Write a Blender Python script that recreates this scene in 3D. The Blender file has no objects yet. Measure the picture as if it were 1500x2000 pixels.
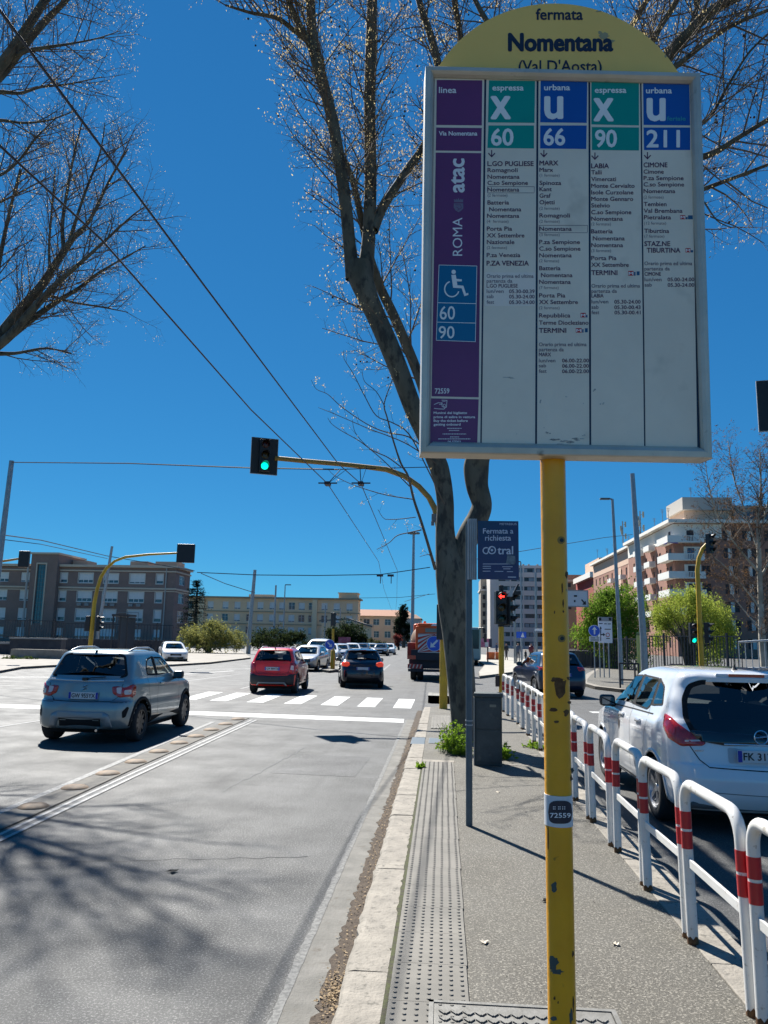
import bpy, bmesh, math, random
import numpy as np
from mathutils import Vector, Matrix, geometry
from mathutils.bvhtree import BVHTree

random.seed(7); rng = np.random.default_rng(7)
R = math.radians
S = bpy.context.scene
COL = S.collection

# ------------------------------------------------------------------ camera
PW, PH, PF = 1500., 2000., 1500.
CAMZ = 1.84
_p = math.atan(250/1500.); _y = math.atan(115/1500.); _r = R(1.15)
CF = np.array([-math.sin(_y)*math.cos(_p), math.cos(_y)*math.cos(_p), math.sin(_p)])
_r0 = np.array([math.cos(_y), math.sin(_y), 0.]); _u0 = np.cross(_r0, CF)
CR = _r0*math.cos(_r)+_u0*math.sin(_r); CU = np.cross(CR, CF)
CC = np.array([0., 0., CAMZ])
cam = bpy.data.objects.new('camera', bpy.data.cameras.new('camera'))
COL.objects.link(cam); S.camera = cam
cam.data.sensor_fit = 'VERTICAL'; cam.data.sensor_height = 36; cam.data.lens = 27.0
cam.data.clip_end = 3000; cam.data.clip_start = .05
cam.matrix_world = Matrix(((CR[0], CU[0], -CF[0], 0), (CR[1], CU[1], -CF[1], 0), (CR[2], CU[2], -CF[2], CAMZ), (0, 0, 0, 1)))

# survey helpers: a point of the place from its bearing in the photo and its real distance or height
def ray(px, py): return CF + CR*((px-750)/PF) - CU*((py-1000)/PF)
def at(px, py, Y): d = ray(px, py); return CC + d*(Y/d[1])
def gp(px, py, z=0.): d = ray(px, py); return CC + d*((z-CAMZ)/d[2])

# ------------------------------------------------------------------ sky, sun, exposure
SUN_EL, SUN_AZ = 47.5, 29.3      # azimuth: degrees left of +Y
W = bpy.data.worlds.new('World'); S.world = W; W.use_nodes = True
nt = W.node_tree; nt.nodes.clear()
sky = nt.nodes.new('ShaderNodeTexSky'); sky.sky_type = 'NISHITA'; sky.sun_disc = False
sky.sun_elevation = R(SUN_EL); sky.sun_rotation = R(-SUN_AZ)
sky.air_density = 1.0; sky.dust_density = 0.0; sky.ozone_density = 8.0; sky.altitude = 3000
EXPO = 1.05
bg = nt.nodes.new('ShaderNodeBackground'); bg.inputs['Strength'].default_value = .10
wo = nt.nodes.new('ShaderNodeOutputWorld')
sp = nt.nodes.new('ShaderNodeSeparateColor'); cb = nt.nodes.new('ShaderNodeCombineColor'); nt.links.new(sky.outputs[0], sp.inputs[0])
for i, (g_, k_) in enumerate(((.88, .235), (.68, .615), (.54, .80))):     # the phone's colour response to the sky: deeper, more even blue
    pw = nt.nodes.new('ShaderNodeMath'); pw.operation = 'POWER'; pw.inputs[1].default_value = g_
    mu = nt.nodes.new('ShaderNodeMath'); mu.operation = 'MULTIPLY'; mu.inputs[1].default_value = k_*10**(1-g_)/2**EXPO
    nt.links.new(sp.outputs[i], pw.inputs[0]); nt.links.new(pw.outputs[0], mu.inputs[0]); nt.links.new(mu.outputs[0], cb.inputs[i])
nt.links.new(cb.outputs[0], bg.inputs['Color']); nt.links.new(bg.outputs[0], wo.inputs['Surface'])
sun = bpy.data.objects.new('sun', bpy.data.lights.new('sun', 'SUN')); COL.objects.link(sun)
sun.data.energy = 5.0; sun.data.angle = R(.53); sun.data.color = (1, .965, .90)
_sd = Vector((-math.sin(R(SUN_AZ))*math.cos(R(SUN_EL)), math.cos(R(SUN_AZ))*math.cos(R(SUN_EL)), math.sin(R(SUN_EL))))
sun.rotation_euler = _sd.to_track_quat('Z', 'Y').to_euler()
S.view_settings.view_transform = 'Standard'; S.view_settings.look = 'None'
S.view_settings.exposure = EXPO; S.view_settings.gamma = 1; S.view_settings.use_curve_mapping = False
S.cycles.max_bounces = 6; S.cycles.transparent_max_bounces = 12; S.cycles.caustics_reflective = False; S.cycles.caustics_refractive = False

# ------------------------------------------------------------------ materials
MATS = {}
def mat(name, col=(.5, .5, .5), rough=.6, metal=0., col2=None, vs=4., vd=2., vmix=(.35, .65), bump=0., bs=60., coat=0., emit=0., spec=.5, col3=None, v3s=30., v3=(.55, .7), coords='Object', sheen=0, aniso=None):
    if name in MATS: return MATS[name]
    m = bpy.data.materials.new(name); m.use_nodes = True; n = m.node_tree; N = n.nodes; L = n.links
    b = N['Principled BSDF']
    b.inputs['Base Color'].default_value = (*col, 1); b.inputs['Roughness'].default_value = rough
    b.inputs['Metallic'].default_value = metal; b.inputs['Specular IOR Level'].default_value = spec
    b.inputs['Coat Weight'].default_value = coat; b.inputs['Coat Roughness'].default_value = .05
    if emit: b.inputs['Emission Color'].default_value = (*col, 1); b.inputs['Emission Strength'].default_value = emit
    if col2 or bump or col3:
        if coords == 'World':
            tc = N.new('ShaderNodeNewGeometry'); src = tc.outputs['Position']
        else:
            tc = N.new('ShaderNodeTexCoord'); src = tc.outputs[coords]
        if aniso:
            mp = N.new('ShaderNodeMapping'); mp.inputs['Scale'].default_value = aniso; L.new(src, mp.inputs[0]); src = mp.outputs[0]
    cur = None
    def noise(scale, detail):
        t = N.new('ShaderNodeTexNoise'); t.inputs['Scale'].default_value = scale; t.inputs['Detail'].default_value = detail
        t.inputs['Roughness'].default_value = .6
        L.new(src, t.inputs['Vector']); return t
    def ramp(t, lo, hi):
        r = N.new('ShaderNodeMapRange'); r.inputs[1].default_value = lo; r.inputs[2].default_value = hi; L.new(t.outputs['Fac'], r.inputs[0]); return r
    def mix(a, bcol, fac):
        x = N.new('ShaderNodeMix'); x.data_type = 'RGBA'
        if isinstance(a, tuple): x.inputs['A'].default_value = (*a, 1)
        else: L.new(a, x.inputs['A'])
        x.inputs['B'].default_value = (*bcol, 1); L.new(fac.outputs[0], x.inputs['Factor']); return x.outputs['Result']
    if col2: cur = mix(col, col2, ramp(noise(vs, vd), *vmix))
    if col3: cur = mix(cur if cur else col, col3, ramp(noise(v3s, 3), *v3))
    if cur: L.new(cur, b.inputs['Base Color'])
    if bump:
        t = noise(bs, 3); bn = N.new('ShaderNodeBump'); bn.inputs['Strength'].default_value = bump; bn.inputs['Distance'].default_value = .01
        L.new(t.outputs['Fac'], bn.inputs['Height']); L.new(bn.outputs[0], b.inputs['Normal'])
    MATS[name] = m; return m

def two_sided(m):
    """outside in paint, inside in dark trim: the back of the shell is cabin lining"""
    n = m.name+'_shell'
    if n in MATS: return MATS[n]
    c = m.copy(); c.name = n; N = c.node_tree.nodes; L = c.node_tree.links; o = [x for x in N if x.type == 'OUTPUT_MATERIAL'][0]
    d = N.new('ShaderNodeBsdfDiffuse'); d.inputs[0].default_value = (.025, .025, .027, 1); g = N.new('ShaderNodeNewGeometry'); x = N.new('ShaderNodeMixShader')
    L.new(g.outputs['Backfacing'], x.inputs[0]); L.new(N['Principled BSDF'].outputs[0], x.inputs[1]); L.new(d.outputs[0], x.inputs[2]); L.new(x.outputs[0], o.inputs[0]); MATS[n] = c; return c
def glass_mat(name, tint=(.25, .3, .3), refl=.5):
    if name in MATS: return MATS[name]
    m = bpy.data.materials.new(name); m.use_nodes = True; n = m.node_tree; N = n.nodes; L = n.links; N.clear()
    o = N.new('ShaderNodeOutputMaterial'); t = N.new('ShaderNodeBsdfTransparent'); t.inputs[0].default_value = (*tint, 1)
    g = N.new('ShaderNodeBsdfGlossy'); g.inputs['Roughness'].default_value = .02; g.inputs[0].default_value = (1, 1, 1, 1)
    f = N.new('ShaderNodeFresnel'); f.inputs[0].default_value = 1.5
    mu = N.new('ShaderNodeMath'); mu.operation = 'MULTIPLY_ADD'; mu.inputs[1].default_value = 1.3; mu.inputs[2].default_value = .02
    x = N.new('ShaderNodeMixShader'); L.new(f.outputs[0], mu.inputs[0]); L.new(mu.outputs[0], x.inputs[0]); L.new(t.outputs[0], x.inputs[1]); L.new(g.outputs[0], x.inputs[2]); L.new(x.outputs[0], o.inputs[0])
    MATS[name] = m; return m

def leaf_mat(name, col, col2, trans=.5):
    if name in MATS: return MATS[name]
    m = bpy.data.materials.new(name); m.use_nodes = True; n = m.node_tree; N = n.nodes; L = n.links; N.clear()
    o = N.new('ShaderNodeOutputMaterial'); d = N.new('ShaderNodeBsdfDiffuse'); t = N.new('ShaderNodeBsdfTranslucent')
    g = N.new('ShaderNodeTexCoord'); no = N.new('ShaderNodeTexNoise'); no.inputs['Scale'].default_value = 1.7; no.inputs['Detail'].default_value = 4
    L.new(g.outputs['Object'], no.inputs['Vector'])
    x = N.new('ShaderNodeMix'); x.data_type = 'RGBA'; x.inputs['A'].default_value = (*col, 1); x.inputs['B'].default_value = (*col2, 1)
    mr = N.new('ShaderNodeMapRange'); mr.inputs[1].default_value = .35; mr.inputs[2].default_value = .65; L.new(no.outputs['Fac'], mr.inputs[0]); L.new(mr.outputs[0], x.inputs['Factor'])
    L.new(x.outputs['Result'], d.inputs[0]); L.new(x.outputs['Result'], t.inputs[0])
    ms = N.new('ShaderNodeMixShader'); ms.inputs[0].default_value = trans
    L.new(d.outputs[0], ms.inputs[1]); L.new(t.outputs[0], ms.inputs[2]); L.new(ms.outputs[0], o.inputs[0])
    MATS[name] = m; return m

def asphalt_mat(name, base, speck, light, dark, streak=True):
    m = bpy.data.materials.new(name); m.use_nodes = True; n = m.node_tree; N = n.nodes; L = n.links
    b = N['Principled BSDF']; g = N.new('ShaderNodeNewGeometry'); P = g.outputs['Position']
    def noise(sc, det, rg=.6, vec=None):
        t = N.new('ShaderNodeTexNoise'); t.inputs['Scale'].default_value = sc; t.inputs['Detail'].default_value = det; t.inputs['Roughness'].default_value = rg
        L.new(vec or P, t.inputs['Vector']); return t.outputs['Fac']
    def mr(x, a, c, lo=0., hi=1.):
        r = N.new('ShaderNodeMapRange'); r.inputs[1].default_value = a; r.inputs[2].default_value = c; r.inputs[3].default_value = lo; r.inputs[4].default_value = hi; L.new(x, r.inputs[0]); return r.outputs[0]
    def mix(a, c, f):
        x = N.new('ShaderNodeMix'); x.data_type = 'RGBA'
        for k, v in (('A', a), ('B', c)):
            if isinstance(v, tuple): x.inputs[k].default_value = (*v, 1)
            else: L.new(v, x.inputs[k])
        L.new(f, x.inputs['Factor']); return x.outputs['Result']
    c = mix(base, speck, mr(noise(70, 2, .85), .53, .62))
    c = mix(c, dark, mr(noise(85, 2, .85), .55, .62, 0, .9))
    c = mix(c, light, mr(noise(.55, 5), .42, .75, 0, .35))
    c = mix(c, dark, mr(noise(2.2, 6, .7), .55, .8, 0, .35))
    if streak:
        mp = N.new('ShaderNodeMapping'); mp.inputs['Scale'].default_value = (2.2, .06, 1); L.new(P, mp.inputs[0])
        c = mix(c, dark, mr(noise(1., 4, .6, mp.outputs[0]), .52, .72, 0, .35))
        mp2 = N.new('ShaderNodeMapping'); mp2.inputs['Scale'].default_value = (7, .15, 1); L.new(P, mp2.inputs[0])
        c = mix(c, light, mr(noise(1., 3, .6, mp2.outputs[0]), .55, .75, 0, .35))
    # cracks
    v = N.new('ShaderNodeTexVoronoi'); v.feature = 'DISTANCE_TO_EDGE'; v.inputs['Scale'].default_value = .35
    nn = N.new('ShaderNodeTexNoise'); nn.inputs['Scale'].default_value = 1.2; nn.inputs['Detail'].default_value = 5; L.new(P, nn.inputs['Vector'])
    va = N.new('ShaderNodeVectorMath'); va.operation = 'ADD'; L.new(P, va.inputs[0]); L.new(nn.outputs['Color'], va.inputs[1]); L.new(va.outputs[0], v.inputs['Vector'])
    c = mix(c, tuple(x*.5 for x in dark), mr(v.outputs['Distance'], .0, .004, .3, 0))
    L.new(c, b.inputs['Base Color'])
    L.new(mr(noise(1.3, 3), .3, .7, .62, .80), b.inputs['Roughness'])
    b.inputs['Specular IOR Level'].default_value = .42
    bp = N.new('ShaderNodeBump'); bp.inputs['Strength'].default_value = .55; bp.inputs['Distance'].default_value = .006
    L.new(noise(120, 3, .7), bp.inputs['Height']); L.new(bp.outputs[0], b.inputs['Normal'])
    MATS[name] = m; return m

# ------------------------------------------------------------------ mesh builder
class MB:
    def __init__(s): s.v = []; s.f = []; s.m = []
    def add(s, vs, fs, mi=0):
        o = len(s.v); s.v.extend([tuple(map(float, p)) for p in vs]); s.f.extend([tuple(i+o for i in f) for f in fs]); s.m.extend([mi]*len(fs)); return s
    def box(s, c, d, rz=0., mi=0, rx=0.):
        x, y, z = d[0]/2, d[1]/2, d[2]/2
        M_ = Matrix.Rotation(rz, 3, 'Z') @ Matrix.Rotation(rx, 3, 'X')
        P = [M_ @ Vector(p) + Vector(c) for p in ((-x, -y, -z), (x, -y, -z), (x, y, -z), (-x, y, -z), (-x, -y, z), (x, -y, z), (x, y, z), (-x, y, z))]
        return s.add(P, [(0, 3, 2, 1), (4, 5, 6, 7), (0, 1, 5, 4), (1, 2, 6, 5), (2, 3, 7, 6), (3, 0, 4, 7)], mi)
    def b2(s, a, b, mi=0): return s.box([(a[i]+b[i])/2 for i in range(3)], [abs(b[i]-a[i]) for i in range(3)], 0, mi)
    def quad(s, a, b, c, d, mi=0): return s.add([a, b, c, d], [(0, 1, 2, 3)], mi)
    def tube(s, pts, r, n=8, cap=True, mi=0):
        pts = [Vector(p) for p in pts]; k = len(pts); rr = r if hasattr(r, '__len__') else [r]*k
        vs = []; fs = []; up = None
        for i, p in enumerate(pts):
            t = (pts[min(i+1, k-1)]-pts[max(i-1, 0)]).normalized()
            if up is None:
                up = t.cross(Vector((0, 0, 1)) if abs(t.z) < .9 else Vector((1, 0, 0))).normalized()
            up = (up - t*up.dot(t)).normalized(); w = t.cross(up)
            for j in range(n):
                a = 2*math.pi*j/n; vs.append(p+(up*math.cos(a)+w*math.sin(a))*rr[i])
        for i in range(k-1):
            for j in range(n):
                j2 = (j+1) % n; fs.append((i*n+j, i*n+j2, (i+1)*n+j2, (i+1)*n+j))
        if cap: fs.append(tuple(range(n-1, -1, -1))); fs.append(tuple((k-1)*n+j for j in range(n)))
        return s.add(vs, fs, mi)
    def lathe(s, prof, c=(0, 0, 0), axis='Z', n=24, mi=0, close=False, cap=True):
        vs = []; fs = []; k = len(prof)
        for r_, h in prof:
            for j in range(n):
                a = 2*math.pi*j/n; x, y = r_*math.cos(a), r_*math.sin(a)
                p = (x, y, h) if axis == 'Z' else ((h, x, y) if axis == 'X' else (x, h, y))
                vs.append((p[0]+c[0], p[1]+c[1], p[2]+c[2]))
        for i in range(k if close else k-1):
            i2 = (i+1) % k
            for j in range(n): fs.append((i*n+j, i*n+(j+1) % n, i2*n+(j+1) % n, i2*n+j))
        if not close and cap:
            if prof[0][0] > 1e-6: fs.append(tuple(range(n-1, -1, -1)))
            if prof[-1][0] > 1e-6: fs.append(tuple((k-1)*n+j for j in range(n)))
        return s.add(vs, fs, mi)
    def prism(s, poly, fn, t, mi=0):
        """poly: 2D points; fn(u, v, w) maps to 3D; thickness w from 0 to t"""
        n = len(poly); vs = [fn(u, v, 0) for u, v in poly]+[fn(u, v, t) for u, v in poly]
        fs = [tuple(range(n)), tuple(range(2*n-1, n-1, -1))]+[(i, i+n, (i+1) % n+n, (i+1) % n) for i in range(n)]
        return s.add(vs, fs, mi)
    def build(s, name, m, parent=None, smooth=None, origin=None, label=None, cat=None, group=None, kind=None, world=False, bevel=0):
        if origin is None and parent is None and s.v:
            a = np.array(s.v); lo, hi = a.min(0), a.max(0); origin = ((lo[0]+hi[0])/2, (lo[1]+hi[1])/2, lo[2])
        off = Vector(origin) if origin is not None else Vector((0, 0, 0))
        if parent is not None and world: off = wloc(parent)
        me = bpy.data.meshes.new(name)
        me.from_pydata([tuple(Vector(p)-off) for p in s.v], [], s.f)
        ms = m if isinstance(m, (list, tuple)) else [m]
        for q in ms: me.materials.append(q)
        if len(ms) > 1: me.polygons.foreach_set('material_index', s.m)
        bm = bmesh.new(); bm.from_mesh(me); bmesh.ops.recalc_face_normals(bm, faces=bm.faces); bm.to_mesh(me); bm.free()
        o = bpy.data.objects.new(name, me); COL.objects.link(o)
        if parent is not None: o.parent = parent
        else: o.location = off
        if smooth is not None:
            me.polygons.foreach_set('use_smooth', [True]*len(me.polygons)); me.set_sharp_from_angle(angle=R(smooth))
        if bevel:
            b = o.modifiers.new('bevel', 'BEVEL'); b.width = bevel; b.segments = 2; b.limit_method = 'ANGLE'
        if kind is None and name in ('lettering', 'plate_lettering', 'blind', 'smudge', 'plate_band', 'arrow_print', 'plate_print', 'crest_lines', 'rail_badge', 'metro_badge', 'board_stripe'): kind = 'stuff'
        tag(o, label, cat, group, kind); return o

def wloc(o):
    v = Vector((0, 0, 0))
    while o is not None: v += Vector(o.location); o = o.parent
    return v
def tag(o, label=None, cat=None, group=None, kind=None):
    if label: o['label'] = label
    if cat: o['category'] = cat
    if group: o['group'] = group
    if kind: o['kind'] = kind
    return o
def thing(name, label, cat, loc=(0, 0, 0), rz=0., group=None):
    o = bpy.data.objects.new(name, None); COL.objects.link(o); o.location = loc; o.rotation_euler = (0, 0, rz); o.empty_display_size = .2
    return tag(o, label, cat, group)
def dup(root, loc=None, rz=None, label=None):
    def cp(o, par):
        c = o.copy(); COL.objects.link(c); c.parent = par
        for ch in KIDS.get(o.name) or o.children: cp(ch, c)
        return c
    KIDS = {}
    r = cp(root, root.parent)
    if loc is not None: r.location = loc
    if rz is not None: r.rotation_euler = (0, 0, rz)
    if label: r['label'] = label
    return r
def inst(src, parent, loc=(0, 0, 0), rot=(0, 0, 0), scale=(1, 1, 1), name=None):
    c = bpy.data.objects.new(name or src.name.split('.')[0], src.data); COL.objects.link(c); c.parent = parent; c.location = loc; c.rotation_euler = rot; c.scale = scale
    return c

# ------------------------------------------------------------------ lettering
_G = {}
def _glyphs():
    chars = "ABCDEFGHIJKLMNOPQRSTUVWXYZabcdefghijklmnopqrstuvwxyz0123456789.,'()/-·"
    tmp = []
    def mk(s):
        c = bpy.data.curves.new('t', 'FONT'); c.body = s; c.size = 1; c.resolution_u = 3
        o = bpy.data.objects.new('t', c); COL.objects.link(o); tmp.append(o); return o
    obs = {c: (mk(c), mk(c+'I')) for c in chars}; obs[' '] = (mk('II'), mk('I I')); 
    bpy.context.view_layer.update(); dg = bpy.context.evaluated_depsgraph_get()
    def grab(o):
        me = o.evaluated_get(dg).to_mesh(); v = [(p.co.x, p.co.y) for p in me.vertices]; f = [tuple(p.vertices) for p in me.polygons]; return v, f
    vI, _ = grab(obs['I'][0]); Il = min(p[0] for p in vI)
    for c, (a, b) in obs.items():
        if c == ' ':
            w1 = max(p[0] for p in grab(a)[0]); w2 = max(p[0] for p in grab(b)[0]); _G[' '] = ([], [], w2-w1); continue
        v, f = grab(a); vb, _ = grab(b)
        adv = max(p[0] for p in vb) - (max(p[0] for p in vI)); _G[c] = (v, f, adv)
    for o in tmp:
        d = o.data; bpy.data.objects.remove(o); bpy.data.curves.remove(d)
_glyphs()
def text2d(s):
    V_, F_ = [], []; x = 0
    for c in s:
        v, f, a = _G.get(c, _G['.']); o = len(V_)
        V_ += [(p[0]+x, p[1]) for p in v]; F_ += [tuple(i+o for i in q) for q in f]; x += a
    return V_, F_
def _bo(b):
    if not b: return [(0, 0)]
    o = [(b*c, b*s) for c, s in ((1, 0), (-1, 0), (0, 1), (0, -1), (.7, .7), (-.7, .7), (.7, -.7), (-.7, -.7))]
    return o+([(x*.5, y*.5) for x, y in o[:4]] if b > 1 else [])
def put_text(mb, s, fn, x0, x1, yb, cap, bold=0., mi=0, vert=False, w=0.):
    """letters from x0 to x1 (ink) on baseline yb with capital height cap; fn(x, y, w) -> 3D. y grows downward. bold doubles strokes."""
    v, f = text2d(s); a = np.array(v); lo, hi = a[:, 0].min(), a[:, 0].max(); sc = cap/.73
    X = x0+(a[:, 0]-lo)/(hi-lo)*(x1-x0) if x1 is not None else x0+(a[:, 0]-lo)*sc
    Y = yb - a[:, 1]*sc
    offs = _bo(bold)
    for k, (dx, dy) in enumerate(offs):
        mb.add([fn(X[i]+dx, Y[i]+dy, w+k*.00004) for i in range(len(v))], f, mi)
def fit_text(mb, s, fn, x0, y0, x1, y1, bold=0., mi=0, w=0.):
    v, f = text2d(s); a = np.array(v); lo, hi = a.min(0), a.max(0)
    X = x0+(a[:, 0]-lo[0])/(hi[0]-lo[0])*(x1-x0); Y = y1-(a[:, 1]-lo[1])/(hi[1]-lo[1])*(y1-y0)
    offs = _bo(bold)
    for k, (dx, dy) in enumerate(offs):
        mb.add([fn(X[i]+dx, Y[i]+dy, w+k*.00004) for i in range(len(v))], f, mi)
# ------------------------------------------------------------------ palette
asph = asphalt_mat('road_asphalt', (.054, .054, .052), (.20, .198, .188), (.098, .097, .094), (.019, .019, .020))
pavm = asphalt_mat('pavement_asphalt', (.078, .071, .056), (.25, .23, .19), (.125, .114, .090), (.030, .026, .019), False)
stone = mat('kerb_travertine', (.285, .255, .21), .8, col2=(.19, .17, .14), vs=6, vd=6, bump=.8, bs=40, col3=(.11, .10, .08), v3s=24, v3=(.58, .70), coords='World')
tact = mat('tactile_concrete', (.175, .162, .138), .75, col2=(.125, .117, .10), vs=3, vd=5, bump=.15, bs=200, coords='World')
conc = mat('gutter_concrete', (.185, .175, .155), .85, col2=(.12, .115, .10), vs=4, vd=8, bump=.6, bs=60, col3=(.10, .085, .065), v3s=9, v3=(.6, .75), coords='World')
dirt = mat('gutter_dirt', (.05, .036, .026), .95, col2=(.10, .075, .052), vs=28, vd=6, bump=1., bs=90, coords='World')
moss = mat('moss', (.06, .07, .02), .95, col2=(.045, .04, .025), vs=30, bump=.5, coords='World')
paint = mat('road_paint', (.60, .60, .58), .65, col2=(.46, .46, .44), vs=5, vd=8, col3=(.27, .27, .27), v3s=14, v3=(.60, .78), coords='World')
worn = mat('worn_paint', (.26, .26, .25), .75, col2=(.14, .14, .14), vs=20, vd=8, coords='World', vmix=(.4, .6))
stripm = mat('separator_base', (.14, .13, .11), .85, col2=(.09, .085, .078), vs=5, vd=8, coords='World', bump=.3)
steel = mat('galvanised_steel', (.34, .37, .39), .45, .6, col2=(.28, .30, .32), vs=6)
dsteel = mat('dark_post_steel', (.10, .135, .155), .5, .3, col2=(.07, .10, .12), vs=5)
black = mat('black_plastic', (.012, .012, .014), .45)
dark = mat('dark_iron', (.018, .02, .026), .55)
yel = mat('yellow_paint', (.88, .42, .008), .36, col2=(.72, .31, .006), vs=3, vd=6, col3=(.16, .085, .02), v3s=13, v3=(.70, .74), bump=.15, bs=40)
ysig = mat('signal_yellow', (.62, .38, .02), .5, col2=(.50, .29, .02), vs=2)
white = mat('white_paint', (.70, .685, .65), .38, col2=(.60, .585, .54), vs=3, vd=5, col3=(.30, .26, .20), v3s=26, v3=(.62, .76))
redp = mat('red_band', (.50, .012, .018), .4, col2=(.40, .012, .016), vs=5)
blue = mat('sign_blue', (.02, .11, .62), .35)
signw = mat('sign_white', (.78, .79, .80), .4)
hi = mat('letter_white', (.82, .82, .84), .5)

# ------------------------------------------------------------------ ground, road
g = MB(); g.quad((-1500, -300, -.03), (1500, -300, -.03), (1500, 2500, -.03), (-1500, 2500, -.03))
g.build('ground', mat('ground_earth', (.14, .13, .09), .95, col2=(.09, .10, .05), vs=.2, vd=5, coords='World'), kind='structure')
road = MB().quad((-70, -12, 0), (70, -12, 0), (70, 330, 0), (-70, 330, 0)).build('road', asph, kind='structure')
def flat(name, poly, z, m, parent=road, mi=0, world=True):
    b = MB(); b.add([(p[0], p[1], z) for p in poly], [tuple(range(len(poly)))]); return b.build(name, m, parent, world=world)
# zebra: seven stripes
for i, x in enumerate([-1.06, -2.07, -3.12, -4.20, -5.32, -6.45, -7.42]):
    y0 = 21.68+.16*i; flat('zebra_stripe', [(x-.25, y0), (x+.25, y0-.03), (x+.25-.02*i, y0+3.35), (x-.27-.02*i, y0+3.4)], .004, paint)
flat('stop_line', [(-13.4, 19.0), (-.83, 17.9), (-.86, 18.75), (-13.4, 19.9)], .004, paint)
def band(name, pts, w, z, m, parent=road):
    b = MB(); L_ = []; R_ = []
    for i, p in enumerate(pts):
        a = np.array(pts[max(i-1, 0)]); c = np.array(pts[min(i+1, len(pts)-1)]); t = c-a; t = t/np.linalg.norm(t); nrm = np.array([t[1], -t[0]])*w/2
        L_.append((p[0]-nrm[0], p[1]-nrm[1], z)); R_.append((p[0]+nrm[0], p[1]+nrm[1], z))
    n = len(pts)
    b.add(L_+R_, [(i, i+1, n+i+1, n+i) for i in range(n-1)]); return b.build(name, m, parent, world=True)
lanep = mat('lane_paint', (.40, .40, .385), .75, col2=(.24, .24, .235), vs=9, vd=8, coords='World', col3=(.11, .11, .11), v3s=22, v3=(.6, .7))
lane = [(-3.80, -4), (-3.93, 4), (-3.96, 7), (-4.05, 10.16), (-4.12, 14), (-4.18, 17.6)]
band('lane_line', [(x+.045, y) for x, y in lane], .045, .0085, lanep)
band('lane_line', [(x-.065, y) for x, y in lane], .045, .0085, lanep)
band('lane_line_base', [(x-.01, y) for x, y in lane], .16, .004, mat('thermo_base', (.15, .15, .147), .8, col2=(.09, .09, .09), vs=18, vd=6, coords='World'))
band('separator_strip', [(-4.14, -4), (-4.24, 4), (-4.30, 8), (-4.42, 11), (-4.50, 15), (-4.56, 18)], .34, .012, stripm)
band('lane_line', [(-4.50, 5), (-4.54, 8), (-4.62, 9.9), (-4.80, 13.6), (-4.95, 17)], .10, .005, worn)
for a, b_, w_ in [((-18.6, 31.2), (-15.5, 32.9), .25), ((-15.4, 22.6), (-12.6, 27.5), .14), ((-12.8, 36.2), (-11.4, 42.5), .16), ((-9.2, 11), (-8.2, 18.6), .12), ((-12.4, 12), (-12.0, 18.5), .12),
                  ((-10.6, 30), (-10.1, 39), .14), ((-13.7, 43), (-8.4, 49), .16), ((-3.3, 40), (-3.9, 60), .12), ((-7.2, 28), (-7.3, 34), .13), ((-10.3, 24), (-10.3, 29), .14), ((-14.5, 29), (-13.8, 35), .2)]:
    band('lane_line', [a, b_], w_, .004, worn if w_ < .15 else paint)
for a, b_ in [((3.9, 18.5), (6.2, 18.6)), ((4.0, 20.2), (6.3, 20.4)), ((4.1, 22), (6.4, 22.2))]: band('give_way_bar', [a, b_], .45, .004, paint)
dark_line_m = mat('dark_line', (.018, .018, .020), .55, col2=(.04, .04, .04), vs=30, coords='World')
def wander(x0, y0, x1, y1, n, amp): return [(x0+(x1-x0)*k/n+random.gauss(0, amp), y0+(y1-y0)*k/n+random.gauss(0, amp)) for k in range(n+1)]
for q in ((-3.3, 6.4, -1.1, 6.9), (-2.6, 9.5, -2.3, 13.5), (-9.5, 9.0, -4.9, 9.4)): band('dark_line', wander(*q, 26, .018), random.uniform(.012, .02), .0035, dark_line_m)  # thin wavering dark lines laid just above the asphalt
flat('asphalt_patch', [(-2.35, 10.9), (-1.15, 10.8), (-1.1, 12.6), (-2.3, 12.75)], .0025, asphalt_mat('patch_asphalt', (.040, .040, .040), (.16, .16, .155), (.07, .07, .07), (.014, .014, .015), False))
flat('asphalt_patch', [(-9.8, 20.2), (-8.1, 20.1), (-8.0, 21.4), (-9.7, 21.6)], .0025, MATS['patch_asphalt'])
# gutter
yv = [-3, 3.5, 5.5, 7.5, 10, 13, 16, 18.3, 18.6]
b = MB()
for i in range(len(yv)-1):
    b.add([(-.80, yv[i], .006), (-.535, yv[i], .006), (-.535, yv[i+1], .006), (-.79, yv[i+1], .006)], [(0, 1, 2, 3)])
b.build('gutter', conc, road, world=True)
def ragged(xa, xb, y0, y1, n, amp, z, name, m, parent, jit=.02):
    b = MB(); v = []; f = []
    for i in range(n+1):
        y = y0+(y1-y0)*i/n; v.append((xa+random.gauss(0, amp), y, z)); v.append((xb+random.gauss(0, amp*.3), y, z))
    for i in range(n): f.append((2*i, 2*i+1, 2*i+3, 2*i+2))
    b.add(v, f); return b.build(name, m, parent, world=True)
ragged(-.615, -.487, -3, 21, 420, .012, .0105, 'gutter_dirt', dirt, road)
ragged(-.825, -.775, -3, 18.5, 300, .006, .0085, 'edge_line', mat('edge_paint', (.18, .178, .168), .8, col2=(.10, .10, .095), vs=40, vd=6, coords='World', vmix=(.42, .58)), road)

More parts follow.
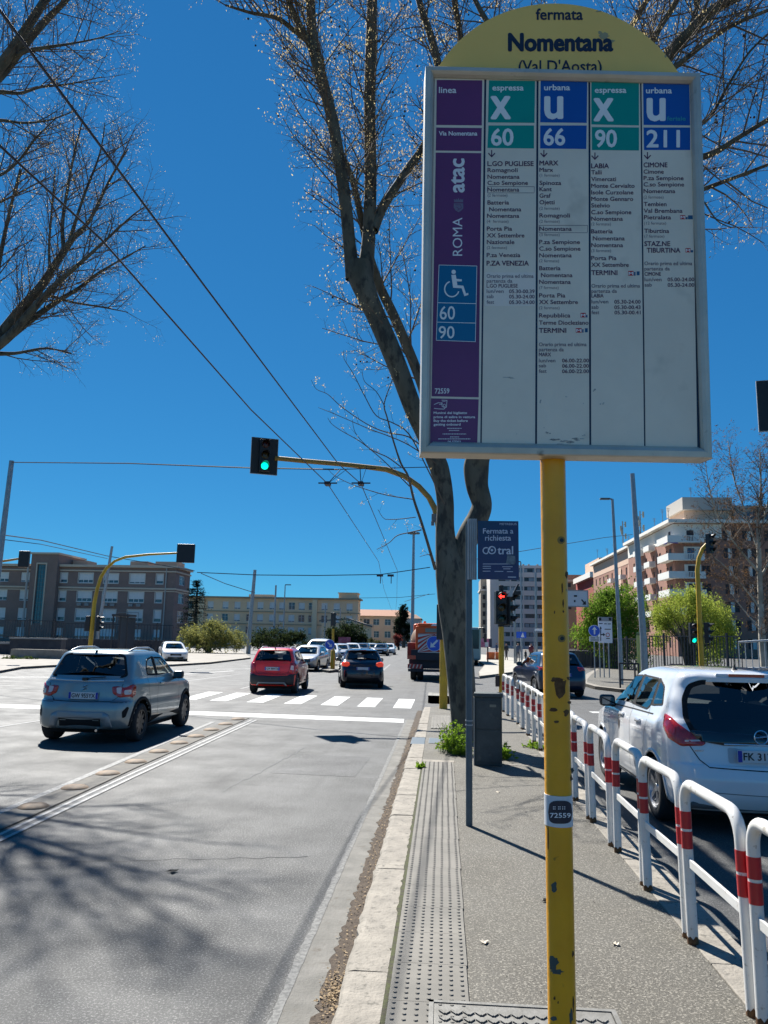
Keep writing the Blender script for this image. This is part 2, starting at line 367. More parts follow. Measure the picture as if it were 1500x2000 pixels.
# ------------------------------------------------------------------ the pavement we stand on
PZ = .14
pav = MB()
pp = [(-.26, -3.5), (1.47, -3.5), (1.47, 9.5), (1.62, 14), (1.62, 19.9), (1.35, 20.8), (.6, 21.1), (-.1, 20.95), (-.26, 20.6)]
pav.prism(pp, lambda u, v, w: (u, v, w), PZ); pavement = pav.build('pavement', pavm, kind='structure', origin=(0, 0, 0))
def slab(name, x0, x1, y0, y1, z0, z1, m, parent, chip=.0, bev=.006):
    b = MB(); b.b2((x0, y0, z0), (x1, y1, z1)); o = b.build(name, m, parent, world=True, bevel=bev); return o
# kerb stones, left edge
ys = [-2.6, -1.3, .1, 1.45, 2.75, 4.30, 5.02, 6.14, 7.1, 7.95, 8.95, 9.9, 10.75, 11.7, 12.5, 13.26, 14.17, 15.3, 16.5, 17.7, 18.9, 19.9, 20.6]
for i in range(len(ys)-1):
    y0, y1 = ys[i]+.006, ys[i+1]-.006
    if abs(ys[i]-13.26) < .01: slab('drain_inlet', -.50, -.262, y0, y1, 0, PZ+.004, mat('drain_grate', (.10, .125, .145), .5, .3), pavement); continue
    dx = random.uniform(-.006, .006)+(.06*max(0, ys[i]-12)/8)
    b = MB(); z1 = PZ+random.uniform(.0, .008)
    n = 9; top = []; prof = []
    for k in range(n+1):
        y = y0+(y1-y0)*k/n; a_ = random.gauss(0, .005)
        prof.append([(-.490+dx+a_, y, -.02), (-.488+dx+a_, y, z1-.022), (-.470+dx+a_+random.gauss(0, .003), y, z1-.004), (-.44+dx, y, z1+random.gauss(0, .0015)), (-.262, y, z1+random.gauss(0, .001)), (-.262, y, -.02)])
    v = [p for r_ in prof for p in r_]; f = []
    for k in range(n):
        for j in range(5): f.append((k*6+j, k*6+j+1, (k+1)*6+j+1, (k+1)*6+j))
    f += [tuple(range(5, -1, -1)), tuple(n*6+j for j in range(6))]
    b.add(v, f); b.build('kerb_stone', stone, pavement, world=True)
ragged(-.264, -.240, -2.6, 11.3, 260, .005, PZ+.005, 'moss_joint', moss, pavement)
# right kerb stones
ys = [-2.5+i*1.02 for i in range(23)]
for i in range(len(ys)-1):
    y0, y1 = ys[i], ys[i+1]-.012; x0 = 1.474+(max(0, y0-9.5)*.033 if y0 < 14 else .15)
    slab('kerb_stone', x0, x0+.26, y0, y1, -.02, PZ+.003+random.uniform(0, .004), stone, pavement)
# tactile slabs with studs
dome = [(math.cos(a), math.sin(a)) for a in np.arange(6)*math.pi/3]
def tactile(y0, y1, x0=-.238, x1=.145, kind='dome'):
    b = MB(); z = PZ+.012; b.b2((x0, y0+.0015, PZ-.01), (x1, y1-.0015, z))
    if kind == 'dome':
        nx = 7; px = (x1-x0)/nx; ny = int(round((y1-y0)/px)); py = (y1-y0)/ny
        for i in range(nx):
            for j in range(ny):
                cx = x0+px*(i+.5); cy = y0+py*(j+.5); r1 = .0125
                v = [(cx+r1*c, cy+r1*s, z-.001) for c, s in dome]+[(cx+r1*.6*c, cy+r1*.6*s, z+.0055) for c, s in dome]
                b.add(v, [tuple(range(6, 12))]+[(k, (k+1) % 6, 6+(k+1) % 6, 6+k) for k in range(6)])
    else:
        for i in range(6): cx = x0+(x1-x0)*(i+.5)/6; b.b2((cx-.014, y0+.01, z-.001), (cx+.014, y1-.01, z+.006))
    b.build('tactile_slab', tact, pavement, world=True)
y = 2.4
ty = [2.4, 2.8, 3.2, 3.6, 3.98, 4.42, 4.86, 5.3, 5.74, 6.18, 6.62, 7.06, 7.5, 7.94, 8.38, 8.82, 9.26, 9.7, 10.14, 10.58, 11.02, 11.34]
for i in range(len(ty)-1): tactile(ty[i], ty[i+1], x1=.145+.003*(i % 2)+(ty[i]-4)*.006, kind='dome')
for i in range(6): tactile(15.6+i*.45, 16.05+i*.45, -.19, .22, 'bar')
slab('drain_inlet', -.20, .05, 13.4, 14.1, PZ-.01, PZ+.008, mat('drain_grate'), pavement)
slab('threshold_strip', -.25, .2, 11.36, 11.56, PZ-.01, PZ+.01, stone, pavement)
slab('joint_strip', .62, 1.5, 12.35, 12.42, PZ-.01, PZ+.006, stone, pavement); slab('joint_strip', .9, 1.5, 11.3, 11.36, PZ-.01, PZ+.006, stone, pavement)
# manhole cover at our feet
mh = MB(); mh.b2((-.02, 3.35, PZ-.01), (.80, 3.97, PZ+.014)); castm = mat('cast_iron', (.19, .185, .17), .6, .2, col2=(.13, .125, .11), vs=12, vd=5, bump=.2)
mc = mh.build('manhole_cover', castm, pavement, world=True, bevel=.004)
b = MB(); b.b2((-.045, 3.33, PZ-.01), (-.022, 3.995, PZ+.018)); b.b2((-.045, 3.972, PZ-.01), (.825, 3.995, PZ+.018)); b.b2((.802, 3.33, PZ-.01), (.825, 3.972, PZ+.018)); b.build('rim', castm, mc).location = -wloc(mc)
b = MB()
for i in range(14):
    for j in range(8):
        cx, cy = .03+i*.055, 3.42+j*.065; z = PZ+.019
        for sgn in (-1, 1): b.box((cx+sgn*.012, cy, z-.002), (.034, .009, .008), sgn*.9)
t = b.build('tread_pattern', castm, mc); t.location = -wloc(mc); t['kind'] = 'stuff'
# litter
lm = mat('dry_leaf', (.20, .13, .065), .85, col2=(.34, .25, .14), vs=30); lw = mat('pale_leaf', (.62, .55, .44), .8)
def leaf(x, y, z, s, m, lab):
    b = MB(); n = 9; v = [(0, 0, .012*s*10)]; 
    for k in range(n):
        a = 2*math.pi*k/n; r_ = s*(1. if k % 2 else .55)*random.uniform(.8, 1.2); v.append((r_*math.cos(a), r_*math.sin(a), random.uniform(.002, .02)))
    b.add(v, [(0, 1+k, 1+(k+1) % n) for k in range(n)]); b.v = [(p[0]+x, p[1]+y, p[2]+z) for p in b.v]
    b.build('fallen_leaf', m, label=lab, cat='leaf')
leaf(*gp(946, 1842, PZ)[:2], PZ, .03, lw, 'pale curled leaf lying left of the yellow pole on the asphalt')
leaf(*gp(1203, 1846, PZ)[:2], PZ, .028, lw, 'pale leaf lying right of the yellow pole near the fence')
leaf(*gp(972, 1548, PZ)[:2], PZ, .03, lw, 'small pale leaf behind the grey stop post')
leaf(*gp(338, 1704)[:2], .002, .055, mat('tar_black', (.02, .018, .015), .9), 'dark crumpled leaf lying alone on the near lane')
leaf(*gp(1066, 1762, PZ)[:2], PZ, .03, mat('tar_black'), 'small dark leaf touching the left side of the yellow pole')
b = MB()
for k in range(1300):
    y = random.uniform(3.2, 17); c = gp(640, 1880)[1]
    if k < 260: y = random.gauss(4.35, .12)
    x = random.gauss(-.555, .03); r_ = random.uniform(.003, .010); a = random.uniform(0, 6); z = .012+random.uniform(0, .01)
    b.add([(x+r_*math.cos(a+q), y+r_*math.sin(a+q), z+random.uniform(0, .008)) for q in (0, 1.3, 3.1, 4.4)], [(0, 1, 2, 3)])
b.build('leaf_litter', lm, kind='stuff', label='dry brown leaf litter gathered in the gutter', cat='litter')
b = MB()
for k in range(1500):
    x = random.uniform(-.2, 1.45); y = random.uniform(3.6, 15)
    if k % 3 == 0: x = random.gauss(1.42, .035)
    r_ = random.uniform(.002, .006); a = random.uniform(0, 6)
    b.add([(x+r_*math.cos(a+q), y+r_*math.sin(a+q), PZ+.003+random.uniform(0, .004)) for q in (0, 2.1, 4.2)]+[(x, y, PZ+.001)], [(0, 1, 2), (0, 1, 3), (1, 2, 3), (2, 0, 3)])
b.build('grit', mat('grit', (.42, .39, .33), .9, col2=(.2, .18, .15), vs=20), kind='stuff', label='pale grit scattered over the pavement', cat='grit')

# domed lane separators
for i, (x, y) in enumerate([(-4.22, 6.2), (-4.26, 7.25), (-4.32, 8.3), (-4.38, 9.36), (-4.41, 10.36), (-4.43, 11.36), (-4.47, 12.4), (-4.50, 13.45), (-4.50, 14.39), (-4.53, 15.45), (-4.54, 16.49), (-4.55, 17.56)]):
    if y < 7.5: continue
    b = MB(); b.lathe([(.16, 0), (.155, .008), (.12, .028), (.06, .038), (0, .04)], (x, y, .012), n=20)
    sm_ = mat('separator_tan', (.25, .165, .095), .75, col2=(.15, .11, .075), vs=14, vd=5)
    nm = ['nearest', 'second nearest', 'third nearest', 'fourth nearest', 'fifth nearest', 'sixth nearest', 'seventh nearest', 'eighth nearest', 'ninth nearest', 'farthest'][i-2]
    b.build('lane_separator_stud', sm_, smooth=40, label=f'flat tan disc on the lane line, {nm} of the row', cat='road stud', group='tan discs along the lane line')
# ------------------------------------------------------------------ bus stop sign in the foreground
sTL = np.array([-.052, 1.80, 3.332]); sTR = np.array([.671, 1.863, 3.334]); sBL = np.array([-.062, 1.855, 2.279])
sU = (sTR-sTL)/np.linalg.norm(sTR-sTL); sV = (sBL-sTL); sV -= sU*(sV@sU); sV /= np.linalg.norm(sV); sN = np.cross(sV, sU)
if sN[1] > 0: sN = -sN
SW_, SH_ = .727, 1.034
def SL(u, v, w=0.): return sTL+sU*u+sV*v+sN*w
def SPw(base):
    def f(px, py, w=0.):
        d = ray(px, py); p0 = sTL+sN*(base+w); return CC+d*(((p0-CC)@sN)/(d@sN))
    return f
bs = thing('bus_stop_sign', 'tall yellow pole carrying a framed board of bus lines under a yellow dome', 'bus stop sign', (.283, 1.955, PZ))
def sb(b, name, m, par=bs, **k): return b.build(name, m, par, world=True, **k)
b = MB(); prof = [(.0318, z) for z in np.linspace(0, 2.19, 30)]
b.lathe(prof, (.283, 1.955, PZ), n=32); pole = sb(b, 'pole', yel, smooth=60)
# ageing on the pole: chips, rust patches, screws, number band
chip = mat('bare_metal_chip', (.05, .075, .07), .7); rust = mat('rust', (.09, .04, .015), .9, col2=(.16, .08, .03), vs=60)
pc = np.array([.283, 1.955])
def on_pole(px, py, rad=.0321):
    d = ray(px, py); a = d[0]**2+d[1]**2; bq = -2*(pc[0]*d[0]+pc[1]*d[1]); c = pc@pc-rad**2; dis = bq*bq-4*a*c
    if dis < 0: dis = 0
    return CC+d*((-bq-math.sqrt(dis))/(2*a))
def blotch(px, py, w, h, m, n=11, jag=.35, rad=.0322):
    b = MB(); v = [on_pole(px, py, rad)]; q = [1+random.uniform(-jag, jag) for _ in range(n)]
    for t_ in (.4, .75, 1.):
        for k in range(n): a = 2*math.pi*k/n; v.append(on_pole(px+w/2*q[k]*t_*math.cos(a), py+h/2*q[k]*t_*math.sin(a), rad))
    b.add(v, [(0, 1+k, 1+(k+1) % n) for k in range(n)]+[(1+r_*n+k, 1+(r_+1)*n+k, 1+(r_+1)*n+(k+1) % n, 1+r_*n+(k+1) % n) for r_ in (0, 1) for k in range(n)]); return b
for (x, y_, w, h, m) in [(1082, 1731, 12, 20, chip), (1081, 1880, 18, 30, chip), (1088, 1898, 26, 9, chip), (1085, 1875, 8, 8, chip), (1119, 1862, 4, 14, rust), (1116, 1985, 8, 26, chip), (1082, 1990, 16, 8, chip), (1118, 1505, 6, 12, chip), (1083, 1950, 4, 8, rust), (1090, 1958, 3, 5, rust),
                         (1107, 1122, 5, 15, rust), (1098, 1150, 3, 22, rust), (1100, 1178, 3, 16, rust), (1083, 1196, 2, 6, rust), (1100, 1194, 3, 6, rust), (1094, 1342, 22, 38, rust), (1083, 1328, 12, 9, rust), (1110, 1325, 5, 8, rust), (1106, 1392, 10, 14, rust), (1082, 1386, 16, 8, rust), (1112, 1372, 8, 7, rust), (1116, 1520, 5, 10, rust), (1087, 1410, 10, 5, rust), (1070, 1640, 3, 60, rust), (1120, 1960, 3, 30, rust)]:
    bl = blotch(x, y_, w, h, m); bl.build('paint_chip' if m is chip else 'rust_patch', m, pole, world=True)
for (x, y_) in [(1096, 1055), (1097, 1247)]:
    blotch(x, y_, 15, 15, rust, 16, .03, .0323).build('screw_hole', mat('ring_dirt', (.30, .19, .05), .8), pole, world=True)
    blotch(x+1, y_, 8, 8, rust, 12, .03, .0327).build('screw_hole', mat('black_plastic'), pole, world=True)
zt, zb = at(1092, 1556, 1.92)[2], at(1092, 1617, 1.92)[2]
b = MB(); b.lathe([(.0318, zb), (.0335, zb), (.0335, zt), (.0318, zt)], (.283, 1.955, 0), n=32); bandp = sb(b, 'number_band', mat('band_white', (.62, .64, .66), .4), pole, smooth=40)
b = MB(); v = []; n = 24
for k in range(n+1):
    q = -1+2*k/n; hh = 22.5*max(0, 1-abs(q)**3.4)**(1/3.4); v += [on_pole(1094.2+23.6*q, 1586.5-hh, .0341), on_pole(1094.2+23.6*q, 1586.5+hh, .0341)]
b.add(v, [(2*k, 2*k+1, 2*k+3, 2*k+2) for k in range(n)]); bb = sb(b, 'number_plate', mat('band_dark', (.012, .016, .035), .4), pole)
b = MB(); put_text(b, '72559', lambda x, y, w: on_pole(x, y, .0345+w), 1074.5, 1114.5, 1597, 9.5, .2)
for x in (1081, 1084, 1091, 1094, 1099, 1103): 
    for yy in (1576, 1580): b.add([on_pole(x+dx, yy+dy, .0346) for dx, dy in ((-.9, -.9), (.9, -.9), (.9, .9), (-.9, .9))], [(0, 1, 2, 3)])
sb(b, 'lettering', hi, pole)

# casing and frame
alu = mat('sign_aluminium', (.62, .57, .48), .42, .35, col2=(.48, .45, .38), vs=7, vd=6, col3=(.13, .125, .11), v3s=18, v3=(.66, .80), bump=.05, bs=20)
b = MB()
def lbox(b, u0, u1, v0, v1, w0, w1, mi=0):
    v = [SL(u, vv, w) for w in (w0, w1) for (u, vv) in ((u0, v0), (u1, v0), (u1, v1), (u0, v1))]
    b.add(v, [(0, 3, 2, 1), (4, 5, 6, 7), (0, 1, 5, 4), (1, 2, 6, 5), (2, 3, 7, 6), (3, 0, 4, 7)], mi)
lbox(b, .012, SW_-.03, .012, SH_-.004, -.075, -.032); sb(b, 'casing', alu, bevel=.003)
def rail(u0, v0, u1, v1, nrm, wid):
    """frame rail: mitred profile between two outer corners; nrm points inwards"""
    b = MB(); prof = [(0, -.07), (0, -.002), (.003, .0015), (wid*.55, .002), (wid*.82, -.0035), (wid, -.0115), (wid, -.02)]
    du, dv = (u1-u0), (v1-v0); L_ = math.hypot(du, dv); du /= L_; dv /= L_; vs = []
    for e, (uu, vv) in enumerate(((u0, v0), (u1, v1))):
        for a, w in prof:
            s_ = a if e == 0 else -a
            vs.append(SL(uu+nrm[0]*a+du*s_, vv+nrm[1]*a+dv*s_, w))
    n = len(prof); b.add(vs, [(i, i+1, n+i+1, n+i) for i in range(n-1)]+[tuple(range(n)), tuple(range(2*n-1, n-1, -1))])
    return sb(b, 'frame_rail', alu)
rail(0, 0, SW_, 0, (0, 1), .024); rail(SW_, 0, SW_, SH_, (-1, 0), .024); rail(SW_, SH_, 0, SH_, (0, -1), .031); rail(0, SH_, 0, 0, (1, 0), .024)
back = MB(); lbox(back, .022, SW_-.022, .022, SH_-.028, -.03, -.0165); sb(back, 'backing', mat('backing_navy', (.010, .016, .050), .3))
# dome
def circ3(a, b_, c):
    ax, ay = a; bx, by = b_; cx, cy = c; d = 2*(ax*(by-cy)+bx*(cy-ay)+cx*(ay-by))
    ux = ((ax*ax+ay*ay)*(by-cy)+(bx*bx+by*by)*(cy-ay)+(cx*cx+cy*cy)*(ay-by))/d; uy = ((ax*ax+ay*ay)*(cx-bx)+(bx*bx+by*by)*(ax-cx)+(cx*cx+cy*cy)*(bx-ax))/d
    return ux, uy, math.hypot(ax-ux, ay-uy)
FD = SPw(-.034)
def toUV(P): return ((P-sTL)@sU, (P-sTL)@sV)
c0 = circ3(toUV(FD(858, 128)), toUV(FD(1095, 7)), toUV(FD(1322, 137)))
pts = []
for k in range(61):
    a = math.pi*(1+k/60.); u = c0[0]+c0[2]*math.cos(a); v = c0[1]+c0[2]*math.sin(a)
    if v < .03: pts.append((u, v))
b = MB(); b.prism(pts+[(pts[-1][0], .04), (pts[0][0], .04)], lambda u, v, w: SL(u, v, -.038+w), .004)
dm = sb(b, 'dome_plate', mat('dome_yellow', (.95, .62, .16), .5, col2=(.90, .57, .14), vs=3, vd=5, col3=(.66, .5, .2), v3s=7, v3=(.66, .8)))
navy = mat('letter_navy', (.010, .016, .045), .5)
b = MB(); F_ = SPw(-.0335)
fit_text(b, 'fermata', F_, 1047, 17, 1138, 38.5, .7); fit_text(b, 'Nomentana', F_, 994, 66, 1196, 99, 2.0); fit_text(b, "(Val D'Aosta)", F_, 1013, 117, 1175, 147, .45)
sb(b, 'lettering', navy, dm)
b = MB()
for (x, y_, w, h) in [(1180, 70, 26, 16), (1172, 64, 12, 8), (1196, 80, 12, 8), (1170, 22, 16, 4), (1300, 110, 6, 9)]:
    v = [F_(x, y_)]+[F_(x+w/2*random.uniform(.5, 1)*math.cos(a), y_+h/2*random.uniform(.5, 1)*math.sin(a)) for a in np.linspace(0, 6.0, 12)]
    b.add(v, [(0, 1+k, 1+(k+1) % 12) for k in range(12)])
sb(b, 'smudge', mat('smudge_grey', (.36, .33, .20), .8), dm)

# the five line columns
panelw = mat('panel_white', (.84, .76, .62), .34, col2=(.77, .69, .56), vs=5, vd=6, col3=(.60, .54, .43), v3s=9, v3=(.62, .82))
purple = mat('panel_purple', (.165, .035, .145), .3, col2=(.14, .03, .12), vs=3, vd=4); teal = mat('panel_teal', (.0, .31, .25), .32, col2=(.0, .29, .23), vs=4)
lblue = mat('panel_blue', (.006, .095, .42), .32, col2=(.006, .085, .38), vs=4); cyan = mat('panel_cyan', (.002, .14, .30), .32)
ink = mat('ink_purple', (.075, .022, .075), .6); ink2 = mat('ink_thin', (.17, .14, .18), .6); greyline = mat('letter_offwhite', (.80, .81, .83), .5)
metro = mat('metro_red', (.50, .03, .04), .5); feri = mat('feriale_teal', (.03, .30, .38), .5)
FP = SPw(-.0150)     # panel face
def pq(b, c, w, mi=0): b.add([FP(x, y_, w) for x, y_ in c], [(0, 1, 2, 3)], mi)
def panel(c, heads):
    b = MB(); f0 = [FP(x, y_, 0) for x, y_ in c]; b.add(f0+[p-sN*.0014 for p in f0], [(0, 1, 2, 3), (7, 6, 5, 4), (0, 4, 5, 1), (1, 5, 6, 2), (2, 6, 7, 3), (3, 7, 4, 0)])
    o = sb(b, 'line_panel', panelw)
    for hc, m in heads:
        b = MB(); pq(b, hc, .0002); sb(b, 'colour_field', m, o)
    return o
c1 = panel([(849, 150), (946, 152), (938, 868), (838, 866)], [([(853, 156), (942, 157), (941, 245), (852, 244)], purple), ([(852, 249), (941, 250), (940, 295), (851, 294)], purple), ([(851, 298), (940, 299), (935, 776), (843, 774)], purple), ([(842, 778), (935, 780), (932, 868), (839, 866)], purple)])
c2 = panel([(950, 152), (1048, 153), (1045, 869), (941, 868)], [([(955, 157), (1045, 158), (1044, 240), (953, 239)], teal), ([(954, 245), (1043, 245), (1043, 290), (952, 289)], teal)])
c3 = panel([(1052, 153), (1149, 155), (1151, 871), (1049, 870)], [([(1056, 155), (1147, 157), (1146, 240), (1055, 239)], lblue), ([(1055, 245), (1146, 245), (1145, 291), (1055, 290)], lblue)])
c4 = panel([(1153, 155), (1250, 157), (1258, 874), (1155, 872)], [([(1155, 158), (1248, 160), (1248, 245), (1155, 243)], teal), ([(1156, 248), (1248, 249), (1248, 294), (1156, 293)], teal)])
c5 = panel([(1253, 157), (1350, 159), (1362, 876), (1261, 874)], [([(1256, 159), (1346, 161), (1348, 245), (1257, 244)], lblue), ([(1257, 249), (1348, 249), (1348, 293), (1258, 293)], lblue)])
FT = lambda x, y_, w=0.: FP(x, y_, .0004+w)
# column 1
b = MB(); fit_text(b, 'linea', FT, 857.5, 170, 891, 181.5, .35); put_text(b, 'Via Nomentana', FT, 857.5, 932, 264.5, 8.6, .35)
def vt(b, s, x0, y0, x1, y1, bold):     # reads upwards
    v, f = text2d(s); a = np.array(v); lo, hi_ = a.min(0), a.max(0)
    for k, (dx, dy) in enumerate(_bo(bold)):
        b.add([FT(x1-(p[1]-lo[1])/(hi_[1]-lo[1])*(x1-x0)+dx, y1-(p[0]-lo[0])/(hi_[0]-lo[0])*(y1-y0)+dy, k*.00004) for p in a], f)
vt(b, 'atac', 882, 310.5, 906.5, 375, 1.2); vt(b, 'ROMA', 884, 425, 903, 499.5, 0)
fit_text(b, '60', FT, 859, 598, 888.5, 624, .3); fit_text(b, '90', FT, 857, 637, 887.5, 661, .3); fit_text(b, '72559', FT, 849.5, 758.5, 877.5, 768.5, .25)
for i, (s, x1, y_) in enumerate([('Munirsi del biglietto', 912, 808.4), ('prima di salire in vettura', 927.8, 816.5), ('Buy the ticket before', 913.4, 823.8), ('getting onboard', 899.4, 831)]): put_text(b, s, FT, 847, x1, y_, 4.6, .25)
for (xa, xb, y_) in [(873.5, 901.5, 836.6), (877, 897, 840.8), (864.5, 910.5, 847.6), (879, 897, 853.4), (856, 918.5, 857.2)]:
    x = xa
    while x < xb:
        d_ = random.uniform(1.2, 3.4); pq(b, [(x, y_-.8), (min(x+d_, xb), y_-.8), (min(x+d_, xb), y_+.8), (x, y_+.8)], .0004); x += d_+.8
put_text(b, '06.57003', FT, 874.6, 899.8, 864.6, 4.2, .2)
def stroke(b, pts, wd, w=.0004):
    for (x0, y0), (x1, y1) in zip(pts[:-1], pts[1:]):
        L_ = math.hypot(x1-x0, y1-y0) or 1; nx, ny = -(y1-y0)/L_*wd/2, (x1-x0)/L_*wd/2; ex, ey = (x1-x0)/L_*wd*.3, (y1-y0)/L_*wd*.3
        pq(b, [(x0+nx-ex, y0+ny-ey), (x1+nx+ex, y1+ny+ey), (x1-nx+ex, y1-ny+ey), (x0-nx-ex, y0-ny-ey)], w); w += .00003
stroke(b, [(848, 790), (856, 786.5), (864, 787.5)], 1.2); stroke(b, [(848, 797.5), (856, 798.5), (867, 799), (871, 795)], 1.2); stroke(b, [(858, 790), (864, 789.5)], 1)
stroke(b, [(863, 781.5), (873, 782), (872, 795), (868, 797)], 1.1); stroke(b, [(864, 784), (870, 784.3)], .8); stroke(b, [(863, 786), (863.5, 794), (868, 796)], 1)
for k in range(9): a = k*.7; stroke(b, [(868+2.4*math.cos(a), 792+2.6*math.sin(a)), (868+2.4*math.cos(a+.7), 792+2.6*math.sin(a+.7))], .9)
sb(b, 'lettering', greyline, c1)
b = MB(); pq(b, [(857, 517), (932, 519), (929, 668), (851.5, 665)], .0006); cf = sb(b, 'colour_field', cyan, c1)
b = MB(); FT0 = FT; FT = lambda x, y_, w=0.: FP(x, y_, .0010+w)
for q in ([(857, 517), (932, 519), (932, 520), (857, 518)], [(854, 590.5), (930, 592.5), (930, 593.7), (854, 591.7)], [(853, 628.5), (930, 630.5), (930, 631.7), (853, 629.7)], [(857, 517), (858, 517), (852.5, 665), (851.5, 665)], [(931, 519), (932, 519), (929, 668), (928, 668)], [(851.5, 664), (929, 667), (929, 668), (851.5, 665)]): pq(b, q, .0009)
fit_text(b, '60', FT, 859, 598, 888.5, 624, .3); fit_text(b, '90', FT, 857, 637, 887.5, 661, .3)
def poly(b, pts, w): b.add([FP(x, y_, w) for x, y_ in pts], [tuple(range(len(pts)))])
# wheelchair user pictogram
poly(b, [(886+4.3*math.cos(a), 531+4.3*math.sin(a)) for a in np.arange(14)*math.pi/7], .0010)
poly(b, [(881.5, 537), (890, 536.5), (891.5, 544.5), (902, 545.5), (902, 549.5), (892, 549.5), (893.5, 557), (905, 558), (910, 573), (914.5, 572), (915, 576), (907, 578.5), (901.5, 563), (885, 562)], .0010)
wc = [(881-1.5+14.5*math.cos(a)+3, 563.5+14.5*math.sin(a)) for a in np.linspace(-2.1, -5.95, 18)[::1]]
stroke(b, [(882.5+14*math.cos(a), 564.5+15*math.sin(a)) for a in np.linspace(R(250), R(20), 20)], 2.6, .0010)
sb(b, 'lettering', mat('letter_pale', (.85, .86, .86), .5), cf)
# crest: crown over shield
b = MB(); FTc = .0006
poly(b, [(891.5, 388), (893, 391), (895.5, 386.5), (897.5, 391), (900, 388), (902.5, 391), (904.5, 387), (904.5, 395), (887, 395), (886.5, 388), (889, 391)], FTc)
poly(b, [(886.5, 397), (904.5, 397), (905, 407), (900, 412), (895.5, 414.5), (890, 411), (886, 405)], FTc)
sb(b, 'crest', mat('crest_grey', (.20, .17, .25), .6), c1)
b = MB(); stroke(b, [(889, 400), (900, 400), (901, 406), (893, 411)], .8, .0009); stroke(b, [(891, 404), (897, 408)], .8, .0009); sb(b, 'crest_lines', purple, c1)
FT = FT0
# headers
for par, t1, box1, big, bbox, num, nb, extra in [
    (c2, 'espressa', (962, 1022.5, 176.5), 'x', (960, 189.5, 996, 231), '60', (960, 251.5, 1002, 284), None),
    (c3, 'urbana', (1063, 1113, 176), 'u', (1065, 190, 1098, 231), '66', (1062.5, 251, 1103, 283.5), None),
    (c4, 'espressa', (1162, 1223, 181), 'x', (1161, 193.5, 1197, 235), '90', (1163, 254, 1204, 287), None),
    (c5, 'urbana', (1262, 1312, 182), 'u', (1265, 193.5, 1298, 235), '211', (1263.5, 254.5, 1327, 287), 1)]:
    b = MB(); put_text(b, t1, FT, box1[0], box1[1], box1[2], 11.5, .45); fit_text(b, big, FT, *bbox, bold=2.2); fit_text(b, num, FT, *nb, bold=1.1); sb(b, 'lettering', mat('letter_pale'), par)
    if extra: b = MB(); put_text(b, 'feriale', FT, 1302.6, 1339, 235.5, 8.5, .3); sb(b, 'lettering', feri, par)
# stop lists: (text, x0, x1, baseline, weight) weight 0 tiny grey, 1 normal, 2 terminus, 3 thin grey
def col(par, arrow, X, rows, times=()):
    bd, th = MB(), MB()
    ax, ay = arrow; stroke(bd, [(ax, ay-7), (ax, ay+4)], 2.); stroke(bd, [(ax-6, ay-1), (ax, ay+5.5), (ax+6, ay-1)], 2.2)
    for s, x0, x1, y_, k in rows:
        x0 = X if x0 is None else x0
        if k == 2: put_text(bd, s, FT, x0, x1, y_, 9.6, .3)
        elif k == 1: put_text(bd, s, FT, x0, x1, y_, 8.4, .18)
        elif k == 4: put_text(bd, s, FT, x0, x1, y_, 7.4, .16)
        elif k == 3: put_text(th, s, FT, x0, x1, y_, 7.4, .12)
        else: put_text(th, s, FT, x0, x1, y_, 6., 0)
    for x0, y0, x1, y1 in times:
        for q in ([(x0, y0), (x1, y0), (x1, y0+.9), (x0, y0+.9)], [(x0, y1), (x1, y1), (x1, y1+.9), (x0, y1+.9)], [(x0, y0), (x0+.9, y0), (x0+.9, y1), (x0, y1)], [(x1, y0), (x1+.9, y0), (x1+.9, y1), (x1, y1)]): pq(th, q, .00035)
    sb(bd, 'lettering', ink, par); sb(th, 'lettering', ink2, par)
b = MB(); pq(b, [(948, 532), (1045.5, 532), (1044.8, 598), (947, 597.5)], .0002); sb(b, 'paper_patch', mat('paper_patch', (.84, .77, .68), .5), c2)
col(c2, (960.3, 300.5), 952.3, [('L.GO PUGLIESE', None, 1042, 324, 2), ('Romagnoli', None, 1011, 336, 1), ('Nomentana', None, 1014.6, 349, 1), ('C.so Sempione', None, 1031, 361, 1), ('Nomentana', None, 1014, 374, 1), ('(2 fermate)', None, 991, 384, 0),
    ('Batteria', None, 994, 399.3, 1), ('Nomentana', 955.6, 1018, 412.6, 1), ('Nomentana', 951.5, 1014, 425.3, 1), ('(4  fermate)', 951, 993, 435, 0), ('Porta Pia', 951, 1000, 450.4, 1), ('XX Settembre', 951, 1024, 463.6, 1), ('Nazionale', 951, 1004.6, 476.5, 1), ('(2 fermate)', 951, 990, 486.3, 0),
    ('P.za Venezia', 950.7, 1016, 502, 1), ('P.ZA VENEZIA', 950.6, 1032.6, 518.5, 2), ('Orario prima ed ultima', 950.6, 1042, 542.5, 3), ('partenza da', 950.6, 1000.6, 552, 3), ('L.GO PUGLIESE', 950.6, 1011, 561.6, 4), ('lun/ven', 950.6, 983.6, 572, 3), ('05.30-00.39', 994.5, 1044, 572.5, 4), ('sab', 950.6, 964, 582.2, 3), ('05.30-24.00', 994.5, 1044, 582.7, 4), ('fest', 950.6, 965, 593.2, 3), ('05.30-24.00', 994.5, 1044, 593.7, 4)], [(951.7, 364, 1043, 376.2)])
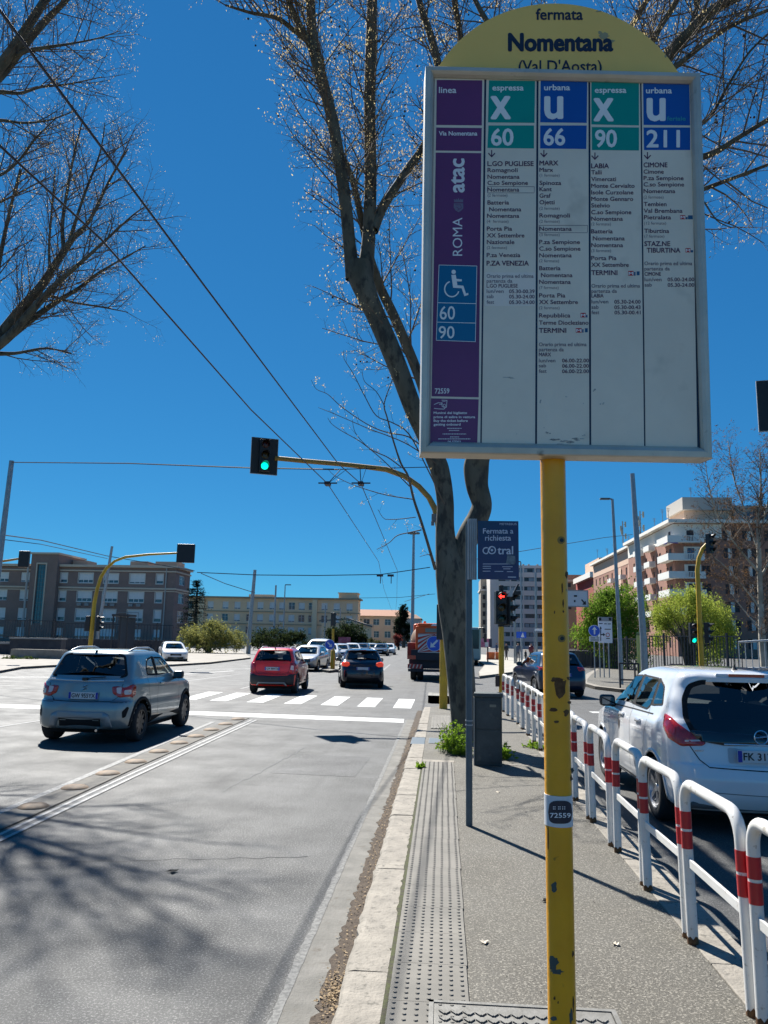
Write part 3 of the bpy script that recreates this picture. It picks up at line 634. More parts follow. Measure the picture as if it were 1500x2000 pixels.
col(c3, (1062.3, 300.5), 1053.8, [('MARX', None, 1090, 322.8, 2), ('Marx', None, 1080, 335.4, 1), ('(1 fermate)', None, 1093, 345, 0), ('Spinoza', None, 1096, 361, 1), ('Kant', None, 1077.5, 373.2, 1), ('Graf', None, 1075.5, 386, 1), ('Ojetti', None, 1083, 398.8, 1), ('(2 fermate)', None, 1093, 409.6, 0), ('Romagnoli', None, 1113, 424.6, 1), ('(2 fermate)', None, 1093, 435, 0),
    ('Nomentana', None, 1116.5, 450.6, 1), ('(3 fermate)', None, 1093, 461, 0), ('P.za Sempione', 1053.4, 1132.6, 476.5, 1), ('C.so Sempione', 1053.4, 1133.5, 489.4, 1), ('Nomentana', 1053.4, 1116.5, 502.5, 1), ('(2 fermate)', 1053.4, 1092, 512.2, 0), ('Batteria', 1053.4, 1094.5, 527.6, 1), ('Nomentana', 1056.7, 1118, 541.2, 1), ('Nomentana', 1053.2, 1114.5, 554.4, 1), ('(7 fermate)', 1053.2, 1091, 564.5, 0),
    ('Porta Pia', 1053, 1104, 580.8, 1), ('XX Settembre', 1053, 1128.5, 593.7, 1), ('(2 fermate)', 1053, 1093, 604, 0), ('Repubblica', 1053, 1113.7, 619.9, 1), ('Terme Diocleziano', 1052.8, 1149.3, 634, 1), ('TERMINI', 1052.8, 1105.8, 649.8, 2),
    ('Orario prima ed ultima', 1052.7, 1145.6, 676, 3), ('partenza da', 1052.7, 1101, 686, 3), ('MARX', 1052.7, 1076, 695.8, 4), ('lun/ven', 1052.7, 1084.6, 707.5, 3), ('06.00-22.00', 1098, 1150, 707.6, 4), ('sab', 1052.7, 1066.5, 717.4, 3), ('06.00-22.00', 1098, 1150, 718, 4), ('fest', 1052.7, 1067.4, 728, 3), ('06.00-22.00', 1098, 1150, 728.6, 4)], [(1052.4, 439.7, 1147, 454)])
col(c4, (1162, 305.5), 1154.9, [('LABIA', None, 1189, 328.4, 2), ('Talli', None, 1175, 340.4, 1), ('Vimercati', None, 1203, 353.6, 1), ('Monte Cervialto', None, 1239.3, 366.7, 1), ('Isole Curzolane', None, 1237, 379.5, 1), ('Monte Gennaro', None, 1236.5, 392.3, 1), ('Stelvio', None, 1190.8, 405, 1), ('C.so Sempione', None, 1233, 418.2, 1), ('Nomentana', None, 1216.4, 431, 1), ('(2 fermate)', None, 1193.3, 440.3, 0),
    ('Batteria', None, 1196.6, 455.6, 1), ('Nomentana', 1158, 1220, 469.4, 1), ('Nomentana', None, 1216.7, 482.6, 1), ('(3 fermate)', None, 1193.5, 492.3, 0), ('Porta Pia', 1155, 1203.9, 507.8, 1), ('XX Settembre', 1155, 1228, 521, 1), ('TERMINI', 1155, 1205.7, 537, 2),
    ('Orario prima ed ultima', 1155.3, 1250, 561.6, 3), ('partenza da', 1155.3, 1204.7, 571.8, 3), ('LABIA', 1155.3, 1178.8, 580.9, 4), ('lun/ven', 1155.3, 1188, 592.4, 3), ('05.30-24.00', 1200, 1251, 592.8, 4), ('sab', 1155.3, 1169, 603, 3), ('05.30-00.43', 1200, 1251, 603.6, 4), ('fest', 1155.5, 1170.5, 613.5, 3), ('05.30-00.41', 1200.3, 1251, 613.8, 4)])
col(c5, (1264.6, 304.5), 1257.2, [('CIMONE', None, 1303.4, 326.5, 2), ('Cimone', None, 1296.3, 339, 1), ('P.za Sempione', None, 1335, 351.6, 1), ('C.so Sempione', None, 1336, 364, 1), ('Nomentana', None, 1318.7, 377, 1), ('(2 fermate)', None, 1296, 387.7, 0), ('Tembien', 1257.5, 1301.7, 402.5, 1), ('Val Brembana', 1257.5, 1333, 415.5, 1), ('Pietralata', 1258, 1310.5, 428.2, 1), ('(12 fermate)', 1258, 1301, 438.6, 0),
    ('Tiburtina', 1258.4, 1306.7, 454.7, 1), ('(7 fermate)', 1258.5, 1297.6, 464, 0), ('STAZ.NE', 1258.8, 1308.8, 480.4, 2), ('TIBURTINA', 1263.4, 1328.6, 493.2, 2), ('Orario prima ed ultima', 1258.8, 1352, 517.8, 3), ('partenza da', 1258.8, 1308, 528.1, 3), ('CIMONE', 1259, 1290.7, 538.4, 4), ('lun/ven', 1259, 1292, 549.1, 3), ('05.00-24.00', 1303.9, 1355.8, 549.2, 4), ('sab', 1259.3, 1273, 559.6, 3), ('05.30-24.00', 1304.2, 1355.8, 560, 4)])
for par, rd, dk in [(c3, [(1133.8, 611, 1144, 620), (1124.7, 640.8, 1136, 649.7)], [(1144.5, 615, 1147.5, 620), (1137, 643, 1139.7, 649.7), (1142.4, 641, 1148, 649)]), (c4, [(1227, 529, 1237.4, 538.4)], [(1238.2, 531, 1241.3, 538.4), (1243.5, 530, 1249.2, 537.6)]), (c5, [(1328.4, 420.3, 1338.5, 428.3), (1338.8, 484.7, 1348.7, 493)], [(1339.2, 424, 1343, 428.3), (1343.8, 420.5, 1353, 428.3), (1349.2, 488.5, 1353.7, 493)])]:
    b1, b2_, b3 = MB(), MB(), MB()
    for x0, y0, x1, y1 in rd:
        pq(b1, [(x0, y0), (x1, y0), (x1, y1), (x0, y1)], .0003); put_text(b3, 'M', FT, x0+1.2, x1-1.2, y1-1.6, (y1-y0)*.62, .3)
    for x0, y0, x1, y1 in dk: pq(b2_, [(x0, y0), (x1, y0), (x1, y1), (x0, y1)], .0003)
    sb(b1, 'metro_badge', metro, par); sb(b2_, 'rail_badge', mat('badge_navy', (.015, .10, .22), .5), par); sb(b3, 'lettering', mat('letter_pale'), par)
# grime on lower panels
gr = mat('grime', (.30, .30, .27), .9, col2=(.55, .55, .52), vs=200, vd=3)
for par, sp in [(c3, [(1070, 845, 16, 6), (1088, 858, 30, 8), (1108, 862, 34, 9), (1128, 858, 30, 7), (1098, 868, 40, 4), (1056, 784, 8, 8), (1105, 775, 7, 4), (1140, 787, 6, 6), (1064, 835, 5, 5), (1140, 850, 8, 4)]), (c4, [(1161, 762, 7, 8), (1176, 788, 10, 5)]), (c2, [(992, 737, 30, 2.2), (1000, 739, 18, 1.6), (1008.5, 848.5, 4.5, 5.5)])]:
    b = MB()
    for x, y_, w, h in sp:
        for _ in range(5 if w > 6 and h > 3 else 1):
            cx, cy = x+random.uniform(-w, w)*.35*(h > 3), y_+random.uniform(-h, h)*.3*(h > 3); q = .45 if h > 3 else 1
            v = [FT(cx, cy)]+[FT(cx+w/2*q*random.uniform(.5, 1)*math.cos(a), cy+h/2*q*random.uniform(.5, 1)*math.sin(a)) for a in np.linspace(0, 5.7, 10)]
            b.add(v, [(0, 1+k, 1+(k+1) % 10) for k in range(10)])
    sb(b, 'smudge', gr, par)

# ------------------------------------------------------------------ blue coach stop sign on grey post
Yc = 7.62
cs = thing('coach_stop_sign', 'slim grey post with a small navy coach stop plate, standing beside the tactile strip', 'bus stop sign', (.275, Yc, PZ))
b = MB(); b.tube([(.275, Yc, PZ), (.272, Yc, PZ+1.2), (.268, Yc-.005, 3.0)], .032, 14); sb(b, 'post', dsteel, cs, smooth=50)
for z in (1.05, 1.09): b = MB(); b.lathe([(.033, z), (.036, z), (.036, z+.012), (.033, z+.012)], (.272, Yc, 0), n=16); sb(b, 'clamp_ring', steel, cs)
b = MB()
for i in range(5): b.box((.262+i*.0185, Yc-.055, 2.74), (.013, .05+(i % 2)*.012, .60))
b.box((.298, Yc-.03, 2.74), (.09, .035, .595)); sb(b, 'profile_rail', steel, cs)
oTL, oTR, oBL = at(933, 1017, 7.52), at(1012.5, 1018, 7.50), at(933, 1131, 7.50)
cU = (oTR-oTL); cWd = np.linalg.norm(cU); cU /= cWd; cV = oBL-oTL; cHt = np.linalg.norm(cV); cV /= cHt; cN = np.cross(cV, cU); cN = cN if cN[1] < 0 else -cN
b = MB(); b.prism([(0, 0), (cWd, 0), (cWd, cHt), (0, cHt)], lambda u, v, w: oTL+cU*u+cV*v-cN*w, .012)
plc = sb(b, 'plate', mat('coach_navy', (.008, .028, .115), .35, col2=(.006, .04, .10), vs=3), cs)
def CP(px, py, w=0.): d = ray(px, py); p0 = oTL+cN*(.0015+w); return CC+d*(((p0-CC)@cN)/(d@cN))
b = MB(); fit_text(b, 'Fermata a', CP, 943.5, 1032, 1002.5, 1042, .15); fit_text(b, 'richiesta', CP, 947.6, 1045.3, 997.8, 1055.8, .15)
fit_text(b, 'METREBUS', CP, 976, 1021.5, 1009, 1025.5)
def cpq(b, pts, w=0): b.add([CP(x, y_, w) for x, y_ in pts], [tuple(range(len(pts)))])
def cst(b, pts, wd, w=0.):
    for (x0, y0), (x1, y1) in zip(pts[:-1], pts[1:]):
        L_ = math.hypot(x1-x0, y1-y0) or 1; nx, ny = -(y1-y0)/L_*wd/2, (x1-x0)/L_*wd/2
        cpq(b, [(x0+nx, y0+ny), (x1+nx, y1+ny), (x1-nx, y1-ny), (x0-nx, y0-ny)], w); w += .00005
cst(b, [(949.5+6*math.cos(a), 1075.5+6*math.sin(a)) for a in np.linspace(R(300), R(60), 12)], 2.2)
cst(b, [(960.8+7*math.cos(a), 1074.5+7*math.sin(a)) for a in np.linspace(0, 2*math.pi, 18)], 2.2)
cpq(b, [(960.8+2.5*math.cos(a), 1074.5+2.5*math.sin(a)) for a in np.arange(10)*math.pi/5]); cst(b, [(952, 1080), (958, 1069)], 1.6)
fit_text(b, 'tral', CP, 972, 1067, 1002, 1082.5, .35)
for (xa, xb, y_) in [(943, 1002, 1101.5), (943, 959, 1106), (981, 1001, 1107), (943, 959, 1110), (983, 997, 1111), (943, 958, 1115.5), (966, 983, 1116), (990, 1002, 1116.5)]: cst(b, [(xa, y_), (xb, y_)], 1.1)
cst(b, [(992, 1127), (1008, 1127.2)], 1.6)
sb(b, 'lettering', mat('letter_coach', (.60, .64, .72), .5), plc)
b = MB(); v = [(991, 1084), (1006, 1086), (1007.5, 1099), (1004, 1102.5), (988, 1101), (990, 1092)]; cpq(b, v, .0003); sb(b, 'torn_sticker', mat('sticker_grey', (.20, .25, .27), .7, col2=(.08, .12, .16), vs=25), plc)

# ------------------------------------------------------------------ white and red tubular railings
def railing(label):
    t = thing('pavement_railing', label, 'railing', (0, 0, 0), group='white railings with red bands along the kerb')
    L_, Hh, r_, rc = .87, .90, .031, .13
    pts = [(0, 0, -.02), (0, 0, Hh-rc)]+[(0, rc-rc*math.cos(a), Hh-rc+rc*math.sin(a)) for a in np.linspace(.2, math.pi/2, 6)]
    pts += [(0, L_-rc+rc*math.sin(a), Hh-rc+rc*math.cos(a)) for a in np.linspace(0, math.pi/2, 7)]+[(0, L_, -.02)]
    b = MB(); b.tube(pts, r_, 14); b.build('hoop', white, t, smooth=50)
    b = MB(); b.b2((-.008, r_*.8, .425), (.008, L_-r_*.8, .475)); b.build('lower_bar', white, t, bevel=.003)
    for y0 in (0, L_):
        b = MB(); v = []
        for k in range(15): a = 2*math.pi*k/14; v += [((r_+.0012)*math.cos(a), y0+(r_+.0012)*math.sin(a), -.01), ((r_+.0012)*math.cos(a), y0+(r_+.0012)*math.sin(a), random.uniform(.012, .055))]
        b.add(v, [(2*k, 2*k+2, 2*k+3, 2*k+1) for k in range(14)]); b.build('rusty_foot', rust, t, smooth=60)
        for z0, z1 in ((.525, .622), (.637, .735)):
            b = MB(); b.lathe([(r_, z0), (r_+.0014, z0), (r_+.0014, z1), (r_, z1)], (0, y0, 0), n=16); b.build('red_band', redp, t, smooth=50)
    return t
ry = [2.10, 3.08, 4.05, 5.02, 6.01, 7.08, 8.10, 9.10, 10.08, 11.06, 12.04, 13.05, 14.05, 15.05, 16.05, 17.9, 18.9]
rx = lambda y: 1.47+.16*max(0., min(1., (y-8.5)/5))-.08*max(0., (y-17)/3)
where = {3.08: 'cut by the right photo edge', 4.05: 'nearest complete hoop', 5.02: 'in front of the white car bumper', 6.01: 'beside the white car rear wheel',
         7.08: 'beside the white car front door', 8.10: 'beside the white car mirror', 9.10: 'just right of the yellow pole', 18.9: 'farthest, by the red arrow signal', 17.9: 'second farthest, after the gap', 16.05: 'third farthest, before the gap', 15.05: 'fourth from the far end', 14.05: 'fifth from the far end, near the cabinet'}
r0_ = railing('white railing'); used = False
for y_ in ry:
    if y_ < 3: continue
    lab = where.get(y_, 'partly behind the yellow pole')
    o = r0_ if not used else dup(r0_); used = True
    o.location = (rx(y_), y_, PZ); o['label'] = ('white hoop railing with red bands, '+lab); o.rotation_euler = (R(random.uniform(-.6, .6)), R(random.uniform(-1, 1)), -math.atan((rx(y_+.9)-rx(y_))/.9)+R(random.uniform(-.8, .8)))

# ------------------------------------------------------------------ grey utility cabinet
ub = thing('utility_cabinet', 'weathered dark grey concrete utility cabinet between the tree and the railings', 'utility cabinet', (.68, 11.35, PZ), R(-4))
cm = mat('cabinet_grey', (.07, .085, .085), .8, col2=(.045, .055, .055), vs=4, vd=8, col3=(.13, .13, .11), v3s=10, v3=(.62, .8), bump=.4, bs=30)
b = MB(); b.b2((-.19, -.15, 0), (.19, .15, .93)); b.build('body', cm, ub, bevel=.012)
b = MB(); b.b2((-.205, -.165, .932), (.205, .165, .985)); b.build('lid', cm, ub, bevel=.012)
b = MB(); b.b2((-.165, -.162, .50), (.165, -.152, .89)); b.build('door', cm, ub, bevel=.004)
b = MB(); b.b2((-.165, -.162, .05), (.165, -.152, .485)); b.build('door', cm, ub, bevel=.004)
b = MB(); b.b2((.02, -.17, .80), (.11, -.163, .835)); b.build('label_plate', mat('faded_plate', (.22, .22, .17), .8), ub)
b = MB(); b.b2((-.205, -.158, -.01), (-.193, .16, .93)); b.build('side_strip', mat('pale_edge', (.45, .43, .38), .8), ub)
b = MB(); b.b2((-.10, -.168, .27), (.06, -.163, .278)); b.build('vent_slot', cm, ub)
# ------------------------------------------------------------------ signals, posts, wires
yarm = mat('arm_ochre', (.36, .215, .045), .55, col2=(.28, .165, .035), vs=3)
def wb(b, name, m, par, **k): return b.build(name, m, par, world=True, **k)
def lens(n, c, r, on=None):
    pass
def signal_head(par, c, yaw, n=3, s=1., lit=None, arrow=False, board=None):
    """housing with n lenses facing -Y turned by yaw; c = centre (world)"""
    Rz = Matrix.Rotation(yaw, 3, 'Z'); C0 = Vector(c)
    def tf(b): b.v = [tuple(Rz @ Vector(p)*1.+C0) for p in b.v]; return b
    h = .30*s
    if board:
        b = MB(); b.b2((-board[0]/2, .02, -board[1]/2), (board[0]/2, .05, board[1]/2)); wb(tf(b), 'backboard', black, par)
        b = MB(); w_, q_ = board[0]/2, board[1]/2
        for a0, a1 in (((-w_-.012, -q_-.012), (w_+.012, -q_)), ((-w_-.012, q_), (w_+.012, q_+.012)), ((-w_-.012, -q_), (-w_, q_)), ((w_, -q_), (w_+.012, q_))): b.b2((a0[0], .015, a0[1]), (a1[0], .052, a1[1]))
        wb(tf(b), 'board_rim', mat('rim_grey', (.30, .32, .34), .5), par)
    b = MB(); b.b2((-.15*s, -.10*s, -n*h/2), (.15*s, .10*s, n*h/2)); wb(tf(b), 'housing', black, par, bevel=.015*s)
    for i in range(n):
        z = n*h/2-h*(i+.5); on = lit is not None and lit[0] == i
        col = lit[1] if on else ((.05, .008, .006), (.05, .03, .004), (.004, .03, .02))[i if n == 3 else 0]
        b = MB(); b.lathe([(0, -.128*s), (.06*s, -.122*s), (.10*s, -.105*s)], (0, 0, z), axis='Y', n=20)
        nm = 'lit_lens_%d' % i if on else 'lens_dark_%d' % i
        if on and arrow:
            wb(tf(b), 'lens', black, par)
            b = MB(); pts = [(-.08, 0), (-.01, .07), (-.01, .025), (.08, .025), (.08, -.025), (-.01, -.025), (-.01, -.07)]
            b.add([(x*s, -.131*s, z+y_*s) for x, y_ in pts], [tuple(range(7))]); wb(tf(b), 'lit_arrow', mat('lit_red', (1, .03, .02), .5, emit=2.2), par)
        else:
            wb(tf(b), 'lens', mat('lit_green', (.0, .75, .45), .5, emit=1.0) if on else mat(nm, col, .2), par)
        b = MB(); v = []; f = []; m = 10
        for k in range(m+1):
            a = R(-20)+R(220)*k/m; x, zz = .115*s*math.cos(a), .115*s*math.sin(a)
            dp = .24*s*(.35+.65*max(0, math.sin(a))) 
            v += [(x, -.09*s, z+zz), (x, -.09*s-dp, z+zz), (x*.94, -.09*s-dp, z+zz*.94), (x*.94, -.09*s, z+zz*.94)]
        for k in range(m): 
            for j in range(4): f.append((k*4+j, k*4+(j+1) % 4, (k+1)*4+(j+1) % 4, (k+1)*4+j))
        b.add(v, f); wb(tf(b), 'visor', black, par)
def P3(px, py, Y): return tuple(at(px, py, Y))
def clamp(par, pts, r=.09):
    for p in pts:
        b = MB(); b.box(p, (r*2, r*2, r*.7)); wb(b, 'clamp', steel, par, bevel=.01)

# main overhead signal, arm over our lane
t = thing('traffic_signal', 'ochre curved arm signal over the near lane, black board with a lit green light', 'traffic light', (.07, 20.26, PZ), group=None)
b = MB(); b.tube([(.07, 20.26, PZ), (.07, 20.26, 2.4)], .105, 18); wb(b, 'pole_base', ysig, t, smooth=50)
b = MB(); b.tube([(.07, 20.26, 2.38), (.07, 20.26, 4.2)]+[P3(x, y_, 20.3) for x, y_ in ((857, 1030), (850, 995), (838, 972), (818, 950), (790, 930), (755, 917), (715, 912), (660, 906), (600, 901), (560, 897), (538, 895))], [.09]*2+[.085]*2+[.075]*4+[.065]*5, 14); wb(b, 'curved_arm', yarm, t, smooth=50)
c = at(517, 891, 20.2); signal_head(t, (c[0], c[1]-.02, c[2]), R(22), n=3, lit=(2, 0), board=(.72, 1.0))
clamp(t, [P3(745, 914, 20.3), P3(700, 910, 20.3), P3(665, 907, 20.3)], .06)
b = MB(); b.box(P3(848, 1012, 20.2), (.14, .12, .22)); b.box(P3(845, 1022, 20.1), (.08, .08, .12)); wb(b, 'cable_box', mat('cable_box_grey', (.16, .17, .18), .6), t, bevel=.01)
signal_head(t, P3(862, 1215, 20.1), R(80), n=3); 
# red arrow signal beyond the railings
t = thing('traffic_signal', 'yellow post signal with a lit red left arrow, behind the red and white railings', 'traffic light', (1.56, 20.4, 0))
b = MB(); b.lathe([(.07, 0), (.07, 2.28)], (1.56, 20.4, 0), n=16); wb(b, 'pole', ysig, t, smooth=50)
b = MB(); b.lathe([(.09, 2.24), (.09, 2.30)], (1.56, 20.4, 0), n=16); wb(b, 'collar', black, t)
signal_head(t, (1.53, 20.3, 2.73), R(12), lit=(0, 0), arrow=True, s=.95)
signal_head(t, (1.75, 20.5, 2.70), R(70), s=.92)
b = MB(); b.b2((1.50, 20.3, 3.14), (1.62, 20.42, 3.32)); wb(b, 'detector', black, t, bevel=.02)
b = MB(); b.box((1.92, 20.4, 3.18), (.05, .22, .34), 0, rx=0); b.v = [(p[0]+(p[2]-3.18)*.5, p[1], p[2]) for p in b.v]; b.box((1.98, 20.35, 3.12), (.16, .16, .1)); wb(b, 'side_lamp', black, t)
b = MB(); b.add([(1.70, 20.25, 3.02), (1.86, 20.25, 3.30), (1.84, 20.25, 3.02)], [(0, 1, 2)]); b.add([(1.70, 20.27, 3.02), (1.86, 20.27, 3.30), (1.84, 20.27, 3.02)], [(0, 1, 2)]); wb(b, 'bracket_plate', mat('bracket_pale', (.45, .47, .48), .5), t)
b = MB(); b.b2((1.40, 20.3, .72), (1.50, 20.42, 1.0)); wb(b, 'push_button_box', black, t)
# left far arm signal
t = thing('traffic_signal', 'yellow curved mast with a square black board, in front of the brown building', 'traffic light', (-20.85, 45, 0))
b = MB(); b.tube([(-20.85, 45, 0), (-20.8, 45, 2.2), P3(184, 1180, 45), P3(190, 1150, 45), P3(197, 1127, 45), P3(208, 1110, 45), P3(224, 1096, 45), P3(245, 1088, 45), P3(290, 1083, 45), P3(350, 1080, 45)], [.14, .13, .12, .11, .10, .09, .08, .08, .07, .06], 12); wb(b, 'curved_mast', mat('signal_yellow'), t, smooth=50)
c = at(363, 1081, 44.7); b = MB(); b.box(c, (1.05, .22, 1.12), R(8)); wb(b, 'backboard', black, t, bevel=.03)
for px, yw in ((171, 180), (191, 100)): signal_head(t, P3(px+1, 1218, 45), R(yw), s=1.0)
t = thing('traffic_signal', 'square black signal board on a mast arm at the left edge of the photo', 'traffic light', (-27.5, 45, 0))
b = MB(); b.tube([(-27.5, 45, 0), (-27.5, 45, 4.9), (-27.2, 45, 5.6), P3(0, 1097, 45), P3(20, 1094, 45), P3(44, 1090, 45)], [.13, .12, .1, .08, .07, .06], 12); wb(b, 'curved_mast', yarm, t, smooth=50)
b = MB(); b.box(at(47, 1092, 44.8), (.62, .2, 1.0), R(10)); wb(b, 'backboard', black, t, bevel=.03)
# right: curved mast, head at top, heads at mid height
t = thing('traffic_signal', 'tall ochre mast right of the willows, tilted head on top and a lit green light', 'traffic light', (9.6, 30, 0))
b = MB(); b.tube([(9.72, 30, 0), (9.70, 30, 2.2), P3(1364, 1150, 30), P3(1362, 1115, 30), P3(1365, 1090, 30), P3(1372, 1072, 30), P3(1383, 1060, 30)], [.10, .095, .09, .085, .08, .075, .06], 12); wb(b, 'curved_mast', ysig, t, smooth=50)
signal_head(t, P3(1386, 1062, 29.9), R(35), s=.85)
signal_head(t, P3(1353, 1237, 30), R(8), s=.85, lit=(2, 0)); signal_head(t, P3(1381, 1236, 30), R(60), s=.85)
# hanging board at the right edge
t = thing('traffic_signal', 'large black signal board hanging at the right edge above the bare tree', 'traffic light', (11.5, 15.2, 0))
b = MB(); b.tube([(11.5, 15.2, 0), (11.5, 15.2, 4.8), (11.2, 15.2, 6.0), (10.2, 15.2, 6.7), (8.5, 15.2, 6.8), (6.5, 15.2, 6.7)], [.1, .09, .085, .08, .07, .06], 12); wb(b, 'curved_mast', yarm, t, smooth=50)
signal_head(t, (6.62, 15.0, 6.54), R(-12), board=(.86, 1.02))
# median post
t = thing('keep_right_post', 'yellow bollard with a blue arrow disc on the median island tip', 'traffic sign', (-6.25, 45, .1))
b = MB(); b.lathe([(.13, .1), (.13, 1.15), (.09, 1.2), (.05, 1.2), (.05, 1.9)], (-6.25, 45, 0), n=14); wb(b, 'bollard', ysig, t, smooth=40)
def roundel(par, c, r, ang, bluem=blue, yaw=0.):
    b = MB(); b.lathe([(0, 0), (r, 0), (r, .02), (0, .02)], tuple(c), axis='Y', n=28); wb(b, 'disc', bluem, par)
    b = MB(); b.lathe([(r*.93, -.004), (r*.99, -.004)], tuple(c), axis='Y', n=28, cap=False); wb(b, 'disc_rim', signw, par)
    pts = [(0, r*.72), (-r*.45, r*.15), (-r*.14, r*.22), (-r*.12, -r*.62), (r*.12, -r*.62), (r*.14, r*.22), (r*.45, r*.15)]
    ca, sa = math.cos(ang), math.sin(ang); b = MB(); b.add([(c[0]+x*ca-z*sa, c[1]-.006, c[2]+x*sa+z*ca) for x, z in pts], [tuple(range(7))]); wb(b, 'arrow', signw, par)
roundel(t, at(644, 1259, 44.8), .29, R(-135))
t = thing('traffic_signal', 'dark signal on a slim yellow post standing on the median island', 'traffic light', (-8.1, 58, .1))
b = MB(); b.lathe([(.09, 0), (.09, 2.6)], (-8.1, 58, 0), n=12); wb(b, 'pole', ysig, t); signal_head(t, (-8.1, 57.9, 3.3), R(150), s=1.1)
# lamp columns and tram-wire masts
def mast(name, label, cat, px, py_top, Y, r0, r1, X=None, oct_=8, grp=None):
    top = at(px, py_top, Y); x = X if X is not None else top[0]
    t = thing(name, label, cat, (x, Y, 0), group=grp); b = MB(); b.tube([(x, Y, 0), (x, Y, 2), (top[0], Y, top[2])], [r0, r0*.95, r1], oct_); wb(b, 'column', steel, t, smooth=50); return t, top
G1 = 'steel masts carrying the overhead wires'
t, _ = mast('wire_mast', 'dark steel mast at the far left edge, tied to the cross-street wire', 'mast', 23, 900, 30, .14, .10, X=-18.05, grp=G1)
mast('wire_mast', 'grey mast in front of the brown building, right of the curved yellow mast', 'mast', 219, 1067, 80, .2, .14, X=-36.3, grp=G1)
mast('wire_mast', 'grey mast beside the pale green bush, nearest of the middle masts', 'mast', 498, 1113, 86, .26, .18, X=-21.5, grp=G1)
mast('wire_mast', 'thin grey mast rising before the yellow building, left of the lamp', 'mast', 539, 1143, 112, .17, .12, grp=G1)
mast('wire_mast', 'slim mast before the right half of the yellow building', 'mast', 636, 1182, 150, .16, .12, grp=G1)
mast('wire_mast', 'pale mast just left of the yellow building right end', 'mast', 665, 1187, 165, .16, .12, grp=G1)
mast('wire_mast', 'faint mast at the right end of the yellow building', 'mast', 697, 1200, 170, .14, .1, grp=G1)
mast('wire_mast', 'tall thick grey mast rising behind the willows right of the yellow pole', 'mast', 1235, 925, 36, .16, .105, X=9.13, grp=G1)
mast('wire_mast', 'thin pale mast in front of the grey office block, left one', 'mast', 1005, 1165, 66, .11, .08, grp=G1)
mast('wire_mast', 'thin mast in front of the grey office block, next to the yellow pole', 'mast', 1046, 1118, 66, .11, .08, grp=G1)
t, top = mast('street_lamp', 'grey street lamp with a short arm to the left, beside the thick mast', 'street lamp', 1196, 975, 35, .10, .06, X=7.86)
b = MB(); b.tube([top, (top[0]-.15, top[1], top[2]+.02)], .035, 8); b.b2((top[0]-.55, top[1]-.1, top[2]-.02), (top[0]-.12, top[1]+.1, top[2]+.05)); wb(b, 'lamp_head', mat('lamp_grey', (.10, .11, .12), .5), t, bevel=.01)
t, top = mast('street_lamp', 'thin street lamp with a short arm before the yellow building', 'street lamp', 557, 1143, 130, .14, .08)
b = MB(); b.b2((top[0], top[1]-.1, top[2]), (top[0]+1.0, top[1]+.1, top[2]+.15)); wb(b, 'lamp_head', mat('lamp_grey'), t)
t, top = mast('street_lamp', 'street lamp with a short arm to the left above the office block', 'street lamp', 1017, 1098, 78, .12, .07)
b = MB(); b.b2((top[0]-.7, top[1]-.1, top[2]), (top[0], top[1]+.1, top[2]+.1)); wb(b, 'lamp_head', mat('lamp_grey'), t)
t, top = mast('high_mast_light', 'very tall high mast with a ring of floodlights, left of the big tree', 'street lamp', 808, 1042, 130, .34, .2)
b = MB()
for k in range(9): a = 2*math.pi*k/9; b.box((top[0]+.85*math.cos(a), top[1]+.85*math.sin(a), top[2]+.05), (.42, .3, .22), a)
b.lathe([(.95, -.02), (1.0, .06), (.3, .25)], tuple(top), n=18); wb(b, 'light_ring', mat('ring_grey', (.16, .18, .19), .5), t)
# wires: real cables, one thing per run
wirem = mat('wire_black', (.02, .02, .03), .6)
def wire(label, pts, r=.016, sag=0.):
    P = []
    for (a, c_) in zip(pts[:-1], pts[1:]):
        a, c_ = Vector(a), Vector(c_); n = 8 if sag else 2
        for k in range(n): u = k/n; p = a.lerp(c_, u); p.z -= sag*4*u*(1-u); P.append(p)
    P.append(Vector(pts[-1])); b = MB(); b.tube(P, r, 5)
    return b.build('overhead_wire', wirem, label=label, cat='wire', group='overhead wires')
zw = 5.9
wire('upper overhead trolley wire running from the top left corner down to the crossing', [tuple(at(-160, -190, 3.5)), (-2.942, 4.264, zw), (-2.80, 8.3, zw), (-2.44, 17.43, zw), (-2.144, 19.8, zw), (-2.6, 45, zw), (-4.44, 76.9, zw), (-6.5, 110, zw)], .012)
wire('lower overhead trolley wire starting at the left edge of the sky', [tuple(at(-200, 60, 5)), (-3.754, 5.64, zw), (-3.563, 7.2, zw), (-3.46, 13.17, zw), (-3.034, 19.8, zw), (-3.3, 40, zw), (-4.61, 61.7, zw), (-7, 110, zw)], .012)
wire('span wire from the left mast across the road to the hanging signal', [P3(22, 903, 30), P3(250, 905, 25), P3(490, 914, 21.5), P3(660, 917, 20)], .02, .0)
wire('span wire from the hangers right towards the tree', [P3(655, 917, 20), P3(850, 912, 20.6)], .012)
for lab, p, q in (('left', (665, 917), (640, 945)), ('right', (703, 911), (705, 945))):
    b = MB(); b.tube([P3(*p, 19.9), P3(*q, 19.8)], .012, 5); q0 = Vector(P3(*q, 19.8)); b.tube([q0+Vector((-.25, 0, .02)), q0+Vector((.25, 0, .02))], .02, 6); b.box(q0, (.14, .3, .08)); b.tube([q0+Vector((0, 0, 0)), Vector(P3(p[0]+14, p[1]-2, 19.9))], .007, 5)
    b.build('wire_hanger', wirem, label=f'dark wire hanger clamped to the overhead wires, {lab} one of the pair under the arm', cat='wire hanger', group='wire hangers')
wire('second span wire farther off, sagging above the yellow building', [P3(385, 1118, 62), P3(500, 1123, 62), P3(620, 1124, 62), P3(745, 1122, 62), P3(840, 1108, 62)], .035)
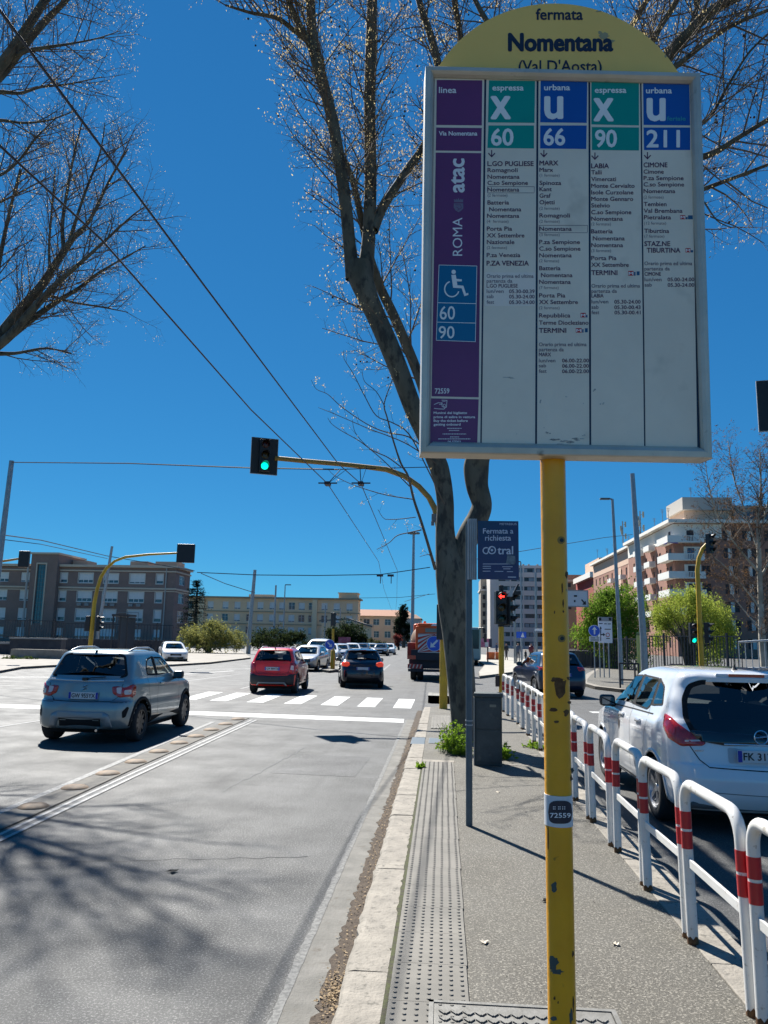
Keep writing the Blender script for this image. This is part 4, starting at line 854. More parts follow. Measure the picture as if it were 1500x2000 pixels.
for px, lab in ((742, 'left'), (763, 'right')):
    b = MB(); q0 = Vector(P3(px, 1124, 62)); b.box(q0, (.5, .3, .16)); b.box(q0+Vector((.05, 0, -.35)), (.06, .06, .6)); b.build('wire_hanger', wirem, label=f'far wire hanger on the second span, {lab} one', cat='wire hanger', group='wire hangers')
wire('thin cable from the upper left edge down towards the brown building', [P3(0, 1044, 60), P3(80, 1055, 75), P3(210, 1086, 100), P3(380, 1115, 120)], .05)
wire('thin cable right below the upper left cable', [P3(0, 1053, 60), P3(80, 1063, 75), P3(210, 1091, 100)], .035)
wire('pair cable descending from the span end to the middle mast', [P3(393, 1120, 75), P3(440, 1140, 84), P3(498, 1158, 86)], .04)
wire('faint far span wire above the orange roof', [P3(698, 1168, 130), P3(780, 1167, 130), P3(850, 1160, 130)], .035)
wire('thin cable from the thick mast left past the yellow pole', [P3(1235, 1044, 36), P3(1180, 1050, 34), P3(1010, 1078, 30), P3(850, 1106, 26)], .012)
wire('thin cable between the tree and the left of the office block', [P3(838, 1160, 90), P3(790, 1175, 110)], .03)

# ------------------------------------------------------------------ right-hand island with signs
islm = pavm
def kerbed(name, pts, z, m, kw=.22, km=stone):
    b = MB(); b.prism(pts, lambda u, v, w: (u, v, w), z); o = b.build(name, m, kind='structure', origin=(0, 0, 0))
    b = MB(); n = len(pts); cx = sum(p[0] for p in pts)/n; cy = sum(p[1] for p in pts)/n
    inn = [(p[0]+(cx-p[0])*kw/max(.5, math.hypot(cx-p[0], cy-p[1])), p[1]+(cy-p[1])*kw/max(.5, math.hypot(cx-p[0], cy-p[1]))) for p in pts]
    for i in range(n):
        j = (i+1) % n; b.add([(*pts[i], -.01), (*pts[j], -.01), (*pts[j], z+.006), (*pts[i], z+.006), (*inn[i], z+.006), (*inn[j], z+.006)], [(0, 1, 2, 3), (3, 2, 5, 4)])
    b.build('kerb', km, o, world=True); return o
kerbed('traffic_island', [(7.9, 31.0), (7.0, 31.3), (6.35, 33), (6.3, 36), (7.0, 40), (8.6, 47), (10.9, 56), (16, 60), (40, 60), (40, 34), (22, 31.2), (12, 30.8)], .13, pavm, .35)
kerbed('far_pavement', [(1.95, 40), (3.0, 43), (4.3, 47), (6.6, 50.5), (9.2, 57), (10.5, 75), (6, 110), (3.6, 110), (3.5, 79), (3.3, 60), (2.2, 46)], .13, mat('pale_paving', (.38, .355, .30), .85, col2=(.30, .28, .24), vs=2, vd=5, coords='World'), .3)
kerbed('left_pavement', [(-60, 30), (-20.0, 34.3), (-21.4, 38.6), (-21.2, 42.4), (-16.3, 46.4), (-15.6, 52), (-16.4, 66.5), (-20, 79), (-26, 100), (-60, 130)], .12, mat('left_paving', (.30, .275, .24), .85, col2=(.22, .20, .17), vs=1.5, vd=5, coords='World'), .3)
kerbed('median_island', [(-6.8, 43.9), (-6.1, 42.6), (-5.4, 46.3), (-6.4, 57.7), (-7.9, 90), (-9.4, 90), (-8.2, 65), (-8.1, 59)], .13, pavm, .3)
kerbed('kerb_block', [(-.38, 23.7), (.6, 23.7), (.6, 25.0), (-.38, 25.0)], .22, mat('block_concrete', (.30, .29, .25), .85, col2=(.20, .19, .17), vs=5, vd=6), .2, mat('block_concrete'))
def post(b, px, py0, py1, Y, r=.03): a = at(px, py0, Y); b.tube([(a[0], Y, .1), (a[0], Y, at(px, py1, Y)[2])], r, 8); return a
t = thing('direction_sign', 'white direction board with black junction arrow, left of the lamp column', 'traffic sign', (9.0, 42, .13))
for px in (1172, 1180, 1190): b = MB(); post(b, px, 1310, 1210, 42); wb(b, 'post', steel, t)
b = MB(); a, c_ = at(1168, 1207, 41.9), at(1196, 1256, 41.9); b.b2((a[0], 41.85, c_[2]), (c_[0], 41.9, a[2]+.0)); pl = wb(b, 'board', signw, t)
def S2(px, py, w=0., Y=41.84): p = at(px, py, Y); return (p[0], Y-w, p[2])
b = MB()
def sp(b, pts, Y=41.84, w=0.): b.add([S2(x, y_, w, Y) for x, y_ in pts], [tuple(range(len(pts)))])
sp(b, [(1172.5, 1252), (1172.5, 1228), (1171, 1228), (1173.2, 1223), (1175.5, 1228), (1174, 1228), (1174, 1238.5), (1178, 1238.5), (1178, 1236), (1182, 1239.5), (1178, 1243), (1178, 1240.5), (1174, 1240.5), (1174, 1252)])
for x0, x1, y_ in ((1170, 1177, 1218), (1180, 1185, 1218.4), (1187, 1193, 1218.6), (1181, 1193, 1229), (1184, 1191, 1247)): sp(b, [(x0, y_-.8), (x1, y_-.8), (x1, y_+.8), (x0, y_+.8)])
wb(b, 'arrow_print', black, t)
b = MB(); sp(b, [(1187+4*math.cos(a), 1240+4.4*math.sin(a)) for a in np.arange(14)*math.pi/7]); wb(b, 'ban_ring', mat('ring_red', (.5, .03, .03), .5), t)
b = MB(); sp(b, [(1187+2.8*math.cos(a), 1240+3.1*math.sin(a)) for a in np.arange(14)*math.pi/7], 41.835); wb(b, 'ban_disc', signw, t)
b = MB(); a, c_ = at(1168, 1205, 41.9), at(1195, 1214, 41.9); b.b2((a[0], 41.8, c_[2]+.02), (c_[0], 41.88, a[2]+.0)); wb(b, 'top_panel', mat('sign_grey_back', (.30, .31, .32), .5), t)
b = MB()
for x0 in (1169.5, 1189): sp(b, [(x0, 1206.5), (x0+5, 1206.5), (x0+5, 1212), (x0, 1212)], 41.79)
wb(b, 'dark_symbol', black, t)
t = thing('ahead_only_sign', 'round blue sign with a white up arrow, small plate below', 'traffic sign', (8.15, 41.3, .13))
b = MB(); post(b, 1162, 1315, 1225, 41.4); wb(b, 'post', steel, t)
roundel(t, at(1161, 1232, 41.2), .30, 0)
b = MB(); a, c_ = at(1151, 1243, 41.2), at(1172, 1253, 41.2); b.b2((a[0], 41.2, c_[2]), (c_[0], 41.22, a[2])); wb(b, 'plate', signw, t)
b = MB()
for x0, x1, y_ in ((1153, 1163, 1246), (1165, 1170, 1246), (1153, 1170, 1250)): sp(b, [(x0, y_-.9), (x1, y_-.9), (x1, y_+.9), (x0, y_+.9)], 41.19)
wb(b, 'plate_print', mat('print_grey', (.15, .15, .17), .6), t)
t = thing('direction_sign', 'white board with a diagonal black arrow, partly hidden by the yellow pole', 'traffic sign', (6.7, 40, .13))
b = MB(); p = at(1100, 1190, 40); b.tube([(p[0], 40, .1), (p[0], 40, 4.7)], .05, 8); wb(b, 'post', steel, t)
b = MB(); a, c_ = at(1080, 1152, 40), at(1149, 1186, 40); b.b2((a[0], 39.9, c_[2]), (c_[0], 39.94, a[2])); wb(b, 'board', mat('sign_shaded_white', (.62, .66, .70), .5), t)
b = MB(); sp(b, [(1135, 1172), (1136.5, 1170), (1141.5, 1175.5), (1144, 1173.5), (1145, 1181), (1137.5, 1181), (1139.5, 1177.5)], 39.88)
for x0, x1, y_, h in ((1121, 1127, 1164, 1.6), (1121, 1124, 1174, 2)): sp(b, [(x0, y_-h), (x1, y_-h), (x1, y_+h), (x0, y_+h)], 39.88)
wb(b, 'arrow_print', black, t)
b = MB(); w_ = .05
a0, c0_ = (a[0], a[2]), (c_[0], c_[2])
for q0, q1 in (((a0[0], a0[1]-w_), (c0_[0], a0[1])), ((a0[0], c0_[1]), (c0_[0], c0_[1]+w_)), ((c0_[0]-w_, c0_[1]+w_), (c0_[0], a0[1]-w_))): b.b2((q0[0], 39.885, q0[1]), (q1[0], 39.898, q1[1]))
wb(b, 'rim', mat('sign_grey_back'), t)
t = thing('yellow_bollard', 'tall pale yellow bollard post between the lamp and the thick mast', 'bollard', (8.45, 34, .13)); p = at(1221, 1235, 34)
b = MB(); b.lathe([(.075, .1), (.075, p[2]-.05), (.05, p[2]), (0, p[2]+.02)], (8.4, 34, 0), n=12); wb(b, 'pole', mat('pale_yellow', (.62, .55, .15), .5), t, smooth=40)
b = MB(); b.lathe([(.078, p[2]-.12), (.078, p[2]-.02)], (8.4, 34, 0), n=12); wb(b, 'cap', mat('cap_green', (.15, .18, .06), .5), t)
t = thing('metal_barrier', 'low black metal barrier frame on the island by the thick mast', 'barrier', (8.5, 32.3, .13))
xA, xB = at(1211, 1330, 32.3)[0], at(1248, 1330, 32.3)[0]
for x in (xA, xB-.15, xB): b = MB(); b.b2((x-.03, 32.27, .13), (x+.03, 32.33, 1.12)); wb(b, 'leg', dark, t)
for z in (.45, 1.1): b = MB(); b.b2((xA, 32.28, z-.03), (xB, 32.32, z+.03)); wb(b, 'rail', dark, t)
t = thing('street_name_sign', 'blue pedestrian crossing sign in front of the office block', 'traffic sign', (4.6, 58, .13)); a = at(1018, 1240, 58)
b = MB(); b.tube([(a[0], 58, .1), (a[0], 58, a[2]+.3)], .04, 8); wb(b, 'post', steel, t)
b = MB(); b.box((a[0], 57.9, a[2]), (.72, .03, .46)); wb(b, 'panel', blue, t)
b = MB(); b.add([(a[0]-.05, 57.87, a[2]-.17), (a[0]+.22, 57.87, a[2]-.17), (a[0]+.10, 57.87, a[2]+.19)], [(0, 1, 2)]); wb(b, 'white_triangle', signw, t)
t = thing('street_name_sign', 'thin white name board left of the yellow pole, before the office block', 'traffic sign', (5.6, 60, .13)); a = at(1055, 1230, 60)
b = MB(); b.box((a[0], 60, a[2]), (.95, .03, .17)); wb(b, 'panel', signw, t); b = MB(); b.tube([(a[0]-.45, 60, .1), (a[0]-.45, 60, a[2]+.1)], .04, 8); wb(b, 'post', steel, t)
t = thing('roadside_billboard', 'pink and white advertising panel on a post, right of the tree trunk', 'billboard', tuple(gp(953, 1290))); Yb = 68; a, c_ = at(937, 1247, Yb), at(955, 1264, Yb)
b = MB(); b.b2((a[0], Yb, c_[2]), (c_[0]+.25, Yb+.12, a[2])); wb(b, 'panel', mat('advert_back', (.05, .05, .08), .5), t)
b = MB(); b.b2((a[0]+.02, Yb-.02, c_[2]), (c_[0], Yb, a[2])); wb(b, 'pink_field', mat('advert_pink', (.62, .05, .15), .5, col2=(.75, .35, .5), vs=1.5), t)
b = MB(); b.b2((a[0]+.45, Yb-.04, c_[2]+.03), (a[0]+.75, Yb-.02, a[2]-.3)); wb(b, 'white_field', signw, t)
b = MB(); b.tube([(c_[0]-.1, Yb+.06, 0), (c_[0]-.1, Yb+.06, c_[2])], .06, 8); wb(b, 'post', dark, t)
t = thing('advert_van_board', 'crimson billboard beyond the oncoming cars, under the dark trees', 'billboard', tuple(at(672, 1262, 120)*np.array([1, 1, 0]))); a, c_ = at(661, 1244, 120), at(684, 1259, 120)
b = MB(); b.b2((a[0], 120, c_[2]), (c_[0], 120.2, a[2])); wb(b, 'panel', mat('billboard_crimson', (.35, .02, .05), .5, col2=(.5, .15, .2), vs=1.2), t)
for x in (a[0]+.3, c_[0]-.3): b = MB(); b.b2((x-.05, 120.02, 0), (x+.05, 120.12, c_[2])); wb(b, 'post', dark, t)
t = thing('road_barrier', 'orange plastic road works barrier on the far pavement', 'barrier', tuple(gp(967, 1293))); a = gp(967, 1291)
for k in range(2): b = MB(); b.box((a[0]+(k-.5)*.85, a[1], .5), (.8, .35, .75)); wb(b, 'barrier_block', mat('barrier_orange', (.60, .12, .02), .5), t, bevel=.05)
b = MB(); b.box((a[0], a[1], .16), (1.7, .5, .12)); wb(b, 'base', mat('barrier_red', (.35, .03, .02), .5), t)

# ------------------------------------------------------------------ people far off on the pavement
def person(label, x, y, h, top, trous, lean=0, phase=.2, face=0.):
    s = h/1.75; me = bpy.data.meshes.new('person'); 
    V = [(0, 0, .95), (0, 0, 1.15), (0, .01, 1.38), (0, 0, 1.50), (0, -.01, 1.60), (0, 0, 1.72), (.19, 0, 1.42), (.23, .04, 1.14), (.22, -.08, .90), (-.19, 0, 1.42), (-.23, -.03, 1.14), (-.22, .10, .90), (.09, 0, .90), (.10, .10*phase*5, .48), (.10, -.05*phase*5, .08), (.10, -.15, .04), (-.09, 0, .90), (-.10, -.12*phase*5, .48), (-.10, .08*phase*5, .08), (-.10, -.05, .04)]
    E_ = [(0, 1), (1, 2), (2, 3), (3, 4), (4, 5), (2, 6), (6, 7), (7, 8), (2, 9), (9, 10), (10, 11), (0, 12), (12, 13), (13, 14), (14, 15), (0, 16), (16, 17), (17, 18), (18, 19)]
    rad = [.15, .14, .15, .06, .09, .085, .06, .05, .035, .06, .05, .035, .09, .065, .045, .04, .09, .065, .045, .04]
    me.from_pydata([(a*s, b_*s, c*s) for a, b_, c in V], E_, []); 
    o = bpy.data.objects.new('person', me); COL.objects.link(o); o.location = (x, y, .13); o.rotation_euler = (0, 0, face)
    o.modifiers.new('skin', 'SKIN')
    for i, r_ in enumerate(rad): me.skin_vertices[0].data[i].radius = (r_*s, r_*s)
    me.skin_vertices[0].data[0].use_root = True
    q = o.modifiers.new('sub', 'SUBSURF'); q.levels = 1; q.render_levels = 1
    m = bpy.data.materials.new('clothing'); m.use_nodes = True; N = m.node_tree.nodes; L = m.node_tree.links
    tc = N.new('ShaderNodeTexCoord'); sx = N.new('ShaderNodeSeparateXYZ'); L.new(tc.outputs['Object'], sx.inputs[0]); cr = N.new('ShaderNodeValToRGB'); cr.color_ramp.interpolation = 'CONSTANT'
    e = cr.color_ramp.elements; e[0].position = 0; e[0].color = (.02, .02, .02, 1); e[1].position = .06/2; e[1].color = (*trous, 1)
    for ps, cc in ((.92*s/2, top), (1.50*s/2, (.36, .20, .14)), (1.68*s/2, (.03, .02, .015))): q = e.new(ps); q.color = (*cc, 1)
    mu = N.new('ShaderNodeMath'); mu.operation = 'MULTIPLY'; mu.inputs[1].default_value = .5; L.new(sx.outputs['Z'], mu.inputs[0]); L.new(mu.outputs[0], cr.inputs[0]); L.new(cr.outputs[0], N['Principled BSDF'].inputs['Base Color'])
    me.materials.append(m); tag(o, label, 'person', 'people walking on the far pavement'); return o
person('person in dark clothes walking beside the yellow signal post', *gp(989, 1292)[:2], 1.65, (.02, .02, .025), (.03, .03, .04), face=.4)
person('person in a grey blue jacket walking towards the crossing', *gp(1012, 1297)[:2], 1.72, (.06, .09, .15), (.04, .05, .08), face=0)
person('person in a dark red top near the dark blue car', *gp(1038, 1296)[:2], 1.70, (.12, .015, .025), (.03, .03, .04), face=-.5)
person('person crouching low in black beside the dark blue car', *gp(1027, 1300)[:2], 1.15, (.015, .015, .02), (.02, .02, .02), face=.9)
person('person in dark clothes farther off behind the orange barrier', *gp(970, 1287)[:2], 1.7, (.03, .04, .09), (.03, .03, .04), face=1.2)
# ------------------------------------------------------------------ buildings
def facade(b, o, u, Wd, z0, z1, holes, depth=.22, mi=0):
    """wall panel from corner o along unit vector u (2D), width Wd, with real openings; outward normal = u rotated -90 deg"""
    n = (u[1], -u[0])
    us = sorted({0., Wd, *[h[0] for h in holes], *[h[1] for h in holes]}); zs = sorted({z0, z1, *[h[2] for h in holes], *[h[3] for h in holes]})
    P = lambda s_, z, d=0.: (o[0]+u[0]*s_-n[0]*d, o[1]+u[1]*s_-n[1]*d, z)
    for i in range(len(us)-1):
        j = 0
        while j < len(zs)-1:
            cu, cz = (us[i]+us[i+1])/2, (zs[j]+zs[j+1])/2
            if any(h[0] < cu < h[1] and h[2] < cz < h[3] for h in holes): j += 1; continue
            k = j+1
            while k < len(zs)-1 and not any(h[0] < cu < h[1] and h[2] < (zs[k]+zs[k+1])/2 < h[3] for h in holes): k += 1
            b.add([P(us[i], zs[j]), P(us[i+1], zs[j]), P(us[i+1], zs[k]), P(us[i], zs[k])], [(0, 1, 2, 3)], mi); j = k
    for a, c, e, f in holes:
        for q in (((a, e), (a, f)), ((c, e), (c, f)), ((a, e), (c, e)), ((a, f), (c, f))):
            b.add([P(*q[0]), P(*q[1]), P(*q[1], depth), P(*q[0], depth)], [(0, 1, 2, 3)], mi)
WC = {}
wglass = mat('window_glass_far', (.05, .08, .10), .08, spec=.8); wframe = mat('window_frame_white', (.80, .80, .78), .6); blind = mat('blind_pale', (.72, .74, .72), .7)
shut = mat('shutter_dark', (.035, .03, .035), .7); shw = mat('shutter_white', (.62, .62, .58), .7)
def window(par, o, u, a, c, z0, z1, style='plain', depth=.2):
    w, h = c-a, z1-z0; key = (round(w, 2), round(h, 2), style); n = (u[1], -u[0])
    if key not in WC:
        b = MB(); fr = .09
        if style == 'shutter':      # open pair: two dark openings either side of a pale panel
            b.b2((0, -.06, 0), (w, 0, h), 0); b.b2((w*.36, -.10, 0), (w*.64, -.061, h), 2)
        elif style == 'dark':
            b.b2((0, -.06, 0), (w, 0, h), 0)
            for k in (.25, .5, .75): b.b2((0, -.065, h*k-.01), (w, -.061, h*k+.01), 1)
        else:
            b.b2((0, -.02, 0), (w, 0, h), 0)
            nb = max(1, int(round(w/.9)))
            for k in range(nb+1): x = w*k/nb; b.b2((max(0, x-fr/2), -.08, 0), (min(w, x+fr/2), -.021, h), 1)
            b.b2((0, -.075, h-fr), (w, -.022, h), 1); b.b2((0, -.075, 0), (w, -.022, fr), 1); b.b2((0, -.07, h*.62), (w, -.022, h*.62+.05), 1)
            if style == 'blind': b.b2((fr/2, -.05, h*random.choice([.15, .3])), (w-fr/2, -.025, h-fr), 2)
        me = bpy.data.meshes.new('window'); me.from_pydata(b.v, [], b.f)
        for q in ((shut, shut, shw) if style in ('shutter', 'dark') else (wglass, wframe, blind)): me.materials.append(q)
        me.polygons.foreach_set('material_index', b.m); WC[key] = me
    ob = bpy.data.objects.new('window', WC[key]); COL.objects.link(ob); ob.parent = par
    pl = Vector(wloc(par)); ob.location = Vector((o[0]+u[0]*a-n[0]*depth, o[1]+u[1]*a-n[1]*depth, z0))-pl; ob.rotation_euler = (0, 0, math.atan2(u[1], u[0]))
    return ob
def bld(name, label, loc): return thing(name, label, 'building', loc)
def wpart(par, name, m, fn, **k): b = MB(); fn(b); return wb(b, name, m, par, **k)

# brown institute building, left
brn = mat('plaster_brown', (.28, .195, .165), .9, col2=(.235, .165, .14), vs=.5, vd=5, col3=(.30, .23, .20), v3s=1.5, v3=(.6, .8))
trim = mat('cornice_buff', (.60, .50, .39), .85)
X0, X1, XR, YF = -110., -49.5, -49.5, 140.
B = bld('brown_office_building', 'four storey brown institute building with pale cornices and a stair tower', (-75, 150, 0))
u = (1., 0.)
rows = [(11.35, 13.15), (7.85, 9.85), (4.25, 6.45), (.9, 2.9)]
cols = [(-71.6, -70.3), (-68.1, -65.3), (-63.2, -60.4), (-58.2, -55.3), (-53.1, -51.8)]
holes = [(c[0]+72.2, c[1]+72.2, r[0], r[1]) for c in cols for r in rows]
ww = []
b = MB(); facade(b, (-72.2, YF), u, 22.7, -.1, 14.5, holes)
hs_ = []
side = [(2.5, 6.2), (9.0, 12.4)]
for r in rows[:3]: hs_ += [(2.2, 5.6, r[0], r[1])]
facade(b, (-49.5, YF), (0., 1.), 8.5, -.1, 14.5, hs_)
lc = [(-83.6+1.0, -80.6), (-76.9-1.7+.9, -76.0)]
lc = [(-85.2, -81.8), (-79.4, -77.6)]
lh = [(c[0]+95, c[1]+95, r[0], r[1]) for c in [(-92, -89), *lc] for r in rows]
facade(b, (-95, YF), u, 18.4, -.1, 14.2, lh)
wb(b, 'wall', brn, B)
for h in holes: window(B, (-72.2, YF), u, *h, style='blind')
for h in hs_: window(B, (-49.5, YF), (0., 1.), *h, style='plain')
for h in lh: window(B, (-95, YF), u, *h, style='blind')
wpart(B, 'roof', mat('roof_grey', (.16, .15, .14), .9), lambda b: (b.b2((-95, YF+.3, 14.3), (-49.8, YF+8.3, 14.6)), b.b2((-95, YF+8.2, 0), (-49.6, YF+8.5, 14.4))))
wpart(B, 'stair_tower', brn, lambda b: (facade(b, (-77.0, YF-1.2), u, 5.2, -.1, 16.5, [(1.35, 2.95, 3.6, 14.6)], .3), b.b2((-77.0, YF-1.15, 0), (-76.95, YF+10, 16.5)), b.b2((-71.85, YF-1.15, 0), (-71.8, YF+10, 16.5)), b.b2((-77, YF-1, 16.45), (-71.8, YF+10, 16.6))))
sw = MB(); sw.b2((-75.62, YF-.95, 3.6), (-74.07, YF-.9, 14.6), 0)
for k in range(15): sw.b2((-75.62, YF-1.0, 3.6+k*.76), (-74.07, YF-.955, 3.68+k*.76), 1)
for x in (-75.62, -75.12, -74.6, -74.15): sw.b2((x, YF-1.02, 3.6), (x+.07, YF-1.005, 14.6), 1)
wb(sw, 'stair_window', [mat('stair_glass', (.04, .14, .17), .12, spec=.8), mat('stair_frame', (.10, .14, .15), .6)], B)
wpart(B, 'stair_surround', trim, lambda b: [b.b2((x, YF-1.32, 3.3), (x+.22, YF-1.21, 14.9)) for x in (-75.88, -74.02)]+[b.b2((-75.66, YF-1.32, 14.62), (-74.02, YF-1.21, 14.9))])
for z, d, hh in ((14.5, .55, .45), (13.62, .22, .25), (10.4, .25, .32), (9.95, .12, .2)):
    wpart(B, 'cornice', trim, lambda b: (b.b2((-71.78, YF-d, z-hh/2), (XR+d, YF-.003, z+hh/2)), b.b2((XR+.003, YF, z-hh/2), (XR+d, YF+8.6, z+hh/2)), b.b2((-95, YF-d, z-hh/2), (-77.02, YF-.003, z+hh/2))))
wpart(B, 'cornice', trim, lambda b: b.b2((-77.2, YF-1.4, 16.5), (-71.6, YF+10, 16.85)))
for c in cols:
    for r in rows[:3]:
        wpart(B, 'window_surround', mat('surround_pale', (.66, .63, .56), .8), lambda b: (b.b2((c[0]-.12, YF-.06, r[0]-.14), (c[1]+.12, YF-.004, r[0]-.005)), b.b2((c[0]-.12, YF-.06, r[1]+.005), (c[1]+.12, YF-.004, r[1]+.12)), b.b2((c[0]-.12, YF-.06, r[0]), (c[0]-.005, YF-.004, r[1])), b.b2((c[1]+.005, YF-.06, r[0]), (c[1]+.12, YF-.004, r[1]))))
for x, z in ((-67.5, 7.3), (-66, 7.3), (-62.4, 7.3), (-61.1, 7.3), (-57.6, 7.3), (-56.1, 7.3), (-57.2, 3.6)): wpart(B, 'air_conditioner', mat('aircon', (.30, .31, .30), .6), lambda b: b.b2((x-.4, YF-.4, z-.25), (x+.4, YF-.01, z+.25)))
for x in (-51.2, -77.4): wpart(B, 'drainpipe', mat('pipe_grey', (.42, .41, .38), .6), lambda b: b.tube([(x, YF-.15 if x > -60 else YF-1.35, 0), (x, YF-.15 if x > -60 else YF-1.35, 14.4 if x > -60 else 17)], .13 if x > -60 else .2, 8))
for x0, x1 in ((-71.5, -68.5), (-60, -56.5), (-55, -50.6)): wpart(B, 'roof_box', mat('roof_box_tan', (.45, .33, .25), .9), lambda b: b.b2((x0, YF+4, 14.6), (x1, YF+8, 15.9)))
# sign board lattice on the facade right of the post
wpart(B, 'notice_lattice', mat('lattice', (.33, .31, .29), .7), lambda b: [b.b2((-59.9, YF-.3, z), (-55.9, YF-.25, z+.09)) for z in (3.5, 4.6, 5.9)]+[b.b2((x, YF-.3, 2.2), (x+.08, YF-.25, 5.9)) for x in (-59.9, -58, -56)])

# long yellow building
ye = mat('plaster_ochre', (.90, .64, .40), .9, col2=(.84, .59, .36), vs=.3, vd=4); yel2 = mat('plaster_cream', (.86, .66, .42), .9)
B = bld('yellow_building', 'long three storey ochre building with a flat roof behind the masts', (-55, 262, 0)); YF = 250.
wr = [(11.0, 13.4), (7.0, 9.4), (3.0, 5.4)]
xs = [-92, -87.5, -83, -75.9, -70.9, -66.9, -62.8, -59.2, -55.2, -52, -48.8, -45.5, -42.2, -38.0, -34.0, -29.8]
L0 = -100.
holes = [(x-1.-L0, x+1.-L0, *r) for x in xs for r in wr]
b = MB(); facade(b, (L0, YF), u, 73, -.1, 14.6, holes, .35); facade(b, (-27, YF), (0., 1.), 7, -.1, 14.6, [(3, 5, *r) for r in wr], .35); wb(b, 'wall', ye, B)
for h in holes: window(B, (L0, YF), u, *h, style=random.choice(['blind', 'plain', 'blind']), depth=.3)
wpart(B, 'roof', mat('roof_grey'), lambda b: b.b2((L0, YF+.3, 14.5), (-27.3, YF+6.8, 14.7)))
for z, hh, d in ((14.75, .5, .8), (10.2, .25, .25), (6.2, .25, .25)): wpart(B, 'cornice', mat('cornice_tan', (.36, .29, .20), .9), lambda b: (b.b2((L0, YF-d, z-hh/2), (-27+d, YF-.003, z+hh/2)), b.b2((-26.997, YF, z-hh/2), (-27+d, YF+7, z+hh/2))))
for x0, x1 in ((-79.5, -76.7), (-41.9, -27)): wpart(B, 'projecting_bay', yel2, lambda b: (b.b2((x0, YF-.9, 0), (x0+1.6, YF-.02, 14.4)),))
wpart(B, 'roof_turret', ye, lambda b: (b.b2((-33.5, YF+.5, 14.6), (-27.4, YF+6.7, 16.6)), b.b2((-33.8, YF+.2, 16.6), (-27.1, YF+6.9, 16.9))))
wpart(B, 'roof_turret', ye, lambda b: (b.b2((-64, YF+3, 14.6), (-56, YF+9, 16.0)),))
# orange roofed wing
B = bld('orange_roofed_building', 'ochre building with a low orange tiled roof, left of the dark cypress', (-20, 290, 0)); YF = 280.
xs = [-27, -23.5, -19.3, -14.8]; wr = [(7.1, 9.3), (2.6, 5)]; L0 = -34.
holes = [(x-1.1-L0, x+1.1-L0, *r) for x in xs for r in wr]
b = MB(); facade(b, (L0, YF), u, 23.5, -.1, 10.4, holes, .35); wb(b, 'wall', mat('plaster_pale_ochre', (.80, .60, .40), .9, col2=(.74, .55, .36), vs=.3), B)
for h in holes: window(B, (L0, YF), u, *h, style='plain', depth=.3)
b = MB(); x0, x1 = -34.6, -10.0; b.add([(x0, YF-1, 10.4), (x1, YF-1, 10.4), (x1-2.5, YF+9, 13.0), (x0+2.5, YF+9, 13.0), (x0, YF+19, 10.4), (x1, YF+19, 10.4)], [(0, 1, 2, 3), (1, 5, 2), (3, 2, 5, 4), (0, 3, 4), (0, 4, 5, 1)]); wb(b, 'tiled_roof', mat('orange_tiles', (.36, .17, .10), .85, col2=(.30, .15, .09), vs=1.2, vd=5), B)
B = bld('white_far_house', 'pale grey far house between the cypress and the orange truck', (-11, 300, 0))
wpart(B, 'wall', mat('plaster_pale', (.50, .49, .44), .9), lambda b: b.b2((-13.2, 240, 0), (-6.5, 262, 8.6)))
b = MB(); b.add([(-13.6, 239.5, 8.6), (-6, 239.5, 8.6), (-6, 262, 8.6), (-13.6, 262, 8.6), (-11.5, 245, 10.0), (-8, 245, 10.0)], [(0, 1, 5, 4), (1, 2, 5), (2, 3, 4, 5), (3, 0, 4)]); wb(b, 'tiled_roof', mat('brown_tiles', (.20, .12, .08), .9), B)
for z in (2.5, 5.6): wpart(B, 'window', wglass, lambda b: b.b2((-11, 239.9, z), (-9.8, 240.05, z+1.5)))
# low shed and walls in the middle distance
B = bld('low_shed', 'low grey roofed shed in front of the orange roofed building', (-16, 160, 0))
wpart(B, 'wall', ye, lambda b: b.b2((-24.5, 158, 0), (-14.2, 164, 5.0)))
b = MB(); b.add([(-25, 157.6, 5.6), (-19, 157.6, 6.1), (-14, 157.6, 4.6), (-25, 165, 5.6), (-19, 165, 6.1), (-14, 165, 4.6), (-25, 157.6, 5.3), (-19, 157.6, 5.8), (-14, 157.6, 4.3)], [(0, 1, 4, 3), (1, 2, 5, 4), (0, 6, 7, 1), (1, 7, 8, 2)]); wb(b, 'roof', mat('roof_grey'), B)
tag(MB().b2((-43, 125, 0), (-33.5, 125.4, 1.6)).build('low_wall', mat('blue_grey_wall', (.26, .30, .35), .8, col2=(.35, .37, .38), vs=1), origin=None), 'low blue grey wall with faint graffiti left of the middle masts', 'wall')
t = thing('guard_rail', 'grey steel guard rail along the far left carriageway', 'guard rail', (-24, 90, 0))
wpart(t, 'rail', steel, lambda b: b.b2((-31, 92, .45), (-23.5, 92.1, .8)))
for x in (-30.5, -28.5, -26.5, -24.5): wpart(t, 'post', steel, lambda b: b.b2((x-.06, 92.12, 0), (x+.06, 92.2, .8)))

